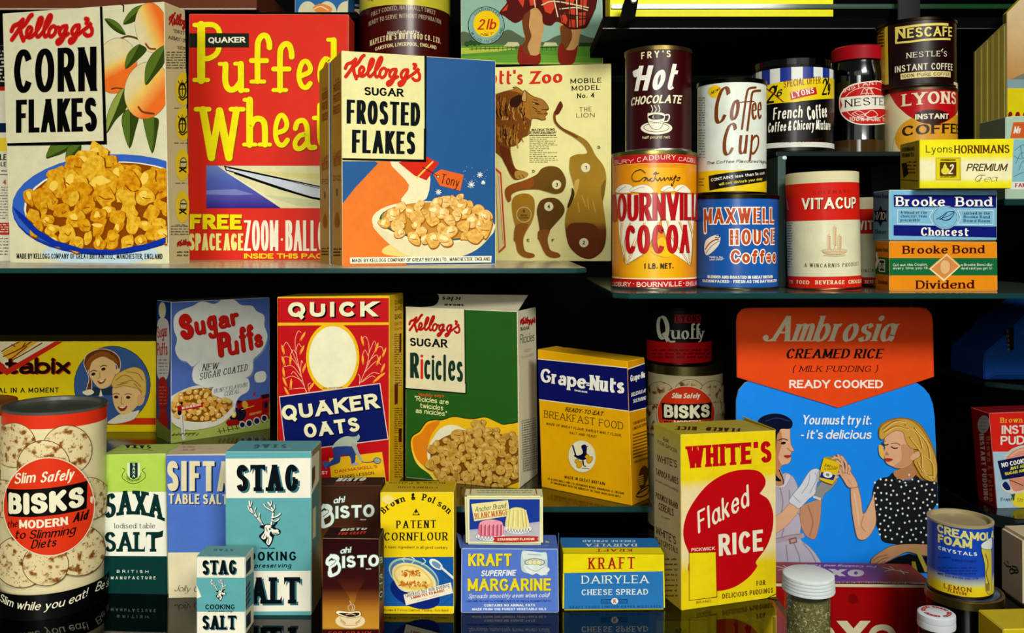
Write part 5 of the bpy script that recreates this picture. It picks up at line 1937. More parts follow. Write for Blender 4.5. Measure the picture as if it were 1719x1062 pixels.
DK = '#2e2410'
a.t('LYONS', 276, 78, 312, 74, 18, 'gothic', DK)
a.t('HORNIMANS', 272, 128, 350, 120, 26, 'gothic', DK)
a.t('PREMIUM TEA', 272, 162, 346, 156, 24, 'gothic', DK)
a.poly([(270, 200), (300, 192), (312, 262), (282, 290)], DK)
a.small(304, 184, 362, 270, 4, DK, 11, 4)
a.line([(268, 300), (370, 306)], 2, DK)
a.build()
# ================================================================== cartons on the low middle shelf
# ---- wheat flake carton
bx = carton('cereal_carton', 'long yellow cereal carton with two smiling children in a blue circle', [(-110, 573), (261.3, 572.6), (262, 725.5), (-110, 725.5)], ZM, .09,
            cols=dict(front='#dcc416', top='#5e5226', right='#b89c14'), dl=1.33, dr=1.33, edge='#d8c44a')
a = Art(bx.front, bx.root, 'front_print').view('C1')
a.poly([(-400, 925), (1000, 925), (1000, 965), (-400, 965)], '#c83a1c')
a.poly([(-120, 470), (380, 466), (40, 672), (-60, 600)], '#c22f1c')
a.poly([(-120, 470), (335, 466), (45, 632), (-30, 560)], '#d8d0a8')
a.poly([(10, 540), (120, 470), (230, 470), (60, 590)], '#d9a82c')
for l in ([(10, 530), (60, 500), (120, 470)], [(20, 560), (110, 520), (190, 470)], [(40, 600), (140, 545), (250, 480)], [(60, 580), (160, 500)], [(70, 490), (90, 500)], [(150, 480), (130, 510)]):
    a.line(l, 7, '#7a3a1c', True)
MK = '#2a0e0a'
a.t('etabix', -60, 668, 424, 666, 98, 'round', '#b8321c', th=.26, tn=.20, gap=.03, sh=None)
a.t('etabix', -66, 664, 418, 662, 98, 'round', MK, th=.23, tn=.18, gap=.03)
a.poly([(-30, 560), (45, 632), (335, 466), (384, 466), (42, 672), (-60, 610)], '#c22f1c')
a.t('A MEAL IN A MOMENT', -120, 776, 350, 774, 30, 'gothic', INK, th=.19, tn=.16, gap=.22)
a.build()
a = Art(bx.front, bx.root, 'children_picture', lift=.0006).view('C1')
a.ell(668, 730, 228, 234, '#2a3c34')
a.ell(668, 730, 225, 231, '#3f5d8c')
HA, SKN, LIPS = '#6a3c1c', '#dcb87a', '#8a3420'
# girl
a.poly([(500, 590), (520, 545), (590, 515), (660, 525), (705, 560), (718, 610), (705, 660), (690, 670), (700, 620), (660, 590), (560, 590), (525, 640), (545, 700), (540, 780), (515, 760), (530, 690), (505, 620)], HA, True, line=('#d8c8a0', 4))
a.poly([(560, 580), (600, 545), (660, 570), (690, 620), (680, 690), (650, 735), (600, 750), (560, 715), (535, 660), (535, 610)], SKN, True)
a.poly([(510, 600), (560, 545), (620, 530), (680, 560), (705, 600), (660, 580), (610, 560), (550, 590), (530, 640)], '#8a5424', True)
a.poly([(560, 740), (600, 752), (660, 740), (690, 700), (700, 780), (600, 790), (545, 790)], '#2a3c4a', True)
a.poly([(490, 770), (540, 755), (560, 775), (520, 790)], '#dcd4b0', True)
a.poly([(600, 752), (612, 796), (590, 796)], '#dcd4b0')
for ex, ey in ((556, 664), (616, 634)):
    a.ell(ex, ey, 13, 9, '#3a2414', -20)
    a.line([(ex - 18, ey - 12), (ex, ey - 22), (ex + 20, ey - 18)], 5, '#4a2a14', True)
a.line([(592, 648), (596, 680), (584, 690)], 4, '#a8703c', True)
a.poly([(580, 705), (605, 705), (632, 690), (618, 715), (595, 722)], LIPS, True)
a.poly([(588, 707), (624, 698), (606, 713)], '#e8dcc0')
a.poly([(690, 640), (710, 630), (706, 665), (690, 668)], SKN, True)
# boy
a.poly([(640, 950), (690, 915), (720, 900), (800, 885), (830, 880), (800, 930), (720, 956), (660, 960)], '#d8d2b4', True, line=('#7a6a4a', 2))
a.poly([(672, 740), (700, 690), (780, 660), (850, 700), (866, 770), (850, 840), (820, 850), (780, 890), (730, 905), (690, 870), (672, 810)], SKN, True)
a.poly([(665, 720), (690, 670), (740, 640), (800, 622), (850, 645), (868, 700), (868, 780), (850, 800), (830, 760), (780, 740), (730, 735), (690, 745), (672, 740)], '#d0ac58', True, line=('#8a6428', 3))
for l in ([(690, 700), (740, 670), (790, 690)], [(720, 720), (790, 700), (840, 740)], [(750, 650), (820, 660), (850, 700)], [(700, 730), (760, 715)], [(800, 720), (845, 770)]):
    a.line(l, 6, '#a67c34', True)
for ex, ey in ((692, 800), (764, 802)):
    a.ell(ex, ey, 13, 9, '#3a2414')
    a.line([(ex - 20, ey - 16), (ex, ey - 22), (ex + 20, ey - 16)], 5, '#8a6030', True)
a.line([(725, 800), (722, 838), (735, 842)], 4, '#a8703c', True)
a.poly([(700, 856), (730, 862), (758, 852), (745, 878), (718, 882)], LIPS, True)
a.poly([(706, 860), (750, 858), (728, 868)], '#e8dcc0')
a.poly([(820, 790), (850, 790), (848, 840), (820, 850)], '#d0a468', True)
a.build()
a = Art(bx.top, bx.root, 'top_print').view('C1')
a.all('#5e5226')
rg = random.Random(5)
for k in range(60):
    x, y = rg.uniform(-60, 920), rg.uniform(424, 464)
    a.line([(x, y), (x + rg.uniform(20, 70), y + rg.uniform(-3, 3))], rg.uniform(2, 7), rg.choice(['#3a2e14', '#7a6a34', '#6a2e18', '#4a4220']))
a.build()

# ---- sugar puffs
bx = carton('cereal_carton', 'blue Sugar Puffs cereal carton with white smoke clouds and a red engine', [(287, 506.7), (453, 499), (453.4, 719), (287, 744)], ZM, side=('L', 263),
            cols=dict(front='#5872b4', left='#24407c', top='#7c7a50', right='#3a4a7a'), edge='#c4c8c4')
a = Art(bx.front, bx.root, 'cloud_picture').view('C3')
a.poly([(170, 880), (400, 830), (860, 760), (860, 1060), (170, 1060)], '#9cab4e')
a.poly([(170, 960), (420, 900), (860, 880), (860, 1060), (170, 1060)], '#a9b45c')
CL = '#dfe0d4'
for pts in ([(205, 210), (240, 165), (330, 130), (390, 100), (470, 118), (530, 88), (600, 90), (650, 125), (720, 130), (750, 165), (800, 195), (800, 260), (822, 330), (790, 420), (730, 480), (725, 500), (640, 490), (480, 470), (390, 480), (330, 530), (290, 500), (240, 480), (212, 420), (225, 350), (205, 290)],
            [(330, 550), (350, 520), (400, 475), (520, 455), (640, 465), (715, 480), (725, 550), (690, 600), (600, 610), (480, 660), (420, 665), (345, 640), (325, 600)]):
    a.poly([(x + 6, y + 12) for x, y in pts], '#7d93b4', True)
    a.poly(pts, CL, True)
a.poly([(735, 600), (750, 570), (800, 562), (815, 595), (800, 630), (750, 635)], CL, True)
a.build()
a = Art(bx.front, bx.root, 'bowl_picture', lift=.0006).view('C3')
a.poly([(150, 820), (170, 740), (300, 670), (400, 660), (560, 720), (600, 770), (580, 840), (500, 910), (380, 940), (280, 945), (190, 900)], '#d4d2bc', True)
a.ell(385, 785, 205, 112, '#8a5a18', -4)
heap(a, scatter(9, 80, 385, 788, 195, 105, 17, 25), '#8a5818', ['#d9a24a', '#dcae58', '#cf9640', '#e2bc6c'], '#ead094', 4, .16, .6, 8)
a.poly([(170, 850), (240, 880), (380, 905), (500, 880), (595, 790), (585, 845), (500, 912), (380, 942), (280, 946), (200, 910)], '#d8d6c2', True)
a.poly([(250, 795), (392, 766), (395, 795), (250, 820)], '#c42e22')
a.t('NO SUGAR NEEDED', 255, 812, 378, 786, 16, 'gothic', '#e6dcc4')
a.line([(250, 850), (265, 1005)], 22, '#d6d6cc')
a.line([(256, 850), (268, 1005)], 4, '#8a8a7a')
a.poly([(222, 790), (250, 785), (252, 830), (225, 830)], '#a82018')
a.ell(238, 835, 14, 16, '#1a1c24')
a.poly([(236, 770), (262, 762), (255, 785)], INK)
for x in range(190, 350, 26):
    a.line([(x, 985), (x + 18, 968)], 4, '#5a5a2c')
a.line([(185, 980), (350, 966)], 3, '#5a5a2c')
a.build()
a = Art(bx.front, bx.root, 'engine_picture', lift=.0006).view('C3')
a.line([(490, 960), (640, 935), (840, 870)], 4, '#5c6a2c')
for k in range(12):
    a.line([(500 + k * 28, 942 - k * 6), (512 + k * 28, 972 - k * 7)], 5, '#4a3a2a')
ER = '#b8241c'
a.poly([(620, 775), (650, 760), (760, 742), (800, 715), (832, 722), (832, 860), (700, 900), (640, 890)], ER)
a.poly([(775, 720), (830, 708), (834, 735), (790, 745)], '#3a1a2c')
a.poly([(785, 760), (830, 752), (830, 830), (790, 850)], '#8a1a1c')
a.poly([(800, 768), (822, 764), (822, 800), (802, 805)], '#1a1c38')
a.ell(612, 850, 44, 50, '#17182c')
a.ell(640, 842, 40, 46, '#231c34', n=24)
a.ell(598, 845, 17, 24, '#d8b05c', n=18)
a.ell(598, 845, 10, 15, '#e6d8a0', n=16)
a.poly([(615, 775), (640, 755), (650, 805), (625, 815)], '#8a1c20')
a.ell(632, 762, 20, 8, '#2a1420')
a.poly([(655, 770), (670, 755), (690, 775), (690, 800), (660, 800)], '#d0a83c', True)
a.line([(650, 815), (730, 790)], 5, '#e0b84a')
a.poly([(545, 900), (560, 880), (620, 880), (640, 900), (832, 850), (834, 870), (640, 915), (560, 925)], '#9a1c1c')
for x, y, r in ((655, 915, 22), (700, 905, 24), (750, 890, 24), (800, 872, 22)):
    a.ell(x, y, r, r * 1.1, '#c9ccc8')
    a.ell(x, y, r * .72, r * .8, '#22283c')
a.t('SUGAR PUFFS', 700, 855, 778, 838, 16, 'ital', '#d8a85c')
a.poly([(722, 725), (735, 690), (742, 722)], '#b02a28')
a.build()
a = Art(bx.front, bx.root, 'title_lettering', lift=.0009).view('C3')
PR = '#c92a20'
a.poly([(460, 690), (500, 640), (560, 610), (620, 602), (690, 615), (705, 660), (690, 700), (640, 730), (610, 780), (600, 820), (590, 760), (520, 745), (465, 725)], '#7d93b4', True)
a.poly([(455, 680), (500, 632), (560, 604), (620, 596), (690, 610), (702, 655), (690, 695), (640, 725), (612, 770), (606, 830), (592, 760), (520, 740), (458, 715)], CL, True)


def fluffy(txt, x0, y0, x1, y1, cap, col, **k):
    a.t(txt, x0 + 3, y0 + 4, x1 + 3, y1 + 4, cap, 'round', '#8a1a18', **k)
    a.t(txt, x0, y0, x1, y1, cap, 'round', col, **k)


fluffy('S', 250, 360, 340, 340, 172, PR, th=.24, tn=.24)
fluffy('u', 345, 326, 415, 312, 126, PR, th=.22, tn=.2)
fluffy('g', 425, 300, 490, 288, 140, PR, th=.2, tn=.18)
fluffy('a', 500, 284, 575, 268, 118, PR, th=.22, tn=.18)
fluffy('r', 582, 264, 640, 250, 112, PR, th=.24, tn=.22)
fluffy('P', 496, 472, 586, 455, 165, PR, th=.24, tn=.23)
fluffy('u', 560, 458, 632, 445, 126, PR, th=.2, tn=.19)
fluffy('f', 640, 440, 690, 430, 170, PR, th=.17, tn=.16)
fluffy('f', 690, 426, 742, 414, 170, PR, th=.17, tn=.16)
fluffy('s', 736, 408, 792, 396, 120, PR, th=.2, tn=.2)
a.t('NEW', 388, 560, 492, 548, 44, 'italserif', INK, th=.1)
a.t('SUGAR COATED', 370, 620, 688, 556, 44, 'italserif', INK, th=.1)
a.t('HONEY FLAVOUR', 468, 706, 686, 662, 26, 'italserif', INK, th=.1)
a.t('CEREAL', 532, 726, 632, 706, 28, 'italserif', INK, th=.1)
a.build()
a = Art(bx.left, bx.root, 'side_print').view('C3')
a.poly([(95, 260), (110, 215), (150, 215), (172, 260), (176, 420), (172, 560), (150, 620), (105, 610), (90, 540), (88, 400)], '#c2bfb4', True)
a.ell(128, 160, 24, 55, '#cfc9a0')
for tx, y0, y1, c in (('Sugar', 345, 330, 78), ('Puffs', 460, 456, 84)):
    a.t(tx, 96, y0, 164, y1, c, 'round', '#a8281f', th=.15, tn=.14, gap=.04)
a.small(104, 480, 164, 590, 5, '#4a4a4a', 9, 4)
a.poly([(100, 640), (140, 600), (166, 680), (160, 780), (150, 820), (110, 810)], '#a0241c', True)
a.small(108, 660, 158, 790, 6, '#c86a5a', 10, 5)
a.poly([(100, 900), (120, 815), (155, 830), (165, 930), (110, 920)], '#b3241c', True)
a.poly([(86, 860), (110, 900), (180, 950), (184, 1050), (86, 990)], '#7c8a3c')
a.build()

# ---- quick oats
bx = carton('oats_carton', 'red and yellow QUICK oats carton with a tilted navy title panel', [(465.4, 498), (653.6, 496), (653.6, 824), (465.4, 816)], ZM, side=('R', 677),
            cols=dict(front='#b3171f', right='#d8b01c', top='#b8982c', left='#8a1a18'), edge='#d8b83a', dl=1.036, dr=1.017)
a = Art(bx.front, bx.root, 'front_print').view('C4')
YG = '#dcb021'
a.poly([(140, 90), (1270, 92), (1270, 118), (140, 120)], YG)
a.poly([(130, 362), (1280, 358), (1280, 384), (130, 392)], YG)
a.poly([(130, 90), (152, 90), (150, 1100), (130, 1100)], YG)
a.poly([(1255, 90), (1300, 90), (1300, 1100), (1258, 1100)], YG)
a.t('QUICK', 258, 306, 1126, 300, 146, 'gothic', '#dcd8b0', sh=(INK, 16, 14), th=.30, tn=.25, gap=.34)
a.ell(700, 708, 264, 348, YG, 0, 48)
a.poly([(580, 392), (620, 386), (780, 386), (820, 392)], YG)
a.ell(700, 706, 236, 310, '#dcd8b6', 0, 48)
a.t('REG TRADE MARK', 605, 1020, 800, 1010, 16, 'gothic', '#5a3a14')
OA = '#e39a3a'
ST = '#e8b088'
for l in ([(440, 1062), (380, 850), (335, 640), (330, 520), (360, 445), (385, 460)], [(390, 900), (340, 740), (250, 560), (210, 600)], [(335, 640), (360, 570), (390, 600)], [(345, 680), (310, 630), (280, 680)], [(370, 820), (300, 720), (220, 700), (210, 760)], [(390, 900), (300, 790), (215, 800)], [(400, 940), (300, 890), (220, 920)], [(420, 990), (320, 850), (290, 870)], [(450, 1062), (410, 1010), (270, 1020)], [(380, 860), (390, 740), (405, 760)], [(470, 1060), (455, 980), (480, 960)],
          [(965, 970), (1040, 780), (1060, 600), (1030, 500), (990, 520)], [(1000, 890), (1120, 640), (1180, 600), (1200, 640)], [(1060, 660), (1110, 545), (1130, 590)], [(1040, 760), (1130, 680), (1150, 720)], [(1050, 690), (1020, 630), (995, 680)], [(1020, 850), (1130, 745), (1180, 780)], [(980, 950), (1090, 860), (1160, 865)], [(990, 950), (1080, 890), (1120, 900)], [(965, 970), (970, 900), (955, 870)]):
    a.line(l, 5, ST, True)
for x, y, r in ((405, 495, -30), (208, 628, 15), (398, 628, -25), (282, 725, -5), (212, 740, 18), (418, 810, -20), (214, 850, 8), (225, 945, 25), (288, 965, -3), (245, 1040, 30), (490, 990, -35), (994, 540, 15), (1136, 605, -18), (1210, 655, -22), (998, 725, 5), (1155, 735, -22), (1198, 810, -22), (1180, 885, -55), (1140, 920, -50)):
    c, s_ = math.cos(math.radians(r)), math.sin(math.radians(r))
    a.poly([(x + u * c + v * s_, y - u * s_ + v * c) for u, v in ((0, -52), (12, -20), (10, 20), (6, 60), (0, 20), (-6, 58), (-11, 15), (-10, -20))], OA, True, n=2)
a.build()
a = Art(bx.front, bx.root, 'title_panel', lift=.0006).view('C5')
a.poly([(168, 146), (1172, 14), (1254, 574), (232, 702)], '#d8b8a8')
a.poly([(176, 156), (1164, 24), (1244, 566), (240, 692)], '#14205e')
a.t('QUAKER', 208, 388, 1160, 262, 148, 'gothic', '#dcd8b0', sh=('#0a1030', 10, 12), th=.27, tn=.22, gap=.17)
a.t('OATS', 428, 560, 972, 488, 138, 'gothic', '#dcd8b0', sh=('#0a1030', 10, 12), th=.27, tn=.22, gap=.17)
a.build()
a = Art(bx.front, bx.root, 'tennis_picture', lift=.0006).view('C5')
a.poly([(665, 760), (1190, 696), (1240, 1050), (700, 1080)], YG)
a.t("DAN MASKELL'S", 722, 906, 1145, 852, 30, 'heavy', '#b0241c', th=.2, gap=.1)
a.t('TENNIS LESSON', 766, 960, 1112, 918, 30, 'gothic', '#2a1a14', th=.2, gap=.14)
a.t('BREAKFAST', 380, 912, 650, 918, 30, 'gothic', '#e6dcc4', th=.2, gap=.1)
SH, JN, FS = '#a4b0a0', '#31467e', '#98a498'
a.poly([(870, 530), (900, 505), (945, 510), (970, 545), (955, 580), (930, 590), (895, 570)], FS, True)
a.poly([(865, 540), (880, 505), (920, 495), (955, 515), (935, 540), (900, 545)], '#22305c', True)
a.poly([(700, 660), (720, 610), (780, 560), (850, 540), (900, 560), (945, 600), (930, 640), (890, 640), (800, 640)], SH, True)
a.poly([(890, 600), (930, 620), (960, 700), (1000, 780), (985, 795), (940, 730), (900, 660)], FS, True)
a.poly([(705, 655), (800, 640), (890, 650), (925, 720), (920, 800), (890, 820), (870, 740), (800, 730), (780, 740), (770, 800), (700, 830), (640, 850), (620, 830), (700, 770), (710, 720)], JN, True)
a.poly([(600, 800), (640, 790), (690, 800), (650, 830), (640, 870), (620, 850)], '#48588c', True)
a.poly([(880, 820), (930, 800), (965, 812), (940, 828), (890, 832)], '#9aa49c', True)
a.line([(990, 795), (1040, 800), (1110, 792)], 8, '#2c3450')
a.ell(1142, 782, 40, 32, '#2c3450', 8)
a.ell(1142, 782, 33, 26, '#8d9a8c', 8)
a.build()
a = Art(bx.right, bx.root, 'side_print').view('C4')
for i, (y, h, c) in enumerate(((185, 44, MK), (245, 44, MK), (330, 50, MK), (390, 30, '#7a3a1a'), (440, 24, '#7a3a1a'))):
    a.t('QUAKER'[:5] if i < 3 else 'OATS', 1312, y, 1384, y - 10, h, 'gothic', c, th=.16, tn=.14)
a.small(1310, 470, 1385, 780, 14, '#6a3a18', 12, 4)
a.poly([(1360, 470), (1378, 465), (1376, 650), (1358, 650)], '#5a1c14')
a.small(1315, 800, 1385, 1000, 8, '#6a3a18', 12, 5)
a.view('C5')
a.poly([(1310, 30), (1345, 15), (1342, 220), (1312, 230)], '#6a2418')
a.small(1310, 260, 1388, 520, 12, '#6a3a18', 12, 6)
a.poly([(1352, 470), (1382, 462), (1380, 600), (1352, 600)], '#4a1c14')
a.small(1310, 540, 1388, 960, 18, '#6a3a18', 12, 7)
a.build()

# ---- sugar rice carton with an open flap
bx = carton('cereal_carton', 'green and white SUGAR Ricicles carton with its top flap open', [(681, 514.7), (868.5, 522.4), (872, 820), (680.7, 801)], ZM, side=('R', 903),
            cols=dict(front='#2c5c22', right='#cfc9aa', top='#17140c', left='#2a4a20'), edge='#d6d0b0')
a = Art(bx.front, bx.root, 'front_print').view('C6')
PN = '#d2cba4'
a.poly([(100, 190), (708, 224), (718, 1062), (100, 1010)], PN)
a.poly([(703, 224), (712, 225), (722, 1062), (712, 1062)], INK)
logo(a, (158, 262), (672, 322), (158, 468), '#a81f1c', 1.15)
a.t('SUGAR', 166, 592, 538, 610, 84, 'heavy', '#1c1c18', up=(0, -82), th=.25, tn=.19)
DG = '#1f3a2c'
a.t('R', 168, 908, 258, 912, 250, 'gothic', DG, th=.17, tn=.12, up=(0, -250))
a.line([(285, 735), (285, 908)], 26, '#c42e22')
a.ell(285, 692, 15, 15, '#c42e22')
a.t('c', 308, 918, 372, 922, 275, 'gothic', DG, th=.11, tn=.08, up=(0, -275))
a.line([(396, 740), (396, 920)], 26, DG)
a.ell(396, 700, 15, 15, DG)
a.t('c', 420, 925, 484, 930, 275, 'gothic', DG, th=.11, tn=.08, up=(0, -275))
a.line([(511, 690), (511, 930)], 26, DG)
a.t('e', 545, 935, 618, 938, 290, 'gothic', DG, th=.11, tn=.09, up=(0, -290))
a.t('s', 630, 945, 692, 950, 290, 'gothic', DG, th=.11, tn=.09, up=(0, -290))
a.view('C7')
a.poly([(100, -30), (645, 20), (645, 108), (112, 62)], PN)
a.poly([(112, 56), (645, 102), (645, 112), (112, 68)], INK)
a.poly([(645, 10), (655, 10), (655, 112), (645, 112)], INK)
a.t('Noddy says', 230, 130, 455, 140, 28, 'heavy', '#b8542c', up=(2, -28))
LT = '#dfe0a0'
a.t('"Ricicles are', 192, 172, 494, 206, 48, 'round', LT, th=.13, tn=.12, up=(2, -46))
a.t('twicicles', 240, 234, 446, 258, 46, 'round', LT, th=.13, tn=.12, up=(2, -46))
a.t('as nicicles"', 202, 278, 480, 310, 46, 'round', LT, th=.13, tn=.12, up=(2, -46))
a.build()
a = Art(bx.front, bx.root, 'bowl_picture', lift=.0006).view('C7')
rim = [(160, 560), (175, 490), (240, 445), (300, 365), (370, 345), (440, 345), (540, 315), (640, 330), (720, 335), (820, 320), (900, 350), (980, 385), (1060, 378), (1160, 420), (1160, 1000), (760, 960), (560, 915), (440, 910), (370, 880), (320, 820), (220, 740), (180, 660)]
a.poly([(x - 5, y - 6) for x, y in rim], INK, True)
a.poly(rim, '#dcb020', True)
a.poly([(176, 560), (185, 500), (250, 460), (310, 380), (420, 355), (340, 480), (310, 600), (310, 700), (370, 790), (300, 780), (210, 690)], '#cf7e1c', True)
a.poly([(170, 600), (220, 700), (330, 800), (420, 870), (520, 900), (740, 950), (560, 915), (440, 905), (370, 878), (320, 820), (220, 740)], '#dfc650', True)
a.poly([(305, 640), (315, 580), (420, 420), (560, 390), (700, 500), (700, 800), (420, 800), (330, 730)], '#d8d4b4', True)
a.ell(800, 690, 470, 250, '#7a5216', 6)
sp = scatter(21, 150, 790, 690, 470, 262, 32, 50, top=lambda x: 395 + abs(x - 770) * .28 if x > 770 else 395 + (770 - x) * .42)
sp += [(760, 430, 70), (850, 440, 45), (740, 380, 44), (800, 370, 30), (870, 640, 74), (570, 470, 55), (890, 560, 58)]
sp.sort(key=lambda p: p[1])
heap(a, sp, '#6e4a14', [SPOT('#bf9c4c', '#a87e2e', 160, .5, 'paper', .12, '#c9aa62'), SPOT('#b48c3a', '#c4a256', 160, .5, 'paper', .12, '#9c7428')], '#c9a860', 5, .15, .66, 9, 1.10, .6)
a.build()
a = Art(bx.right, bx.root, 'side_print').view('C6')
logo(a, (1258, 310), (1410, 300), (1258, 390), '#a81f1c', 1.2)
a.t('SUGAR', 1258, 442, 1346, 428, 34, 'heavy', '#26241c', up=(0, -34))
a.t('Ricicles', 1258, 572, 1398, 540, 92, 'gothic', DG, th=.1, tn=.08, up=(0, -92))
a.t('NODDY', 1290, 655, 1372, 638, 26, 'thin', '#8a3a2c', up=(0, -26))
a.t('IS HUNGRY', 1268, 718, 1392, 690, 26, 'thin', '#8a3a2c', up=(0, -26))
a.view('C7')
for i in range(22):
    y = 350 + i * 21
    for k in range(9):
        x = 1148 + k * 14
        a.line([(x, y + 3 - k * 3.2), (x + 5 + (i * k) % 5, y - k * 3.2)], 3, '#6f6850')
a.t('NET WEIGHT 7 OZ', 1155, 935, 1278, 890, 30, 'gothic', '#3a3428', up=(0, -30))
a.t('PRINTED IN ENGLAND', 1165, 965, 1275, 925, 20, 'gothic', '#3a3428', up=(0, -20))
a.build()
# flap
b0, b1, t0, t1 = bx.pts
e0, e1 = P(712, 493, 1.125), P(886, 495, 1.085)
fr = Vector((0, 0, 0))
bm = bmesh.new()
th_ = Vector((0, .0004, .0009))
q4 = [t0 + Vector((0, .0006, 0)), t1 + Vector((0, .0006, 0)), e1, e0]
lo = [bm.verts.new(p - th_ * .0) for p in q4]
hi = [bm.verts.new(p - th_) for p in q4]
bm.faces.new(lo)
bm.faces.new(hi[::-1])
for i in range(4):
    bm.faces.new((lo[i], hi[i], hi[(i + 1) % 4], lo[(i + 1) % 4]))
bmesh.ops.recalc_face_normals(bm, faces=bm.faces[:])
flap = from_bm('top_flap', bm, [M('#cfc9aa', 'card')], bx.root, 'pale open top flap with upside-down lettering')
fs = Flat(q4[0], q4[1] - q4[0], q4[3] - q4[0], q4)
a = Art(fs, flap, 'flap_print', lift=.0003).view('C6')
a.poly([(60, 60), (420, 70), (430, 180), (300, 208), (60, 205)], '#1c1a10', True)
logo(a, (1250, 180), (832, 165), (1215, 118), '#8a1f1c', 1.6)
a.t('Ricicles', 800, 112, 490, 106, 50, 'gothic', '#17201a', th=.14, tn=.11, up=(-10, 44))
a.t('SUGAR', 702, 182, 508, 178, 24, 'heavy', '#26241c', up=(0, 18))
a.build()

# ---- wheat and barley carton
bx = carton('cereal_carton', 'bright yellow and navy READY-TO-EAT BREAKFAST FOOD carton on the right end of the low shelf', [(902, 586), (1053, 606), (1061, 848.7), (909, 817)], ZM, side=('R', 1090),
            cols=dict(front='#dca613', right='#c98e12', top='#c99d1c'), edge='#e0b02c')
a = Art(bx.front, bx.root, 'front_print').view('C8')
NB = '#161c62'
a.poly([(60, 144), (640, 202), (650, 466), (60, 390)], '#dcd2a8')
a.poly([(60, 150), (640, 208), (650, 460), (60, 384)], NB)
a.t('Grape', 96, 284, 368, 328, 84, 'serifb', W_, th=.26, tn=.15, ser=(.04, .10), gap=.03, up=(2, -80))
a.line([(371, 292), (386, 294)], 6, W_)
a.line([(371, 304), (386, 306)], 6, W_)
a.t('Nuts', 388, 332, 596, 356, 90, 'serifb', W_, th=.26, tn=.15, ser=(.05, .10), gap=.03, up=(2, -88))
a.t('TRADE-MARK', 298, 340, 376, 352, 10, 'heavy', W_, up=(0, -10))
a.t('READY-TO-EAT', 242, 460, 466, 488, 25, 'ital', '#2a1c0c', th=.2, tn=.17, up=(4, -25))
a.t('BREAKFAST FOOD', 118, 496, 590, 570, 42, 'seriflight', '#2c1c0c', th=.10, tn=.07, gap=.14, up=(0, -42))
a.t('MADE OF WHEAT FLOUR, BARLEY MALT FLOUR,', 132, 540, 580, 612, 14, 'gothic', '#3a260c', gap=.2, up=(2, -14))
a.t('SALT AND YEAST', 268, 594, 432, 618, 14, 'gothic', '#3a260c', gap=.2, up=(2, -14))
a.t('MADE IN GREAT BRITAIN', 240, 858, 480, 900, 18, 'gothic', '#2c1c0c', th=.2, gap=.2, up=(1, -18))
a.t('BY ALFRED BIRD & SONS LTD, DEVONSHIRE WORKS, BIRMINGHAM, 12, ENGLAND', 140, 866, 594, 955, 12, 'gothic', '#3a260c', gap=.16, up=(1, -12))
a.t('BY ARRANGEMENT WITH THE OWNERS OF THE TRADE-MARK GRAPE-NUTS', 158, 888, 572, 974, 12, 'gothic', '#3a260c', gap=.16, up=(1, -12))
a.build()
a = Art(bx.front, bx.root, 'bird_emblem', lift=.0005).view('C8')
a.ell(345, 728, 82, 96, '#b8a878', -8)
a.ell(345, 727, 80, 94, '#dcd6b4', -8)
a.poly([(340, 670), (352, 658), (368, 660), (374, 680), (372, 705), (380, 720), (374, 740), (350, 750), (322, 742), (300, 728), (298, 720), (325, 722), (345, 712), (350, 700)], '#12183c', True)
a.line([(290, 664), (308, 722)], 9, '#12183c')
a.line([(372, 672), (380, 668)], 4, '#12183c')
a.line([(350, 748), (356, 784), (366, 786)], 7, '#12183c')
for x, y in ((330, 770), (390, 742)):
    a.poly([(x - 28, y - 10), (x - 18, y - 26), (x - 5, y - 22), (x, y - 10), (x + 16, y - 14), (x + 16, y + 8), (x, y + 26), (x - 16, y + 20), (x - 18, y)], '#d8a018', True, line=('#6a4a10', 2.5))
a.line([(345, 798), (388, 800)], 3, '#12183c')
a.build()
a = Art(bx.right, bx.root, 'side_print').view('C8')
a.poly([(600, 212), (780, 150), (780, 430), (610, 470)], '#dcd2a8')
a.poly([(600, 218), (780, 156), (780, 424), (610, 464)], '#141a54')
a.t('Grape=Nuts', 630, 285, 736, 252, 40, 'serifb', W_, th=.22, tn=.14, ser=(.03, .09), gap=.03, up=(0, -38))
a.t('DELICIOUS AND', 634, 374, 734, 342, 22, 'ital', W_, th=.17, up=(0, -22))
a.t('SUSTAINING', 646, 412, 722, 390, 22, 'ital', W_, th=.17, up=(0, -22))
a.t('FOR BREAKFAST,', 648, 542, 730, 512, 20, 'gothic', '#4a300c', up=(0, -18))
a.t('LUNCH OR SUPPER', 644, 574, 734, 540, 20, 'gothic', '#4a300c', up=(0, -18))
for i in range(8):
    for k in range(7):
        x = 646 + k * 13
        a.line([(x, 602 + i * 19 - k * 4.2), (x + 9, 599 + i * 19 - k * 4.2)], 4, '#6a4a14')
a.t('FOR ADDITIONAL', 650, 770, 738, 740, 14, 'gothic', '#4a300c', up=(0, -14))
a.poly([(690, 800), (720, 785), (735, 830), (715, 900), (690, 920), (672, 870)], '#5a3c12', True)
for k in range(5):
    a.line([(674, 850 + k * 12), (704, 840 + k * 12)], 4, '#c9962c')
a.poly([(662, 960), (690, 925), (735, 900), (730, 945), (690, 968)], '#b98a24', True, line=('#3a260c', 4))
a.line([(672, 950), (728, 915)], 4, '#3a260c', True)
a.build()
a = Art(bx.top, bx.root, 'top_print').view('C8')
a.all('#c99d1c')
a.t('Grape=Nuts', 210, 62, 610, 108, 20, 'serifb', '#5a4010', up=(8, 18))
a.line([(150, 68), (330, 88), (590, 118)], 4, '#5a4010')
a.build()

# ---- biscuit tin with a chicory tin on it (they stand on the bottom shelf behind)
BIS, TOAST = '#d0c498', '#6a3814'


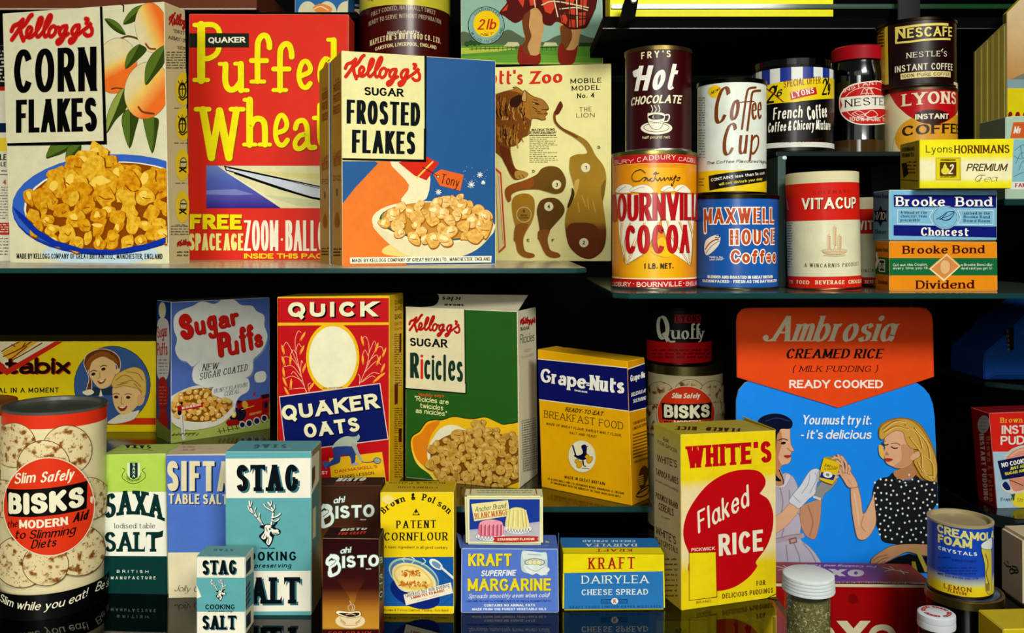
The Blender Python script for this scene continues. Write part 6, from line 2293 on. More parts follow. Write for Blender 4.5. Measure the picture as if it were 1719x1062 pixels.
def biscuits(a, discs, scale=70):
    m = SPOT('#cdbd90', '#8a5c30', scale * 1.7, .575, 'card', .05, '#6a3e1c')
    rg = random.Random(2)
    for x, y, r in discs:
        a.ell(x, y, r * 1.03, r * 1.03, '#5e3c1c')
        a.ell(x, y, r, r, m)
        for k in range(70):
            u, v = rg.uniform(-.9, .9), rg.uniform(-.9, .9)
            if u * u + v * v < .8:
                a.ell(x + u * r, y + v * r, r * .018, r * .018, '#4a3018', n=6)


TB = Z(615, 1.081)
t = tin('biscuit_tin', 'biscuit tin half hidden behind the yellow rice carton, a dark tin standing on it', 1150, 1.128, 124, 0, TB, '#d0c59a', lid='#7a7448', rim='#6a6440', lidh=.0115, lidr=1.025, recess=.0005, group='biscuit tins')
a = Art(t.side, t.root, 'label_print', 'card').view('D5')
biscuits(a, [(230, 800, 120), (470, 790, 130), (660, 780, 110), (190, 980, 120), (700, 960, 120)], 60)
a.ell(442, 930, 222, 222, '#d8cdaa')
a.ell(442, 930, 217, 217, '#cf3c1c')
a.t('Slim Safely', 330, 806, 545, 806, 42, 'brushb', '#dfd9b8', rnd=False)
a.poly([(256, 845), (636, 842), (634, 972), (262, 978)], INK)
a.t('BISKS', 274, 962, 622, 958, 104, 'round', '#dcd6b4', th=.26, tn=.2, gap=.06)
a.t('the', 272, 1016, 330, 1016, 30, 'brushb', INK)
a.t('MODERN', 350, 1018, 552, 1016, 32, 'heavy', '#dfd9b8')
a.t('Aid', 575, 1014, 626, 1012, 32, 'brushb', INK)
a.build()
t = tin('coffee_tin', 'dark red and black coffee tin in shadow, standing on the biscuit tin', 1140, 1.128, 108, TB, Z(516, 1.087), '#0c0a0a', lid='#17110e', rim='#4a2420', lidh=.004, kind='card')
a = Art(t.side, t.root, 'label_print', 'card').view('D5')
bandp(a, t, 575, 611.5, '#b3141a')
a.poly([(352, 134), (562, 134), (562, 198), (348, 200)], '#9a1a1e')
a.t('LYONS', 362, 190, 560, 188, 48, 'serifb', '#1c0a0a')
a.t('Q', 204, 332, 322, 330, 182, 'serif', '#c9c9b4', th=.2, tn=.05)
a.line([(268, 300), (310, 350), (350, 352)], 14, '#c9c9b4', True)
a.t('u', 322, 330, 396, 330, 100, 'serif', '#c9c9b4', th=.2)
a.t('o', 400, 332, 470, 332, 100, 'serif', '#c9c9b4', th=.2, tn=.05)
a.t('f', 470, 330, 520, 330, 124, 'serif', '#c9c9b4', th=.16)
a.t('f', 512, 330, 562, 330, 124, 'serif', '#c9c9b4', th=.16)
a.t('y', 536, 328, 590, 326, 92, 'serif', '#c9c9b4', th=.17)
a.small(172, 415, 632, 500, 3, '#4a0c10', 18, 4)
a.build()
# ================================================================== the front row on the glossy bottom shelf
# ---- biscuit tin at the left
R_, Dz = None, None
t = tin('biscuit_tin', 'tall round biscuit tin with toasted crackers and a red disc, at the left front', 88, .893, 158, 0, .1955, '#cfc49a', lean=1.0, lid='#4c4e46', rim='#3a3a34', lidh=.003, recess=.004, lidkind='tin', lidr=1.012, group='biscuit tins')
a = Art(t.side, t.root, 'label_print', 'card').view('C2')
uvs = lambda x, y: a.pu(x, y)
v_red = a.pu(240, 178).y
a.band(a.pu(240, 178).y, .1935, '#c8371c')
biscuits(a, [(60, 250, 95), (290, 270, 105), (190, 340, 110), (380, 480, 90), (20, 480, 80), (100, 750, 110), (330, 700, 110), (200, 760, 90)], 75)
a.band(0, a.pu(230, 880).y - .0006, '#0d0c0b')
a.ell(214, 510, 181, 213, '#d8cba8', 0, 56)
a.ell(214, 510, 177, 209, '#c93a1d', 0, 56)
a.t('Slim', 78, 412, 160, 404, 46, 'brushb', '#d8d4b4', rnd=False, th=.15, tn=.11)
a.t('Safely', 178, 406, 308, 392, 46, 'brushb', '#d8d4b4', rnd=False, th=.15, tn=.11)
a.poly([(48, 432), (366, 400), (362, 520), (54, 550)], '#12100f', n=2)
a.t('BISKS', 56, 538, 352, 508, 88, 'round', '#dad5b6', th=.27, tn=.20, gap=.06)
a.t('the', 52, 602, 92, 596, 30, 'brush', '#1c100c', rnd=False)
a.t('MODERN', 98, 602, 288, 588, 36, 'heavy', '#dcd6ba', th=.22, tn=.18)
a.t('Aid', 306, 580, 364, 566, 40, 'brushb', '#1c100c', rnd=False)
a.t('to Slimming', 78, 646, 316, 626, 38, 'brushb', '#1c100c', rnd=False, th=.15, tn=.11)
a.t('Diets', 142, 690, 240, 680, 38, 'brushb', '#1c100c', rnd=False, th=.15, tn=.11)
a.t('Slim while you eat!', 22, 915, 362, 900, 36, 'brush', '#d8d4b8', rnd=False, th=.13, tn=.09, mid=-22)
a.t('Be slim', 394, 880, 470, 850, 36, 'brush', '#d8d4b8', rnd=False, th=.13, tn=.09)
a.t('!', 6, 896, 14, 900, 34, 'brush', '#d8d4b8', rnd=False)
a.poly([(376, 470), (388, 468), (384, 500), (376, 492)], '#d8c4b0')
a.build()
# its neighbour, cut by the frame
t = tin('biscuit_tin', 'brown-lidded cream tin cut off by the left edge of the picture', -58, .91, 152, 0, Z(690, .86), '#d0c898', lid='#7a4a24', rim='#3a2a1c', lidh=.011, recess=.001, lidkind='card', group='biscuit tins')
a = Art(t.side, t.root, 'label_print', 'card').view('C2')
a.band(.1, .135, '#cfc694')
a.t('ry-', -20, 246, 36, 236, 30, 'brush', '#b0281c')
a.ell(-4, 390, 20, 34, '#141210')
a.poly([(-40, 480), (12, 484), (16, 560), (-40, 580)], '#b92f20')
a.line([(-20, 580), (10, 560), (26, 600), (6, 620)], 6, '#2a2420', True)
a.ell(-20, 690, 34, 84, '#14110f')
a.build()

# ---- table salt, green and white
bx = carton('salt_carton', 'green and white Iodised table SALT carton standing beside the cracker tin', [(171, 763), (278, 761), (282, 997.3), (170, 995.6)], 0, .043,
            cols=dict(front='#dcdccb', top='#a3b65a', right='#8a9a60', left='#7a9a50'), edge='#c8d0a8')
a = Art(bx.front, bx.root, 'front_print').view('D1')
GN = '#103430'
a.poly([(20, 90), (400, 86), (400, 304), (20, 306)], '#a5c153')
a.poly([(20, 648), (400, 650), (400, 900), (20, 900)], '#123c38')
a.t('SAXA', 48, 452, 366, 460, 128, 'slab', GN, th=.19, tn=.12, gap=.06, ser=(.07, .14), mid=30)
a.t('Iodised table', 102, 500, 322, 500, 28, 'seriflight', '#1c3434', th=.12, tn=.06, gap=.1)
a.t('SALT', 48, 626, 346, 626, 106, 'slab', GN, th=.20, tn=.13, gap=.06, ser=(.07, .15))
a.poly([(300, 536), (366, 510), (362, 545), (300, 560)], GN)
a.t('BRITISH', 116, 738, 286, 740, 15, 'heavy', '#c4ccb8', gap=1.3)
a.t('MANUFACTURE', 84, 774, 324, 774, 16, 'heavy', '#c4ccb8', gap=.8)
a.poly([(172, 148), (240, 148), (242, 215), (206, 235), (172, 215)], '#c9cfae')
a.poly([(186, 148), (228, 148), (228, 225), (206, 238), (186, 225)], '#133a30')
for i, ch in enumerate('SAXA'):
    a.t(ch, 200, 166 + i * 20, 214, 166 + i * 20, 15, 'heavy', '#c9cfae')
a.line([(146, 176), (160, 188), (146, 210), (150, 235), (205, 262), (262, 235), (268, 208), (252, 188), (268, 176)], 3, '#2a4420', True)
a.line([(168, 205), (180, 232), (206, 244), (236, 232), (246, 205)], 3, '#2a4420', True)
a.ring_text('TABLE SALT', 206, 200, 52, 205, 335, 13, '#2a4420', flip=True)
a.build()
a = Art(bx.top, bx.root, 'top_print').view('D1')
a.all('#a3b65a')
a.t('SAXA', 300, 55, 160, 52, 20, 'slab', '#1c3420', up=(2, 18), th=.2)
a.line([(165, 80), (240, 74), (310, 84)], 5, '#1c3420', True)
a.build()

# ---- table salt, blue
bx = carton('salt_carton', 'blue and cream TABLE SALT carton between the green and the teal salt cartons', [(278.8, 762.8), (386, 761), (388, 1001.5), (282.8, 1003.4)], 0, .043,
            cols=dict(front='#4f70b6', top='#bdb08e', left='#3a4a70', right='#8a8a7a'), edge='#b8b8b0')
a = Art(bx.front, bx.root, 'front_print').view('D1')
CRM = '#cdc4a0'
a.all('#4f70b6')
a.poly([(370, 630), (800, 628), (800, 900), (370, 900)], '#d0c7a4')
a.poly([(370, 95), (800, 92), (800, 108), (370, 110)], '#c2b890')
a.t('SIFTA', 386, 300, 728, 302, 162, 'gothic', CRM, sh=('#16264e', 9, 6), th=.19, tn=.16, gap=.10)
a.t('TABLE SALT', 394, 368, 712, 372, 54, 'gothic', CRM, sh=('#16264e', 5, 4), th=.19, tn=.16, gap=.10, sp=.25)
a.t('Jolly Good', 424, 838, 640, 846, 34, 'brush', '#2a2a2a', rnd=False, th=.10, tn=.07)
a.build()
a = Art(bx.top, bx.root, 'top_print').view('D1')
a.all('#bdb08e')
a.small(470, 60, 540, 90, 2, '#9a6a50', 8, 3)
a.build()


# ---- stag salt, large and small
def stag(a, ox, oy, k):
    """engraved stag's head: antlers, head, neck"""
    m = lambda pts: [(ox + x * k, oy + y * k) for x, y in pts]
    W2, K2 = '#d8d8c8', '#152024'
    for l, w in (([(85, 130), (60, 95), (30, 60), (12, 25), (8, -5)], 9), ([(30, 60), (8, 45), (0, 20)], 6), ([(48, 80), (38, 50), (44, 30)], 5), ([(75, 112), (62, 85), (66, 60)], 5), ([(12, 25), (20, 8), (22, -4)], 5),
                 ([(128, 130), (135, 90), (138, 50), (125, 20), (112, 0)], 9), ([(138, 50), (100, 28), (88, 10)], 6), ([(132, 85), (160, 78), (180, 62)], 7), ([(132, 100), (155, 105), (172, 92)], 6), ([(125, 20), (132, 2), (128, -8)], 5), ([(138, 50), (148, 30), (146, 14)], 5)):
        p = m(l)
        a.line([(x + 2 * k, y + 2 * k) for x, y in p], (w + 5) * k, K2, True)
        a.line(p, w * k, W2, True)
    a.poly(m([(88, 125), (115, 118), (135, 128), (160, 105), (165, 115), (150, 138), (178, 152), (182, 170), (168, 182), (148, 182), (138, 215), (118, 248), (100, 232), (72, 205), (62, 185), (82, 165), (88, 150), (66, 138), (70, 128)]), K2, True)
    a.poly(m([(94, 132), (115, 124), (138, 135), (170, 155), (176, 168), (165, 176), (140, 176), (128, 160), (120, 180), (134, 200), (118, 236), (102, 222), (112, 190), (90, 205), (74, 192), (92, 165)]), W2, True)
    a.poly(m([(125, 138), (145, 150), (160, 150), (150, 140), (135, 132)]), K2, True)
    a.ell(ox + 122 * k, oy + 148 * k, 6 * k, 5 * k, K2)
    a.ell(ox + 175 * k, oy + 162 * k, 6 * k, 5 * k, K2)
    for l in ([(95, 175), (85, 195)], [(105, 185), (98, 215)], [(115, 195), (112, 228)], [(100, 140), (108, 160)], [(140, 170), (165, 172)]):
        a.line(m(l), 4 * k, K2)


TL_, DRK = '#5f9ea0', '#10171c'


def salt_letters(a, txt, x0, y0, x1, y1, cap, d):
    a.t(txt, x0 + d, y0 + d * .8, x1 + d, y1 + d * .8, cap, 'slab', '#3c6f76', th=.19, tn=.14, ser=(.06, .14), gap=.10)
    a.t(txt, x0, y0, x1, y1, cap, 'slab', DRK, th=.20, tn=.15, ser=(.06, .15), gap=.10)


bx = carton('salt_carton', 'large teal and white COOKING SALT carton with a stag head', [(378, 757.5), (522.5, 757.5), (522.5, 1032.5), (379.5, 1032.5)], 0, .045,
            group='teal salt cartons', cols=dict(front='#dcd9c6', top='#5d969a', right='#6b7a64', left='#6a8a84'), edge='#a8c4bc')
a = Art(bx.front, bx.root, 'front_print').view('D2')
a.poly([(170, 60), (700, 60), (700, 122), (170, 126)], TL_)
a.poly([(170, 338), (700, 336), (700, 728), (170, 730)], TL_)
a.poly([(170, 948), (700, 945), (700, 1000), (170, 1000)], TL_)
salt_letters(a, 'STAG', 244, 302, 580, 300, 142, 11)
salt_letters(a, 'SALT', 236, 906, 584, 904, 142, 11)
stag(a, 308, 360, .97)
a.t('TRADE MARK', 376, 610, 454, 610, 7, 'heavy', DRK)
a.t('COOKING', 262, 674, 568, 672, 48, 'gothic', DRK, th=.22, tn=.18, gap=.26)
a.t('and preserving', 262, 712, 540, 710, 24, 'ital', DRK, gap=.22)
a.build()
a = Art(bx.top, bx.root, 'top_print').view('D2')
a.all('#5d969a')
a.t('STAG', 520, 50, 340, 50, 26, 'slab', '#3a6468', up=(-4, 22), th=.22)
a.line([(370, 70), (540, 72)], 4, '#b8d4cc')
a.line([(600, 42), (640, 44)], 3, '#3a6468')
a.build()
a = Art(bx.right, bx.root, 'side_print').view('D2')
a.all('#85785c')
a.poly([(640, 128), (690, 80), (690, 240), (640, 338)], '#c9c4a8')
a.poly([(652, 180), (668, 160), (668, 230), (652, 290)], '#5a4420')
a.poly([(640, 340), (690, 240), (690, 560), (640, 728)], '#5a7c74')
a.poly([(655, 400), (672, 380), (672, 540), (655, 560)], '#c0b88c')
a.build()

bx = carton('salt_carton', 'small teal and white COOKING SALT carton standing in front of the large one', [(329.4, 933.6), (411.8, 934.6), (411.8, 1066), (330, 1066.5)], 0, .028,
            group='teal salt cartons', cols=dict(front='#dad7c2', top='#6a9a98', right='#c8c2a4', left='#6a8a84'), edge='#b8cac0')
a = Art(bx.front, bx.root, 'front_print').view('D2')
a.poly([(20, 640), (310, 640), (310, 656), (20, 656)], '#7aa8a4')
a.poly([(20, 764), (310, 766), (310, 948), (20, 948)], TL_)
a.poly([(20, 800), (34, 806), (58, 868), (20, 880)], '#dcd8c0')
salt_letters(a, 'STAG', 62, 748, 246, 746, 76, 6)
salt_letters(a, 'SALT', 62, 1042, 242, 1042, 74, 6)
stag(a, 108, 776, .46)
a.t('COOKING', 80, 934, 238, 934, 26, 'heavy', DRK, th=.2, tn=.17, gap=.16)
a.t('and preserving', 94, 948, 224, 948, 9, 'ital', DRK)
a.build()
a = Art(bx.top, bx.root, 'top_print').view('D2')
a.all('#6a9a98')
a.t('STAG', 232, 612, 122, 610, 16, 'slab', '#3a6468', up=(-2, 12), th=.2)
a.line([(90, 640), (130, 655), (170, 640)], 3, '#3a6468')
a.build()
a = Art(bx.right, bx.root, 'side_print').view('D2')
a.poly([(290, 766), (340, 730), (340, 900), (290, 948)], '#578e90')
a.poly([(298, 680), (322, 650), (322, 720), (298, 750)], '#26323a')
a.poly([(298, 970), (322, 940), (322, 1010), (298, 1040)], '#26323a')
for k in range(4):
    a.line([(296, 830 + k * 30), (318, 790 + k * 30)], 5, '#2c4a50')
a.build()

# ---- gravy powder, rear and front
GB = '#3c261a'


def gravy(a, dx, dy, s, grad, small):
    T = lambda x, y: (dx + (x - 62) * s, dy + (y - 370) * s)
    p = lambda pts: [T(x, y) for x, y in pts]
    WB, OG = '#d4dcd4', '#2c5238'

    def word(txt, x0, y0, x1, y1, cap, sty, **k):
        A, B = T(x0, y0), T(x1, y1)
        a.t(txt, A[0], A[1], B[0], B[1], cap * s, sty, WB, out=(OG, 5 * s), **k)
    word('ah!', 154, 214, 228, 206, 40, 'brushb', rnd=False)
    for l in ([(96, 268), (66, 286), (70, 250), (110, 226), (140, 245), (120, 285), (84, 312), (92, 360)], [(92, 225), (120, 250), (150, 300), (138, 345), (86, 366), (78, 340)], [(78, 292), (110, 270), (128, 262)]):
        q = p(l)
        a.line(q, 30 * s, OG, True)
    for l in ([(96, 268), (66, 286), (70, 250), (110, 226), (140, 245), (120, 285), (84, 312), (92, 360)], [(92, 225), (120, 250), (150, 300), (138, 345), (86, 366), (78, 340)], [(78, 292), (110, 270), (128, 262)]):
        q = p(l)
        a.line(q, 20 * s, WB, True)
    a.line(p([(88, 300), (124, 268), (112, 250)]), 4 * s, OG, True)
    word('ISTO', 168, 312, 424, 300, 82, 'gothic', th=.25, tn=.21, gap=.12)
    A, B = T(332, 322), T(370, 322)
    a.t('BRAND', A[0], A[1], B[0], B[1], 7 * s, 'heavy', WB)


bx = carton('gravy_carton', 'brown gravy powder carton with white lettering, the one standing behind', [(529.7, 815), (639.7, 814.5), (640, 983.5), (527.8, 984)], 0, side=None, depth=.032,
            group='gravy cartons', cols=dict(front='#402a1c', top='#3a2618', right='#3a2616', left='#3a2616'), dl=.922, dr=.922, edge='#6a5038')
a = Art(bx.front, bx.root, 'front_print').view('D3')
a.all(G([(0, '#6a1c12'), (.12, '#8a3a18'), (.2, '#b8862c'), (.42, '#8a5c24'), (.66, '#4a2c1c'), (1, '#402a1c')], a.pu(250, 850), a.pu(250, 98)))
gravy(a, 62, 370, 1.0, None, False)
a.build()
a = Art(bx.top, bx.root, 'top_print').view('D3')
a.all('#3a2618')
a.t('BISTO', 168, 70, 356, 66, 22, 'heavy', '#c8d0c0', shear=.3)
a.t('FOR GRAVY', 158, 90, 342, 88, 12, 'heavy', '#8a3a28', shear=.3)
a.build()
bx = carton('gravy_carton', 'dark brown gravy carton shading to tan with a gravy boat, the one in front', [(541, 902.8), (636.6, 904), (636.6, 1078), (541, 1078)], 0, side=('R', 644.5),
            group='gravy cartons', cols=dict(front='#301010', top='#2c1010', right='#5a3a1c', left='#2c1010'), edge='#8a7a60')
a = Art(bx.front, bx.root, 'front_print').view('D3')
a.poly([(60, 430), (480, 430), (480, 1150), (60, 1150)], G([(0, '#3a0c10'), (.13, '#3a0e10'), (.145, '#b8862c'), (.3, '#b07c2c'), (.42, '#7a4a20'), (.52, '#3c1614'), (1, '#2e0e12')], a.pu(250, 1130), a.pu(250, 440)))
a.poly([(180, 690), (360, 690), (310, 800), (295, 860), (270, 862), (255, 820)], G([(0, '#3c1614'), (.5, '#5a2c18'), (1, '#a8762c')], a.pu(270, 700), a.pu(270, 870)), True)
gravy(a, 112, 690, .945, None, True)
a.t('FOR GRAVY', 124, 1078, 404, 1076, 26, 'gothic', '#a03a2c', gap=.3)
a.build()
a = Art(bx.front, bx.root, 'gravy_boat_picture', lift=.0006).view('D3')
CB = '#d8c69a'
for l in ([(262, 918), (252, 890), (270, 870), (262, 850)], [(276, 918), (280, 890), (272, 868)], [(286, 918), (296, 890), (282, 868)]):
    a.line(l, 5, '#c8b08a', True)
a.ell(266, 985, 97, 48, '#b8a270')
a.ell(266, 980, 97, 47, CB)
a.ell(266, 978, 66, 30, '#bfa878')
a.poly([(205, 950), (335, 945), (325, 975), (300, 995), (310, 1008), (225, 1008), (235, 994), (212, 975)], CB, True, line=('#6a4420', 2))
a.poly([(172, 930), (190, 912), (260, 920), (320, 915), (338, 935), (325, 952), (270, 962), (215, 950)], '#e2d4ae', True, line=('#5a3a1c', 3))
a.poly([(190, 928), (260, 930), (322, 926), (318, 945), (268, 955), (222, 944)], '#3a1c12', True)
a.line([(240, 940), (270, 934), (300, 942)], 5, '#d0b890', True)
a.build()
a = Art(bx.right, bx.root, 'side_print').view('D3')
a.all(G([(0, '#5a1c14'), (.3, '#a87a2c'), (.6, '#4a2a18'), (1, '#3a1a14')], a.pu(460, 1000), a.pu(460, 450)))
for i, ch in enumerate('BISTO'):
    a.t(ch, 456, 610 + i * 56, 476, 600 + i * 56, 42, 'heavy', '#d0d4c4', up=(0, -42), out=('#2c5238', 3))
a.build()
a = Art(bx.top, bx.root, 'top_print').view('D3')
a.all('#2c1212')
a.t('BISTO', 200, 396, 370, 386, 16, 'heavy', '#c8d0c0', shear=.3)
a.t('FOR GRAVY', 184, 422, 362, 414, 18, 'heavy', '#c03a2c', shear=.2, gap=.2)
a.build()

# ---- cornflour
bx = carton('cornflour_carton', 'yellow PATENT CORNFLOUR carton with a pudding dish on blue', [(638.4, 826), (761.7, 825.5), (761.8, 1030.5), (639.5, 1030)], 0, .038,
            cols=dict(front='#dfc316', top='#b89c20', right='#b89c20', left='#c0a41c'), edge='#d8cc60')
a = Art(bx.front, bx.root, 'front_print').view('D3')
CF = '#241c12'
a.ring_text('Brown & Polson', 697, 480, 285, 138, 42, 44, CF, 'serifb', ry=290)
a.poly([(697, 246), (722, 290), (672, 290)], CF)
a.t('B&P', 682, 286, 712, 286, 14, 'heavy', '#dfc316')
a.t('PATENT', 566, 376, 828, 372, 50, 'serif', CF, th=.19, gap=.22)
a.t('CORNFLOUR', 486, 456, 906, 454, 52, 'serif', CF, th=.18, gap=.16)
a.t('A basic ingredient in all good cookery', 490, 506, 904, 510, 18, 'light', CF, th=.13, tn=.12, gap=.16)
a.ell(512, 186, 40, 30, '#d8c878')
a.t('Brown & Polson Limited, Paisley, Scotland', 486, 918, 908, 920, 16, 'seriflight', CF, th=.14, gap=.14)
a.build()
a = Art(bx.front, bx.root, 'pudding_picture', lift=.0005).view('D3')
a.poly([(440, 566), (960, 562), (960, 884), (440, 884)], '#1f5a9c')
for l in ([(440, 700), (560, 640), (700, 570)], [(830, 640), (960, 740)], [(860, 880), (960, 800)], [(760, 570), (960, 690)], [(440, 800), (520, 740)]):
    a.line(l, 5, '#1a4a86')
a.ell(690, 800, 170, 92, '#142c74', 20)
a.ell(682, 685, 174, 102, '#a3b8a8', 24)
a.ell(684, 690, 165, 94, '#4c7a98', 24)
a.poly([(540, 660), (560, 620), (620, 600), (720, 620), (800, 680), (830, 740), (800, 780), (700, 800), (600, 780), (555, 720)], '#d8cf9a', True)
a.poly([(552, 665), (575, 628), (630, 612), (715, 630), (785, 690), (808, 740), (780, 765), (700, 778), (610, 760), (566, 712)], '#dcb85c', True)
a.poly([(560, 668), (590, 632), (640, 622), (715, 640), (770, 690), (790, 735), (700, 755), (620, 740), (575, 705)], '#e0d08a', True)
rg = random.Random(6)
for cx, cy, n, sx, sy in ((660, 668, 46, 62, 18), (680, 738, 50, 90, 18)):
    for k in range(n):
        a.poly(blob(rg, cx + rg.uniform(-1, 1) * sx, cy + rg.uniform(-1, 1) * sy, rg.uniform(4, 13), rg.uniform(3, 7), 7, .35), rg.choice(['#b86a20', '#c9802c', '#a85a18', '#d09a3c']), True, n=2)
for l in ([(620, 590), (610, 575), (625, 562)], [(670, 600), (690, 580), (670, 560)], [(735, 610), (760, 590), (745, 570)]):
    a.line(l, 7, '#b8ccc4', True)
a.ell(828, 608, 50, 27, '#d8dcd4', 35)
a.ell(832, 612, 36, 17, '#6a90a8', 35)
a.line([(862, 628), (905, 665), (950, 705)], 15, '#d0d6d0', True)
a.poly([(616, 806), (925, 726), (940, 796), (632, 876)], '#dcd8c0')
a.t('Quickest hot milk pudding', 632, 824, 916, 756, 30, 'roundlight', '#2a3450', th=.09, tn=.08)
a.t('5 MINUTES TO MAKE!', 664, 838, 884, 786, 18, 'heavy', '#b04a20')
a.t('SEE RECIPE ON PACKET', 704, 850, 850, 812, 7, 'light', '#6a5a40')
a.build()
a = Art(bx.top, bx.root, 'top_print').view('D3')
a.all('#b89c20')
a.t('Brown & Polson', 888, 76, 520, 76, 16, 'serif', '#3a2c10', up=(0, 10))
a.t('CORNFLOUR', 840, 106, 575, 102, 16, 'serif', '#3a2c10', up=(0, 10))
a.build()

# ---- margarine and blancmange
bx = carton('margarine_carton', 'blue SUPERFINE MARGARINE carton with yellow lettering, under the blancmange packet', [(774.6, 920), (937, 921), (938, 1028), (773.8, 1028.4)], 0, .040,
            cols=dict(front='#5877c0', top='#4f6eb4', right='#8a8440', left='#b8a830'), edge='#b4bccc')
mz = bx.z1
a = Art(bx.front, bx.root, 'front_print').view('D4')
YL = '#dccb2c'
a.t('KRAFT', 106, 606, 400, 606, 84, 'gothic', YL, sh=('#6a6a48', 5, 4), th=.2, tn=.17, gap=.10)
a.t('SUPERFINE', 190, 676, 426, 672, 40, 'ital', '#dfe0d4', th=.19, tn=.17, gap=.09)
a.t('MARGARINE', 102, 776, 668, 774, 84, 'gothic', YL, sh=('#6a6a48', 5, 4), th=.2, tn=.17, gap=.10)
a.t('Spreads smoothly even when cold!', 106, 826, 654, 818, 30, 'brush', '#dfe0d4', th=.11, tn=.08, gap=.12)
a.t('CONTAINS 760-940 I.U.s VITAMIN A PER OZ. 80-100 I.U.s VITAMIN D PER OZ.', 90, 852, 672, 850, 12, 'gothic', '#1a2a5c', gap=.12)
a.t('CONTAINS NO ANIMAL FATS', 214, 882, 560, 880, 16, 'heavy', '#dfe0d4', gap=.2)
a.t('MADE FROM THE PUREST VEGETABLE OILS', 132, 908, 636, 906, 16, 'heavy', '#dfe0d4', gap=.16)
a.build()
a = Art(bx.front, bx.root, 'butter_picture', lift=.0005).view('D4')
a.poly([(470, 510), (510, 503), (600, 512), (640, 520), (645, 640), (640, 668), (600, 660), (560, 640), (520, 655), (468, 630)], '#b8c8c4', True)
a.poly([(470, 512), (510, 503), (640, 520), (640, 560), (480, 560)], '#cdd8d0')
a.line([(510, 525), (600, 530)], 5, '#8aa0a0')
a.ell(558, 580, 70, 27, '#5a7474')
a.ell(558, 580, 64, 22, '#c8d0b8')
for x in (530, 558, 585):
    a.ell(x, 580, 18, 16, '#dcd8a8', line=('#6a7a60', 2))
a.poly([(490, 600), (620, 605), (660, 630), (610, 670), (570, 655), (540, 665), (500, 640)], '#d4dcd6', True)
a.line([(500, 610), (560, 640), (620, 612)], 4, '#8aa4a4', True)
a.build()
a = Art(bx.top, bx.root, 'top_print').view('D4')
a.all('#4f6eb4')
a.t('FINE', 655, 440, 628, 436, 12, 'heavy', YL, up=(0, 10))
a.line([(622, 466), (650, 468)], 3, '#dfe0d4')
a.build()
# flared side wings of the lid
for sx, x0, x1, yt in ((0, 25, 58, 400), (1, 680, 720, 392)):
    k = VIEWS['D4'][2]
    b = P(760 + (58 if sx == 0 else 716) * k, 920.5, .861)
    b2 = P(760 + (58 if sx == 0 else 716) * k, 899, .897)
    out = Vector((-.0045 if sx == 0 else .0005, 0, 0))
    up_ = Vector((0, 0, .0035))
    bm = bmesh.new()
    pts = [b, b2, b2 + out + up_ * .9, b + out * .3 + up_ * .3]
    th_ = Vector((.0005, 0, 0))
    lo = [bm.verts.new(p) for p in pts]
    hi = [bm.verts.new(p + th_) for p in pts]
    bm.faces.new(lo)
    bm.faces.new(hi[::-1])
    for i in range(4):
        bm.faces.new((lo[i], hi[i], hi[(i + 1) % 4], lo[(i + 1) % 4]))
    bmesh.ops.recalc_face_normals(bm, faces=bm.faces[:])
    from_bm('lid_tab', bm, [M('#5a76b8', 'card')], bx.root)

bx = carton('blancmange_packet', 'cream BLANCMANGE packet with pink and yellow moulds, lying on the margarine carton', [(779.8, 831), (911.5, 831), (911.8, 914), (782, 914.5)], mz + .0004, .022,
            cols=dict(front='#d8d6a4', top='#cdc99c', left='#c4bc84', right='#c4bc84'), dl=.868, dr=.868, edge='#d8d4a4', bev=.0022)
a = Art(bx.front, bx.root, 'front_print').view('D4')
a.rect(114, 152, 592, 440, '#23408f')
a.poly([(114, 360), (320, 340), (592, 304), (592, 440), (114, 440)], '#a8a8b4')
a.poly([(114, 380), (260, 350), (592, 320), (592, 440), (114, 440)], '#b2b0b4')
a.poly([(126, 184), (376, 158), (390, 264), (146, 302)], '#dcd294')
a.t('Anchor Brand', 150, 240, 360, 212, 36, 'brush', '#2a2414', rnd=True, th=.10, tn=.07, gap=.08)
a.t('BLANC MANGE', 150, 288, 380, 258, 40, 'serif', '#b0602c', th=.14, gap=.04, sp=.1)
a.build()
a = Art(bx.front, bx.root, 'mould_picture', lift=.0005).view('D4')
a.ell(445, 355, 98, 32, '#dcdad0', line=('#8a9098', 2))
for k in range(9):
    a.line([(355 + k * 20, 350), (365 + k * 20, 372 + 8 * math.sin(k / 8 * 3.14)), (380 + k * 20, 352)], 3.5, '#5a6474', True)
YM = '#d9cf86'
a.poly([(358, 330), (372, 250), (395, 215), (440, 206), (485, 218), (505, 250), (520, 335), (480, 352), (400, 352)], YM, True)
for x0, x1 in ((390, 378), (415, 408), (445, 445), (470, 482), (490, 504)):
    a.line([(x0, 228), (x1, 338)], 7, '#c4b45c', True)
    a.line([(x0 + 8, 226), (x1 + 9, 340)], 5, '#e6dfae', True)
a.ell(258, 405, 102, 30, '#dcdad0', line=('#8a9098', 2))
for k in range(8):
    a.line([(165 + k * 22, 395), (178 + k * 22, 426), (190 + k * 22, 402)], 3.5, '#5a6474', True)
PK = '#cf7484'
a.poly([(176, 390), (180, 320), (205, 298), (260, 288), (320, 298), (342, 320), (345, 385), (300, 402), (220, 404)], PK, True)
a.poly([(182, 318), (210, 296), (262, 288), (318, 298), (340, 318), (300, 330), (220, 332)], '#dc98a0', True)
for x in (196, 222, 250, 278, 306, 330):
    a.line([(x, 326), (x - 2, 396)], 9, '#b0506a')
    a.line([(x + 10, 328), (x + 9, 394)], 6, '#e2a8b0')
a.poly([(285, 420), (300, 405), (560, 402), (575, 420), (560, 438), (300, 442)], '#b8302c', True)
a.t('STRAWBERRY FLAVOUR', 304, 432, 556, 428, 16, 'heavy', '#e2d4b4', gap=.08)
a.build()
a = Art(bx.top, bx.root, 'top_print').view('D4')
a.all('#cdc99c')
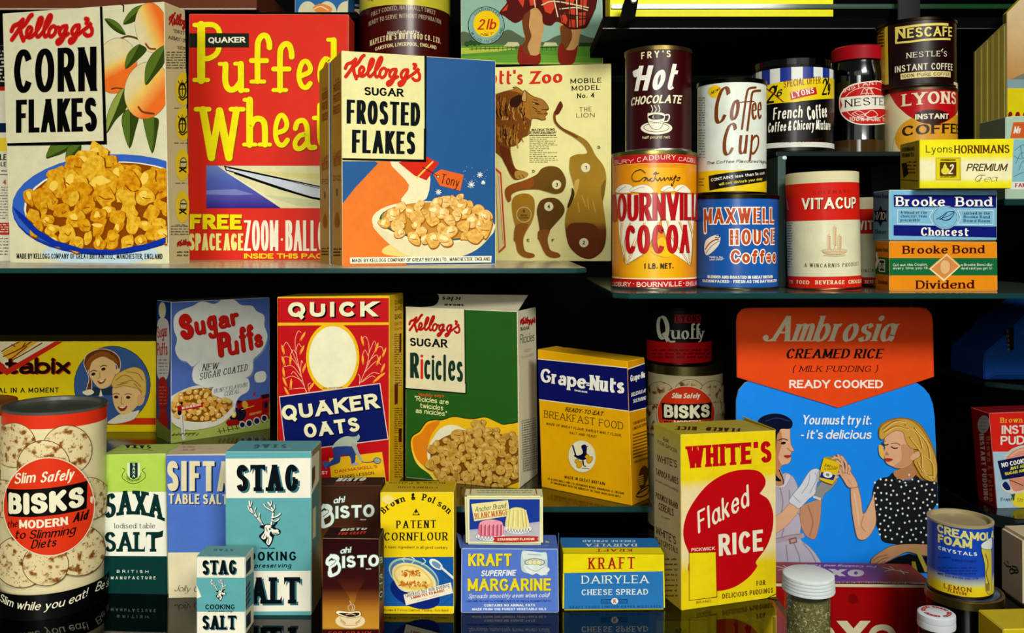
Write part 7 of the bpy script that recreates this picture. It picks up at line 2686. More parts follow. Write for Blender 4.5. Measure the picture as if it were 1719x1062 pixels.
a.line([(118, 118), (124, 84)], 8, '#b04a38')
a.line([(572, 118), (564, 84)], 8, '#b04a38')
a.small(165, 90, 540, 116, 2, '#6a6450', 7, 3)
a.build()

# ---- cheese spread
bx = carton('cheese_carton', 'blue and yellow CHEESE SPREAD carton on the glossy bottom shelf', [(945.5, 928.3), (1115, 929.5), (1117, 1023.5), (944.5, 1025)], 0, .0456,
            cols=dict(front='#2f74ae', top='#2b6ea8', left='#b8aa20', right='#b8aa20'), edge='#d2c830', bev=.0016)
a = Art(bx.front, bx.root, 'front_print').view('D4')
a.poly([(700, 480), (1500, 480), (1500, 640), (700, 655)], '#dccd18')
CW = '#d5dcd0'
a.t('KRAFT', 922, 628, 1240, 624, 78, 'serif', '#a3231c', th=.16, tn=.08, gap=.22)
a.t('DAIRYLEA', 876, 726, 1334, 722, 54, 'serif', CW, th=.16, tn=.08, gap=.2)
a.t('CHEESE SPREAD', 876, 804, 1330, 800, 38, 'serif', CW, th=.19, tn=.11, gap=.16)
a.t('KRAFT FOODS LIMITED HAYES MIDDLESEX', 796, 894, 1416, 888, 15, 'gothic', '#1c3c64', gap=.45)
a.poly([(1010, 832), (1190, 830), (1190, 860), (1010, 862)], '#1c3c64')
a.poly([(1014, 836), (1186, 834), (1186, 856), (1014, 858)], '#2f74ae')
a.t('KRAFT', 1022, 854, 1070, 852, 12, 'serif', '#1c3c64')
a.t('QUALITY', 1130, 852, 1184, 850, 12, 'serif', '#1c3c64')
a.ell(1102, 845, 24, 22, CW)
a.t('K', 1092, 858, 1114, 858, 26, 'serifb', '#b0281c')
a.build()
a = Art(bx.top, bx.root, 'top_print').view('D4')
a.all('#2b6ea8')
a.poly([(700, 484), (1460, 482), (1460, 540), (700, 540)], '#dccd18')
a.t('KRAFT', 1222, 490, 975, 490, 16, 'serif', '#a3231c', up=(0, 20))
a.t('DAIRYLEA', 1254, 456, 906, 456, 18, 'serif', CW, up=(0, 18))
a.t('CHEESE SPREAD', 1244, 432, 884, 432, 12, 'serif', CW, up=(0, 12), th=.2)
a.build()

# ---- flaked rice
bx = carton('rice_carton', 'yellow and cream Flaked RICE carton with a big red rice grain shape', [(1142.5, 729), (1302, 722), (1303, 1001.5), (1143.7, 1024.5)], 0, side=('L', 1099),
            cols=dict(front='#dccb9c', left='#c4b264', top='#b8a43c', right='#b89a3a'), edge='#e0d060')
a = Art(bx.front, bx.root, 'front_print').view('D6')
a.all(G([(0, '#dcc81c'), (.22, '#dcc41c'), (.30, '#dccc98'), (.68, '#dccc98'), (.74, '#dcc61c'), (1, '#dfc81c')], a.pu(400, 925), a.pu(400, 100)))
RR = '#b3121a'
a.poly([(220, 690), (195, 620), (192, 560), (210, 490), (250, 420), (310, 350), (390, 300), (470, 280), (545, 284), (580, 315), (585, 350), (565, 385), (560, 395), (600, 425), (622, 490), (618, 570), (590, 650), (540, 720), (545, 745), (500, 800), (430, 845), (355, 862), (300, 862), (220, 780)], RR, True)
a.t("WHITE'S", 208, 274, 616, 244, 106, 'gothic', RR, th=.25, tn=.2, gap=.08, ser=(.05, .13), up=(-2, -106))
FW = '#dcd6bc'
a.t('Flaked', 262, 586, 508, 452, 104, 'brush', FW, th=.13, tn=.085, gap=.10, shear=.02, up=(-6, -104))
a.t('RICE', 362, 694, 574, 668, 108, 'gothic', FW, th=.21, tn=.17, gap=.12, up=(-2, -104))
a.poly([(218, 676), (348, 672), (354, 892), (218, 908)], '#6a2414')
a.poly([(221, 679), (346, 675), (351, 888), (221, 905)], '#dfc91c')
a.t('PICKWICK', 230, 672, 342, 664, 16, 'gothic', FW, th=.2, gap=.16)
a.t('BRAND', 254, 922, 322, 914, 12, 'gothic', '#6a2414', gap=.3)
a.t('FOR', 542, 836, 584, 832, 24, 'gothic', '#5a1c14', th=.19, gap=.2)
a.t('DELICIOUS PUDDINGS', 378, 898, 622, 868, 24, 'gothic', '#5a1c14', th=.18, gap=.18)
a.line([(570, 905), (610, 888), (640, 872)], 4, '#3a2c10', True)
a.build()
a = Art(bx.left, bx.root, 'side_print').view('D6')
a.all(G([(0, '#b8a02c'), (.3, '#b8a878'), (.75, '#c0b088'), (1, '#c9b83a')], a.pu(120, 900), a.pu(120, 70)))
S1 = '#4a1418'
for tx, x0, y0, x1, y1, c in (('Ask', 94, 142, 122, 152, 22), ('YOUR GROCER', 66, 152, 162, 202, 17), ("WHITE'S", 66, 240, 162, 272, 34), ('TAPIOCA FLAKES', 60, 302, 168, 352, 30), ('for quick-cooking puddings', 58, 332, 168, 386, 10), ('PICKWICK BRAND', 60, 414, 166, 470, 28), ('CEREALS', 74, 470, 146, 504, 34), ('in hygienic', 88, 508, 128, 522, 9), ("WHITE'S", 60, 584, 158, 640, 36), ('JELLY CRYSTALS', 56, 624, 166, 684, 26)):
    a.t(tx, x0, y0, x1, y1, c, 'gothic', S1, up=(0, -c), th=.17, tn=.14)
a.small(105, 700, 165, 900, 8, S1, 9, 4)
a.build()
a = Art(bx.top, bx.root, 'top_print').view('D6')
a.all('#a89a3c')
a.t('FLAKED', 466, 82, 304, 76, 22, 'gothic', '#4a2c14', up=(-4, 18))
a.t('RICE', 258, 74, 156, 72, 22, 'gothic', '#4a2c14', up=(-4, 18))
a.line([(480, 70), (530, 64), (590, 92)], 4, '#7a6a20')
a.build()
# curled top flap edge
b0, b1, t0, t1 = bx.pts
bm = bmesh.new()
Bk = -bx.N * bx.depth
pts = [t1, t1 + Bk, t1 + Bk * .96 + Vector((-.004, 0, .0042)), t1 + Vector((-.002, 0, .0016))]
lo = [bm.verts.new(p) for p in pts]
hi = [bm.verts.new(p + Vector((.0006, 0, 0))) for p in pts]
bm.faces.new(lo)
bm.faces.new(hi[::-1])
for i in range(4):
    bm.faces.new((lo[i], hi[i], hi[(i + 1) % 4], lo[(i + 1) % 4]))
bmesh.ops.recalc_face_normals(bm, faces=bm.faces[:])
from_bm('end_flap', bm, [M('#d8c840', 'card')], bx.root)
# ================================================================== show card, beef cube tin, jars and the right edge
# ---- pudding show card: a free-standing printed board
dC = .985
cd = thing('show_card', 'tall blue and red advertising card with two women and a pudding tin', 'advertising card', (P(1405, 968, dC).x, dC, ZF))
U_, V_, N_ = Vector((1, 0, 0)), Vector((0, 0, 1)), Vector((0, -1, 0))


def board(name, outline, y, thick, col, edge='#cfc8b0', sm=True):
    pts = [P(x, yy, dC) for x, yy in outline]
    if sm:
        c2 = crom([(p.x, p.z) for p in pts], True, 4)
        pts = [Vector((p.x, dC, p.y)) for p in c2]
    bm = bmesh.new()
    lo = [bm.verts.new((p.x, y, p.z)) for p in pts]
    hi = [bm.verts.new((p.x, y + thick, p.z)) for p in pts]
    f = bm.faces.new(lo)
    f.material_index = 0
    bm.faces.new(hi[::-1]).material_index = 1
    n = len(pts)
    for i in range(n):
        bm.faces.new((lo[i], hi[i], hi[(i + 1) % n], lo[(i + 1) % n])).material_index = 1
    bmesh.ops.recalc_face_normals(bm, faces=bm.faces[:])
    return from_bm(name, bm, [M(col, 'card'), M(edge, 'paper')], cd), pts


zb_px = HY + (EYE - ZF) * F / dC
lower = [(1236, zb_px), (1236, 820), (1236, 700), (1236, 672), (1240, 655), (1250, 643), (1262, 637), (1330, 632), (1405, 632), (1480, 632), (1540, 643), (1550, 650), (1560, 662), (1566, 678), (1569, 700), (1574, 820), (1576, 880), (1578, zb_px)]
ob, pts = board('board', lower, dC, .0028, '#2088e4', sm=False)
fl_ = Flat(Vector((pts[0].x, dC, ZF)), U_, V_, [Vector((p.x, dC, p.z)) for p in pts])
fl_.clip = [((P(1236, 0, dC).x - pts[0].x), 0), (P(1578, 0, dC).x - pts[0].x, 0), (P(1576, 880, dC).x - pts[0].x, P(0, 880, dC).z - ZF), (P(1569, 700, dC).x - pts[0].x, P(0, 690, dC).z - ZF), (P(1236, 690, dC).x - pts[0].x, P(0, 690, dC).z - ZF)]
a = Art(fl_, cd, 'women_picture', 'card').view('D8')
SK1, SK2 = '#d2a684', '#c08c64'
HB = '#121a3a'
# left woman: dress, arms, head
a.poly([(-60, 520), (80, 480), (140, 430), (190, 450), (225, 520), (235, 640), (260, 700), (240, 840), (300, 900), (350, 960), (365, 1020), (200, 1010), (60, 1000), (-80, 900)], '#b0aab8', True, line=('#6a6474', 3))
for l in ([(110, 520), (130, 620), (110, 720)], [(170, 540), (180, 640), (240, 700)], [(150, 720), (120, 840)], [(260, 880), (310, 940), (340, 1000)], [(200, 880), (230, 950), (240, 1005)], [(150, 890), (160, 990)]):
    a.line(l, 7, '#8a8494', True)
a.poly([(80, 500), (130, 505), (150, 440), (180, 450), (140, 520), (90, 520)], '#c6c2c8', True, line=('#77707e', 2))
a.line([(90, 860), (180, 840), (250, 830)], 34, '#a79aa4', True)
a.line([(90, 848), (180, 826), (250, 818)], 3, '#6a5a64', True)
a.poly([(165, 850), (215, 836), (222, 872), (172, 884)], '#8a6058')
a.poly([(178, 856), (208, 848), (212, 866), (182, 874)], '#b09a94')
a.poly([(80, 790), (60, 830), (160, 760), (240, 650), (190, 610), (120, 680), (70, 720)], SK1, True, line=('#8a5a3c', 2))
a.poly([(240, 660), (290, 620), (370, 600), (374, 640), (366, 740), (340, 840), (310, 850), (270, 820), (245, 760)], '#b98a6c', True, line=('#7a4c34', 2))
a.line([(290, 640), (320, 740), (300, 830)], 10, '#a37456', True)
# gloved hands
a.poly([(325, 560), (380, 480), (440, 470), (472, 445), (476, 480), (440, 530), (400, 560), (375, 600), (325, 585)], '#8c8c88', True, line=('#4a4a50', 2))
a.poly([(320, 572), (372, 590), (370, 605), (322, 588)], '#c8c8cc')
a.poly([(168, 612), (190, 570), (240, 510), (290, 430), (325, 404), (360, 408), (375, 440), (372, 480), (352, 488), (335, 560), (290, 600), (235, 655), (205, 640)], '#c9ccd4', True, line=('#6a7080', 3))
for l in ([(335, 430), (350, 470), (335, 540)], [(300, 440), (290, 500), (250, 560)], [(195, 575), (240, 620)], [(355, 420), (340, 480), (300, 560)]):
    a.line(l, 4, '#8a90a0', True)
# head
a.poly([(40, 160), (110, 150), (170, 140), (176, 200), (182, 250), (200, 285), (186, 296), (178, 318), (182, 340), (168, 368), (130, 380), (112, 400), (132, 470), (130, 505), (80, 500), (60, 380)], SK1, True, line=('#6a4028', 2))
a.poly([(60, 180), (110, 160), (125, 230), (100, 330), (120, 385), (60, 400)], '#b8805c', True)
a.poly([(100, 390), (130, 450), (132, 505), (80, 498), (80, 400)], '#b8845f', True)
a.poly([(-40, 200), (-30, 100), (20, 62), (90, 52), (150, 68), (188, 100), (188, 135), (165, 150), (120, 150), (105, 170), (90, 210), (80, 420), (120, 480), (60, 470), (-20, 400)], '#0f1430', True)
a.line([(20, 100), (90, 80), (170, 100)], 6, '#28386a', True)
a.line([(104, 410), (130, 470), (132, 500)], 6, '#141628', True)
a.ell(132, 240, 16, 9, '#20140e', -10)
a.line([(100, 222), (130, 212), (160, 222)], 6, '#2a1a12', True)
a.line([(158, 272), (180, 292), (196, 290)], 4, '#8a5a3c', True)
a.poly([(134, 320), (160, 316), (182, 318), (170, 334), (148, 334)], '#a83a30', True)
a.line([(134, 322), (180, 322)], 3, '#5a1a14')
# right woman: hair back, dress, arms, head
a.poly([(735, 160), (760, 115), (830, 85), (910, 80), (990, 110), (1040, 170), (1080, 250), (1105, 330), (1118, 470), (1100, 488), (1040, 480), (970, 450), (930, 400), (900, 300), (860, 180), (770, 210), (745, 195)], '#a97f30', True, line=('#6a4a18', 3))
a.poly([(830, 430), (870, 470), (940, 480), (980, 450), (1010, 480), (1050, 480), (1118, 500), (1130, 600), (1090, 650), (1060, 720), (1060, 880), (960, 890), (780, 870), (750, 820), (720, 740), (702, 620), (705, 530), (740, 470), (800, 455)], '#22262a', True, line=('#101214', 3))
rg = random.Random(14)
dots = []
for k in range(900):
    x, y = rg.uniform(705, 1120), rg.uniform(465, 875)
    if (x < 730 and y > 700) or (x > 1065 and y > 640) or (y > 840 and x < 790):
        continue
    if all((x - p[0]) ** 2 + (y - p[1]) ** 2 > 30 ** 2 for p in dots):
        dots.append((x, y))
for x, y in dots:
    a.ell(x, y, 6.5, 7.0, '#d8d8cc', n=12)
a.poly([(830, 425), (880, 400), (950, 380), (975, 440), (930, 470), (860, 465)], '#b27e58', True)
a.poly([(830, 450), (860, 470), (930, 480), (975, 440), (965, 480), (900, 500), (850, 490)], '#2c3034', True, line=('#0e1012', 2))
for x, y in ((870, 482), (930, 440), (905, 490), (950, 470)):
    a.ell(x, y, 6, 6, '#d8d8cc', n=12)
# raised forearm with open hand
a.poly([(560, 520), (600, 510), (625, 600), (640, 690), (690, 600), (705, 560), (712, 640), (720, 740), (690, 810), (650, 850), (605, 845), (585, 780), (565, 650)], SK1, True, line=('#8a5a3c', 3))
a.line([(640, 700), (625, 760), (650, 800)], 8, SK2, True)
a.line([(580, 560), (600, 660), (610, 760)], 9, '#deb694', True)
a.poly([(545, 520), (510, 470), (485, 430), (482, 380), (500, 390), (520, 430), (535, 380), (552, 376), (560, 420), (590, 470), (602, 515)], SK1, True, line=('#7a4c34', 3))
for l in ([(500, 440), (470, 360), (455, 325)], [(515, 420), (500, 350), (478, 315)], [(530, 420), (530, 370), (500, 325)], [(545, 430), (552, 400), (545, 382)]):
    a.line(l, 19, '#8a5a3c', True)
    a.line(l, 14, SK1, True)
a.line([(540, 470), (560, 500)], 5, SK2, True)
# lower arm and hand
a.poly([(1075, 890), (1000, 880), (900, 880), (820, 890), (760, 920), (700, 965), (685, 995), (695, 1010), (760, 1005), (850, 960), (920, 930), (1000, 950), (1075, 950)], '#b08660', True, line=('#5a3c24', 3))
for l in ([(700, 985), (740, 960), (790, 950)], [(715, 1005), (760, 975), (800, 965)], [(740, 1010), (780, 985)]):
    a.line(l, 4, '#7a5434', True)
a.poly([(690, 1010), (780, 1000), (860, 960), (930, 940), (1010, 960), (1075, 960), (1075, 1060), (690, 1060)], '#151817')
a.poly([(960, 900), (985, 900), (1055, 1050), (1030, 1060)], '#a2934a')
a.poly([(945, 990), (968, 990), (985, 1060), (950, 1060)], '#8c7c34')
# face
a.poly([(775, 205), (800, 170), (860, 150), (920, 170), (950, 250), (960, 320), (940, 370), (880, 400), (820, 385), (790, 370), (778, 350), (772, 320), (765, 300), (776, 270), (770, 240)], SK1, True, line=('#8a5a3c', 2))
a.poly([(880, 250), (945, 260), (955, 320), (935, 370), (870, 398), (830, 385), (880, 340)], '#c29068', True)
a.poly([(738, 250), (765, 262), (770, 320), (768, 340), (745, 320), (736, 285)], '#d8ac58', True)
a.poly([(940, 320), (985, 290), (1000, 310), (980, 340), (945, 345)], SK1, True)
a.poly([(740, 200), (742, 150), (780, 110), (850, 86), (930, 90), (1000, 140), (1050, 220), (1095, 320), (1108, 420), (1085, 480), (1020, 460), (980, 400), (960, 350), (1000, 320), (990, 280), (940, 270), (905, 220), (890, 170), (840, 160), (790, 190), (760, 215)], '#c29a48', True, line=('#7a5a20', 3))
for l in ([(770, 170), (840, 130), (920, 150)], [(900, 120), (980, 180), (1010, 270)], [(960, 140), (1040, 240), (1060, 350)], [(930, 200), (1000, 300), (1010, 400), (1070, 470)], [(1000, 300), (1070, 360), (1080, 460)], [(760, 150), (830, 100), (900, 100)], [(980, 360), (1020, 430), (1080, 450)]):
    a.line(l, 8, '#9a7028', True)
    a.line([(x + 9, y + 6) for x, y in l], 5, '#d9bc70', True)
for ex, ey in ((775, 245), (835, 266)):
    a.line([(ex - 20, ey - 5), (ex, ey + 5), (ex + 20, ey + 2)], 7, '#3a2214', True)
a.line([(755, 230), (780, 226)], 4, '#7a5430')
a.line([(815, 240), (850, 238), (872, 252)], 4, '#7a5430', True)
a.poly([(785, 290), (778, 312), (800, 315)], '#b07a54', True)
a.poly([(772, 338), (795, 332), (826, 342), (800, 356), (782, 352)], '#b0402e', True)
a.line([(774, 340), (824, 343)], 3, '#6a2018')
a.build()
a = Art(fl_, cd, 'pudding_tin_picture', 'card', lift=.0024).view('D8')
a.poly([(385, 330), (430, 322), (488, 352), (484, 400), (462, 470), (440, 500), (400, 488), (358, 468), (365, 400)], '#d8b81c', line=('#6a5a14', 2))
a.poly([(388, 330), (430, 324), (486, 350), (470, 356), (420, 342)], '#9a8a3c', True)
a.t('Ambrosia', 388, 384, 470, 402, 20, 'italserif', '#3a2a10', th=.12)
a.small(386, 395, 462, 415, 1, '#5a3a14', 7, 3)
a.poly([(370, 420), (460, 440), (446, 474), (360, 456)], '#1c2f7c')
a.ell(410, 438, 30, 20, '#dcdcd0', 12)
a.ell(410, 438, 12, 9, '#7a8a70', 12)
for l in ([(440, 335), (470, 330), (492, 345)], [(470, 350), (494, 372)], [(462, 440), (482, 430)], [(455, 462), (474, 452)]):
    a.line(l, 12, SK1, True)
a.build()
a = Art(fl_, cd, 'slogan_lettering', 'card', lift=.0012).view('D8')
WS = '#dfe6e2'
a.t('You must try it.', 248, 120, 690, 122, 60, 'brushb', WS, rnd=False, th=.17, tn=.12, gap=.06, sp=.16, shear=.2)
a.t("- it's delicious", 234, 212, 688, 212, 58, 'brushb', WS, rnd=False, th=.17, tn=.12, gap=.06, sp=.16, shear=.2)
a.build()
head = [(1237, 633), (1236, 540), (1238, 527), (1246, 518.5), (1258, 516.5), (1400, 515.5), (1545, 515.5), (1556, 518), (1564, 527), (1566, 540), (1568, 632), (1408, 684)]
yH = dC - .0016
pts = [CAMP + ray(x, y) * yH for x, y in head]
bm = bmesh.new()
lo = [bm.verts.new(p) for p in pts]
hi = [bm.verts.new(p + Vector((0, .0014, 0))) for p in pts]
bm.faces.new(lo)
for f in bm.faces:
    f.material_index = 0
bm.faces.new(hi[::-1]).material_index = 1
for i in range(len(pts)):
    bm.faces.new((lo[i], hi[i], hi[(i + 1) % len(pts)], lo[(i + 1) % len(pts)])).material_index = 1
bmesh.ops.recalc_face_normals(bm, faces=bm.faces[:])
hp = from_bm('header_panel', bm, [M('#d0451a', 'card'), M('#c8a888', 'paper')], cd, 'orange-red header panel pointed at the bottom')
fh = Flat(Vector((pts[0].x, yH, 0)), U_, V_, pts)
fh.clip = [(p[0], p[1]) for p in fh.clip]
i0 = fh.clip
fh.clip = None
a = Art(fh, hp, 'header_print', 'card').view('D7')
a.poly([(90, 120), (130, 90), (190, 78), (1450, 75), (1530, 100), (1555, 150), (1565, 595), (842, 832), (85, 590)], '#dc4e1a')
AM = '#cfc4a4'
a.t('Ambrosia', 330, 328, 1262, 326, 192, 'didone', AM, th=.20, tn=.045, gap=.06, ser=(.05, .035), shear=.34)
a.line([(440, 170), (400, 260), (350, 310), (300, 324), (278, 300), (300, 284)], 11, AM, True)
a.ell(298, 300, 20, 20, AM)
KK = '#1c0a08'
a.t('CREAMED RICE', 444, 458, 1180, 458, 72, 'didoneb', KK, th=.24, gap=.10)
a.t('( MILK PUDDING )', 496, 560, 1144, 560, 46, 'didoneb', '#3a1008', th=.16, gap=.14)
a.t('READY COOKED', 474, 684, 1186, 684, 62, 'heavy', '#e6dcd0', th=.22, tn=.19, gap=.10)
a.build()
# folded paper strut behind the card
bm = bmesh.new()
sx0, sx1 = P(1385, 0, dC).x, P(1425, 0, dC).x
pr = [(dC + .0029, ZF + .005), (dC + .0029, .12), (dC + .075, ZF), (dC + .07, ZF)]
lo = [bm.verts.new((sx0, y, z)) for y, z in pr]
hi = [bm.verts.new((sx1, y, z)) for y, z in pr]
bm.faces.new(lo)
bm.faces.new(hi[::-1])
for i in range(4):
    bm.faces.new((lo[i], hi[i], hi[(i + 1) % 4], lo[(i + 1) % 4]))
bmesh.ops.recalc_face_normals(bm, faces=bm.faces[:])
from_bm('strut', bm, [M('#a89a78', 'paper')], cd)

# ---- beef cube tin
zt = Z(983, .74)
bx = carton('beef_cube_tin', 'large red tin with a cream border and lettering, in front of the advertising card', [(1288, 976.5), (1568.5, 981), (1568.5, 1110), (1288, 1110)], ZF, .058,
            cols=dict(front='#9c0b12', top='#8c1030', right='#8a1018', left='#8a1018'), dl=.912, dr=.912, kind='tin', edge='#8a2a20', cat='tin', bev=.0012)
a = Art(bx.front, bx.root, 'front_print', 'tin').view('E4')
BD = '#d2c8a4'
a.poly([(-200, 420), (1500, 436), (1540, 445), (1556, 470), (1556, 1300), (1536, 1300), (1536, 490), (1520, 466), (1490, 462), (-200, 446)], BD)
a.t('O', 430, 1010, 655, 1010, 214, 'gothic', BD, th=.27, tn=.24)
a.t('X', 704, 1010, 938, 1010, 250, 'gothic', BD, th=.30, tn=.26)
a.t('O', 955, 1010, 1205, 1010, 218, 'gothic', BD, th=.27, tn=.24)
a.poly([(770, 545), (815, 515), (855, 545), (860, 585), (820, 605), (778, 595)], '#7a0a12', True)
a.build()
a = Art(bx.top, bx.root, 'lid_print', 'tin').view('E4')
a.all('#8c1030')
a.poly([(350, 245), (1040, 250), (1060, 410), (300, 400)], G([(0, '#8c1030'), (.3, '#7c2074'), (.6, '#7c2074'), (1, '#8c1030')], a.pu(350, 320), a.pu(1060, 320), 'tin'), True)
a.t('For Cooking and Table', 1028, 266, 380, 252, 26, 'brushb', '#c8b8c4', up=(6, 18), rnd=False)
a.t('OXO', 920, 302, 440, 290, 60, 'gothic', '#cfc8b8', up=(-10, 62), th=.3, tn=.26, gap=.14)
for x0, y0 in ((1090, 280), (130, 270)):
    a.line([(x0, y0), (x0 + 110, y0 + 28), (x0 + 220, y0 + 46)], 16, '#cfc8a8', True)
    a.line([(x0 + 60, y0 - 8), (x0 + 100, y0 + 24)], 10, '#cfc8a8')
    a.line([(x0 + 10, y0 + 36), (x0 + 90, y0 + 20)], 10, '#cfc8a8')
    a.line([(x0 + 150, y0 + 20), (x0 + 190, y0 + 64)], 11, '#cfc8a8')
a.poly([(300, 405), (1460, 415), (1472, 430), (290, 424)], '#b8a890')
a.t('THE GREAT BRITISH BEEF CUBE IN THE RED TIN', 1350, 418, 640, 410, 10, 'heavy', '#3a2a2a', up=(0, 12))
a.build()


# ---- herb jar with white ribbed lid
def screw_lid(name, parent, C, R, z0, z1, col, ribs):
    pr = [(0, z1), (R * .90, z1), (R * .98, z1 - (z1 - z0) * .06)]
    n = ribs
    for i in range(n):
        za = z1 - (z1 - z0) * (.08 + .9 * i / n)
        zb_ = z1 - (z1 - z0) * (.08 + .9 * (i + 1) / n)
        pr += [(R * (1.0 + .006 * i), za), (R * (1.012 + .006 * i), (za + zb_) / 2), (R * (1.0 + .006 * i), zb_ + (z1 - z0) * .03), (R * .975, zb_ + (z1 - z0) * .012)]
    pr += [(R * .9, z0)]
    return lathe(name, pr, M(col, 'card'), parent, C, None, 64)


dj = .75
cj = Vector(((1357 - CX) / F * dj, dj, ZF))
jr = thing('herb_jar', 'glass jar of dried herbs with white ribbed lid, before the red tin', 'jar', cj)
Rl = 41.5 * dj / F
zl1, zl0 = EYE - 560.5 / F * dj - ZF, EYE - 592 / F * dj + .001 - ZF
clear, nt_, b_ = new_mat('clear_jar_glass', 'gloss')
nt_.nodes.remove(b_)
mx = nt_.nodes.new('ShaderNodeMixShader')
mx.inputs[0].default_value = .07
tr, gs = nt_.nodes.new('ShaderNodeBsdfTransparent'), nt_.nodes.new('ShaderNodeBsdfGlossy')
tr.inputs[0].default_value = (.93, .95, .92, 1)
gs.inputs['Roughness'].default_value = .05
nt_.links.new(tr.outputs[0], mx.inputs[1])
nt_.links.new(gs.outputs[0], mx.inputs[2])
nt_.links.new(mx.outputs[0], nt_.nodes['Material Output'].inputs[0])
Rb = Rl * .93
lathe('glass_jar', [(0, .0002), (Rb * .9, .0002), (Rb, .003), (Rb, zl0 - .004), (Rb * .9, zl0 + .002), (Rb * .84, zl0 + .002), (Rb * .90, zl0 - .005), (Rb * .93, .004), (0, .004)], clear, jr, cj, None, 56)
herb = SPOT('#4a4a22', '#8a8450', 420, .5, 'matt', .12, '#a8a070')
bm = bmesh.new()
bmesh.ops.create_cone(bm, cap_ends=True, segments=40, radius1=Rb * .88, radius2=Rb * .88, depth=zl0 - .010)
for v in bm.verts:
    v.co += cj + Vector((0, 0, (zl0 - .010) / 2 + .0045))
hb = from_bm('herb_fill', bm, [M('#7c754a', 'matt')], jr)
hb['kind'] = 'stuff'
rg = random.Random(31)
bm = bmesh.new()
for k in range(2600):
    th_ = rg.uniform(-2.4, 2.4)
    z = rg.uniform(.03, zl0 - .006)
    r = Rb * rg.uniform(.875, .905)
    c = cj + Vector((r * math.sin(th_), -r * math.cos(th_), z))
    l, w = rg.uniform(.0006, .0018), rg.uniform(.0003, .0006)
    t_ = Vector((math.cos(th_), math.sin(th_), 0))
    an = rg.uniform(0, 3.14)
    d1 = t_ * math.cos(an) + Vector((0, 0, math.sin(an)))
    d2 = t_ * -math.sin(an) + Vector((0, 0, math.cos(an)))
    n_ = Vector((math.sin(th_), -math.cos(th_), 0)) * .0003 * rg.uniform(-1, 1)
    vs = [bm.verts.new(c - d1 * l), bm.verts.new(c + d2 * w + n_), bm.verts.new(c + d1 * l), bm.verts.new(c - d2 * w - n_)]
    bm.faces.new(vs).material_index = rg.randrange(5)
hl = from_bm('herb_leaves', bm, [M(c, 'matt') for c in ('#a39a68', '#8a8350', '#b8ae80', '#5c5830', '#c8be98')], jr)
hl['kind'] = 'stuff'
screw_lid('lid', jr, cj, Rl, zl0, zl1, '#ccd4d2', 5)

# ---- small jar at the bottom right
dj = .77
cj = Vector(((1572 - CX) / F * dj, dj, ZF))
jr = thing('spice_jar', 'small dark jar with a white lid ringed in red, lower right corner', 'jar', cj)
Rl = 29.5 * dj / F
zl1, zl0 = EYE - 626.5 / F * dj - ZF, EYE - 651 / F * dj - ZF
lathe('glass_body', [(0, .0002), (Rl * .9, .0002), (Rl * .95, .003), (Rl * .95, zl0 - .002), (Rl * .88, zl0 + .002), (0, zl0 + .002)], SPOT('#140a08', '#3a1a18', 120, .5, 'gloss', .1), jr, cj, None, 48)
screw_lid('lid', jr, cj, Rl, zl0, zl1, '#c9ced0', 2)
ft = Flat(cj + Vector((0, 0, zl1)), (1, 0, 0), (0, 1, 0), [cj + Vector((Rl * .9 * math.cos(k / 12 * math.pi), Rl * .9 * math.sin(k / 12 * math.pi), zl1)) for k in range(24)])
a = Art(ft, jr, 'lid_print', 'card', lift=.0002)
ring = [Vector((Rl * .70 * math.cos(k / 20 * math.pi), Rl * .70 * math.sin(k / 20 * math.pi))) for k in range(40)]
for k in range(40):
    if k % 10 in (0, 9):
        continue
    p0, p1 = ring[k], ring[(k + 1) % 40]
    a.add([[p0 * .82, p1 * .82, p1 * 1.12, p0 * 1.12]], '#a83a3c')
    if k % 2:
        m_ = (p0 + p1) / 2
        a.add([[m_ * .90, p1 * .92, p1 * 1.04, m_ * 1.04]], '#d8c8c4')
a.build()

# ---- lemon crystals tin on a black canister
d_ = .83
zc = Z(1007.5, .803)
can = tin('canister', 'black canister with a gold-rimmed lid under the lemon crystals tin', 1618, .83, 119, ZF, zc, '#0c0d0d', lid='#8a7a4a', rim='#2a2a26', lidh=.0075, recess=.001, kind='gloss')
lathe('lid_disc', [(0, can.H + .0004), (can.R * .86, can.H + .0004), (can.R * .9, can.H + .0002), (can.R * .9, can.H - .003), (0, can.H - .003)], M('#3c4a5a', 'gloss'), can.root, can.C, None, 64)
t = tin('crystals_tin', 'blue and yellow lemon foam crystals tin with an open rusty rim', 1611.5, d_, 100, zc + .0004, Z(867, .83), '#1a4ab0', lid='#a09470', rim='#5a4a3a', lidh=.0025, recess=.004, lidkind='tin')
a = Art(t.side, t.root, 'label_print', 'tin').view('E3')
y0, y1 = a.pu(320, 800).y, a.pu(320, 640).y
a.add([[Vector((-math.pi * t.R, y1 - (y1 - y0) * 1)), Vector((math.pi * t.R, y0)), Vector((math.pi * t.R, y1)), Vector((-math.pi * t.R, y1))]], G([(0, '#dcc41c'), (.45, '#dcc82c'), (.62, '#b8c0a0'), (1, '#1a4ab0')], (0, y0), (0, y1), 'tin'))
a.band(.003, y0 + .0002, '#dcc41c')
YC = '#d8d07c'
for w, x0, yy0, x1, yy1, c in (('CREAMOLA', 146, 314, 560, 366, 60), ('FOAM', 152, 392, 402, 440, 62)):
    a.t(w, x0, yy0, x1, yy1, c, 'heavy', YC, th=.27, tn=.22, gap=.05, up=(0, -c))
a.t('CRYSTALS', 154, 444, 440, 494, 26, 'heavy', '#d8e0dc', gap=.3, th=.26, tn=.2, up=(0, -26))
a.t('SWEETENED', 254, 530, 436, 540, 16, 'gothic', '#16306c', gap=.2, up=(0, -16))
a.small(150, 500, 250, 520, 1, '#16306c', 12, 3)
a.small(150, 575, 440, 640, 3, '#16306c', 10, 4)
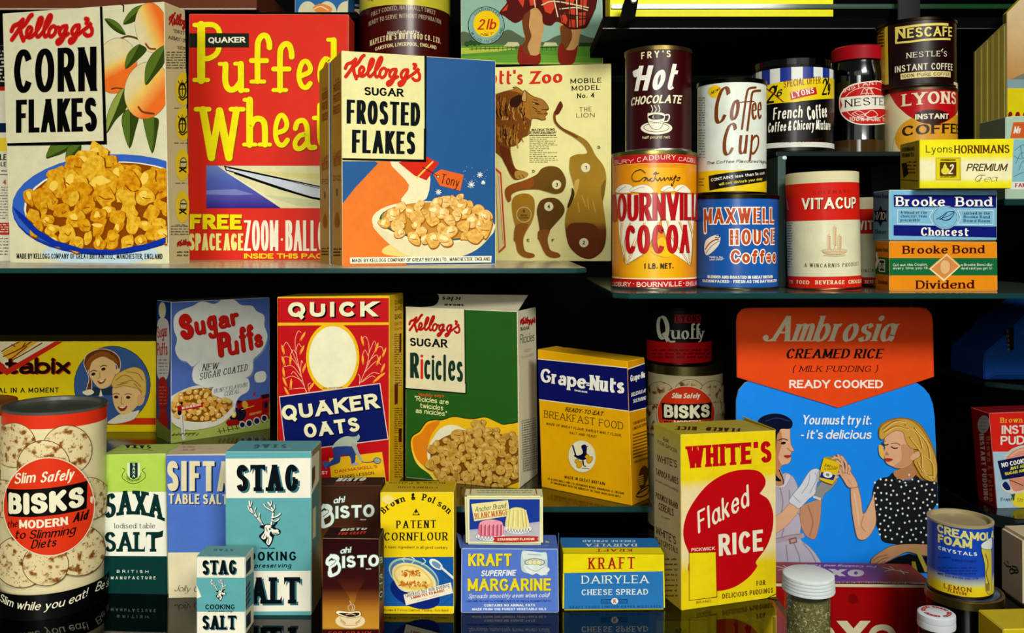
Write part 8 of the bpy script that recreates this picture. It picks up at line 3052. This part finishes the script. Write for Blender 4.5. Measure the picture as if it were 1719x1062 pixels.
a.t('JUST ADD WATER AND STIR', 150, 628, 448, 668, 14, 'gothic', '#16306c', gap=.2, up=(0, -14))
a.t('LEMON', 196, 728, 398, 762, 34, 'gothic', '#8a2014', gap=.28, th=.19, up=(0, -34))
a.t('FLAVOUR', 226, 758, 364, 786, 22, 'gothic', '#8a2014', gap=.2, up=(0, -22))
a.poly([(472, 430), (540, 400), (545, 740), (505, 752), (495, 560)], '#c9b84a', True, line=('#2a2a1c', 3))
a.poly([(470, 410), (500, 385), (545, 360), (545, 440), (480, 440)], '#d4dcd4', True, line=('#3a4454', 3))
a.line([(500, 480), (520, 560), (505, 620), (525, 700)], 5, '#4a3c14', True)
a.poly([(498, 700), (530, 690), (530, 750), (502, 752)], '#8a7a34')
a.build()

o = slab('side_shelf', (1677 - CX) / F * .865, .80, .862, 1.0, -.010, 0, M('#0c0f10', 'gloss'), M('#0d1112', 'gloss'), under_m)
tag(o, 'low black ledge under the pale crumpled packet at the right edge', 'shelf')
# ---- pale crumpled packet at the right edge
bx = carton('packet', 'pale cream crumpled packet with a tiny ink drawing at the right edge', [(1719, 904), (1800, 902), (1800, 1012), (1719.5, 1011)], 0, side=('L', 1679.5),
            cols=dict(front='#c9bd98', left='#b9ab84', top='#c4b894'), dl=.872, dr=.872, edge='#cfc4a0', bev=.003)
a = Art(bx.left, bx.root, 'side_print').view('E3')
for l in ([(640, 545), (660, 570), (690, 575)], [(665, 535), (672, 550)], [(680, 600), (690, 625), (715, 615), (700, 590), (680, 600)], [(700, 570), (730, 580), (745, 610), (725, 620), (705, 590)], [(690, 590), (720, 600)], [(712, 600), (740, 600)]):
    a.line(l, 6, '#2a2a1c', True)
a.build()

# ---- yellow packet, bottom right corner
bx = carton('packet', 'corner of a yellow packet at the bottom right of the picture', [(1684, 1056), (1800, 1053), (1800, 1200), (1684, 1200)], ZF, .04, cols=dict(front='#c9b41c', top='#b8a42a'), dl=.745, dr=.745, edge='#d8c84a')

# ---- dark rounded shelf end with the red pudding carton
zk = .073
o = slab('side_shelf', (1616 - CX) / F * .985, .80, .915, 1.12, zk - .013, zk, M('#0d1012', 'gloss'), M('#20272a', 'gloss'), under_m, chamfer=-.02)
tag(o, 'small black side shelf under the red instant pudding carton', 'shelf')
sup = struct(slab('wall_right', .80, .815, .62, 1.78, -.3, 1.3, M('#020202', 'matt'), M('#020202', 'matt'), under_m, bev=0))
bx = carton('pudding_carton', 'red and pale blue INSTANT PUDDING carton at the right edge', [(1660.6, 693), (1822, 687), (1826, 850), (1673.8, 853)], zk, side=('L', 1642),
            cols=dict(front='#c92a22', left='#8c1418', top='#7a1a18'), dl=.95, dr=.957, edge='#c86a5a')
a = Art(bx.front, bx.root, 'front_print').view('E2')
a.poly([(640, 520), (1700, 505), (1700, 1040), (640, 1060)], '#9fbcc8')
a.t('Brown & Polson', 738, 262, 1240, 250, 46, 'serifb', '#d8a83c', th=.2)
a.t('INSTANT', 750, 362, 1190, 352, 76, 'heavy', '#d8d0c0', th=.22, tn=.18)
a.t('PUDDING', 740, 458, 1210, 448, 78, 'heavy', '#d8d0c0', th=.22, tn=.18)
a.poly([(770, 600), (800, 530), (870, 480), (1000, 455), (1120, 500), (1150, 600), (1100, 760), (1000, 800), (860, 790)], '#b8c0bc', True)
a.poly([(790, 600), (820, 540), (900, 490), (1040, 480), (1120, 560), (1080, 720), (960, 770), (850, 750)], '#d09078', True)
a.line([(830, 560), (900, 510), (980, 500)], 12, '#dca890', True)
a.poly([(745, 810), (790, 790), (850, 850), (1000, 830), (1000, 880), (840, 890), (770, 860)], '#d0c8b4', True)
a.poly([(820, 760), (950, 770), (1000, 830), (900, 870), (850, 860)], '#c88a70', True)
a.poly([(755, 815), (790, 785), (830, 850), (790, 860)], '#1c2a5c', True)
a.line([(820, 770), (940, 820)], 6, '#2a2020', True)
a.poly([(712, 602), (1000, 545), (1000, 730), (755, 770)], '#18204c')
a.t('NO COOKING', 752, 660, 1020, 606, 40, 'heavy', W_, th=.22)
a.t('JUST ADD', 826, 684, 980, 650, 26, 'heavy', '#d8d040')
a.t('SUGAR AND MILK', 780, 730, 1060, 676, 26, 'heavy', '#d8d040')
a.poly([(870, 900), (1100, 880), (1100, 1000), (870, 1005)], '#d8c83a', True)
a.poly([(830, 900), (870, 890), (860, 960)], '#3a5a34')
a.t('Fresh', 742, 960, 852, 956, 32, 'roundlight', '#1c2c4c', th=.15, tn=.14)
a.t('Strawberry', 888, 964, 1100, 960, 34, 'roundlight', '#6a4a14')
a.build()
a = Art(bx.left, bx.root, 'side_print').view('E2')
a.ell(590, 275, 52, 80, '#a8a498', 8)
a.small(560, 215, 620, 340, 4, '#6a6458', 9, 3)
a.t('INSTANT PUDDING', 552, 360, 595, 952, 40, 'gothic', '#c8b0a4', up=(40, -3), th=.2, tn=.17, gap=.12)
a.t('Brown & Polson', 612, 384, 644, 964, 36, 'serif', '#b87838', up=(40, -3), th=.16)
a.build()

# ---- blue bag on a glass shelf above
zs = Z(640, 1.05)
o = slab('side_shelf', (1597 - CX) / F * 1.13, .80, 1.0, 1.22, zs - .006, zs, M('#141e1e', 'gloss'), M('#1c3232', 'gloss'), under_m, chamfer=-.05)
tag(o, 'dark glass side shelf under the blue sugar bag', 'shelf')
bg = thing('paper_bag', 'blue paper bag with a dark printed strip, in shadow at the right edge', 'bag', (P(1700, 637, 1.06).x, 1.06, zs))
bm = bmesh.new()
prof = [(1652, 637), (1651, 610), (1654, 590), (1668, 580), (1690, 560), (1704, 545), (1719, 530), (1760, 505), (1790, 500), (1800, 637)]
lo, hi = [], []
rg = random.Random(2)
for x, y in prof:
    p = P(x, y, 1.045)
    p.z = max(p.z, zs + .0003)
    lo.append(bm.verts.new(p))
    hi.append(bm.verts.new(Vector((p.x, 1.125, p.z))))
mid_ = [bm.verts.new(v.co + Vector((0, -.006, 0)) + (Vector((P(1720, 590, 1.045)) - v.co)) * .25) for v in lo]
n = len(lo)
for i in range(n):
    j = (i + 1) % n
    bm.faces.new((lo[i], hi[i], hi[j], lo[j]))
    bm.faces.new((lo[i], lo[j], mid_[j], mid_[i]))
bm.faces.new(mid_)
bm.faces.new(hi[::-1])
for v in mid_:
    v.co.z = max(v.co.z, zs + .0003)
bmesh.ops.recalc_face_normals(bm, faces=bm.faces[:])
bmesh.ops.bevel(bm, geom=bm.edges[:], offset=.0012, segments=2, affect='EDGES')
from_bm('bag', bm, [M('#1c4a8c', 'paper')], bg)
fb = Flat(P(1719, 637, 1.036), (1, 0, 0), (0, 0, 1), [P(1660, 640, 1.036), P(1800, 640, 1.036), P(1800, 480, 1.036), P(1660, 480, 1.036)])
a = Art(fb, bg, 'printed_strip').view('E1')
a.poly([(665, 320), (715, 300), (718, 470), (680, 482)], '#15160e')
for k, ch in enumerate('SUGAR'):
    a.t(ch, 662 + k * 3, 345 + k * 34, 676 + k * 3, 345 + k * 34, 20, 'thin', '#a89c3c')
a.build()

# ---- upper right corner: corrugated card, tan panel box, pale green carton
zq = Z(335, 1.0)
o = slab('side_shelf', (1674 - CX) / F * 1.0, .80, .985, 1.30, zq - .007, zq, M('#12201e', 'gloss'), M('#1c3c3a', 'gloss'), under_m)
tag(o, 'dark teal shelf end under the pale green carton', 'shelf')
bx = carton('carton', 'pale green grey carton with an orange tag, behind the yellow tea packet', [(1688, 196), (1800, 190), (1800, 334), (1688, 333)], zq, side=('L', 1644),
            cols=dict(front='#a6bfa8', left='#6c8274', top='#98ac9c'), dl=.99, dr=.99, edge='#b8c8b4')
a = Art(bx.front, bx.root, 'front_print').view('E6')
a.poly([(535, 908), (900, 900), (900, 1020), (512, 1026)], '#c8602c')
a.t('Mr', 535, 992, 590, 990, 52, 'heavy', '#dfd8cc', shear=.2, th=.2)
a.view('B8')
a.poly([(955, 55), (1300, 55), (1300, 312), (955, 312)], '#86b4bc')
for l in ([(965, 120), (1000, 90), (1040, 80)], [(960, 150), (990, 170), (1040, 160)], [(970, 200), (1000, 140), (1040, 130)], [(990, 240), (1010, 190), (1040, 180)], [(960, 280), (1000, 260), (1040, 250)], [(1000, 90), (1010, 160)]):
    a.line(l, 3.5, '#3c7480', True)
a.poly([(935, 312), (1300, 310), (1300, 360), (935, 358)], '#d6d6cc')
a.t('FAMILY', 966, 346, 1090, 344, 26, 'heavy', '#a04450')
a.build()
bx = carton('carton', 'yellow carton with a tan top panel and red lettering in the top right corner', [(1690, 22), (1800, -90), (1800, 330), (1690, 333)], zq, .010,
            cols=dict(front='#d8c818', left='#8a7a34'), dl=1.14, dr=1.14, edge='#a8a078')
a = Art(bx.front, bx.root, 'front_print').view('E6')
a.poly([(470, -60), (1100, -500), (1100, 600), (480, 590)], G([(0, '#b98a4c'), (.5, '#c9a878'), (1, '#d2bc94')], a.pu(480, 590), a.pu(640, 60)))
a.poly([(530, 585), (615, 545), (700, 540), (700, 600), (500, 600)], '#7c7c74', True)
a.poly([(480, 592), (1100, 580), (1100, 655), (480, 655)], '#86a0a4')
a.poly([(490, 655), (1100, 655), (1100, 870), (490, 870)], '#d8c818')
a.t('COCOA', 490, 960, 760, 960, 130, 'serifb', '#8c1c16', th=.26)
a.build()
cg = thing('corrugated_card', 'upright strip of ribbed corrugated cardboard beside the tan panel', 'cardboard', P(1672, 205, 1.10))
cg.location = (P(1672, 205, 1.10).x, 1.10, zq)
bm = bmesh.new()
x0, x1 = P(1640, 0, 1.10).x, P(1690, 0, 1.10).x
n = 40
zt0, zt1 = Z(86, 1.1), Z(38, 1.1)
bot, top_, bb, tb = [], [], [], []
for i in range(n + 1):
    f = i / n
    x = x0 + (x1 - x0) * f
    y = 1.10 + .005 * math.cos(f * 2 * math.pi * 5.2)
    zt_ = zt0 + (zt1 - zt0) * f
    bot.append(bm.verts.new((x, y, zq)))
    top_.append(bm.verts.new((x, y, zt_)))
    bb.append(bm.verts.new((x, 1.108, zq)))
    tb.append(bm.verts.new((x, 1.108, zt_)))
for i in range(n):
    bm.faces.new((bot[i], bot[i + 1], top_[i + 1], top_[i]))
    bm.faces.new((bb[i + 1], bb[i], tb[i], tb[i + 1]))
    bm.faces.new((top_[i], top_[i + 1], tb[i + 1], tb[i]))
    bm.faces.new((bot[i + 1], bot[i], bb[i], bb[i + 1]))
bm.faces.new((bot[0], top_[0], tb[0], bb[0]))
bm.faces.new((bot[n], bb[n], tb[n], top_[n]))
from_bm('ribbed_sheet', bm, [M('#9c8f4a', 'paper')], cg, smooth=False)

# ---- two cartons standing on the lower floor, seen through the bottom glass shelf
bx = carton('drink_carton', 'olive carton with yellow lettering seen through the glass under the rice carton', [(1192, 1022), (1304, 1021), (1304, 1118), (1192, 1118)], ZF, .05,
            cols=dict(front='#8a7a24', top='#c8602a'), dl=.897, dr=.897, edge='#9a8a34')
a = Art(bx.front, bx.root, 'front_print').view('E5')
a.poly([(60, 250), (150, 250), (150, 900), (60, 900)], '#a08c30')
a.poly([(300, 640), (320, 520), (400, 470), (560, 480), (760, 560), (890, 660), (890, 900), (300, 900)], '#7a3a14', True)
a.t('ADD', 522, 442, 676, 440, 36, 'heavy', '#d8d0a0', gap=.3)
a.t('BRAND', 268, 640, 1000, 660, 280, 'serifb', '#dcb82c', th=.22, gap=.08)
a.build()
bx = carton('packet', 'yellow green packet with a crest, under the glass left of the olive carton', [(1102, 1037.5), (1188, 1036.5), (1188, 1126), (1102, 1126)], ZF, .04,
            cols=dict(front='#c9c93c', top='#a8a434'), dl=.878, dr=.878, edge='#b8b848')
a = Art(bx.front, bx.root, 'front_print').view('D6')
a.poly([(40, 996), (340, 994), (340, 1003), (40, 1005)], '#b0402c')
a.poly([(150, 1062), (155, 1040), (168, 1050), (178, 1032), (188, 1050), (203, 1040), (206, 1062)], '#4a3c14')
a.ell(178, 1075, 30, 24, '#5a4a1c')
a.build()
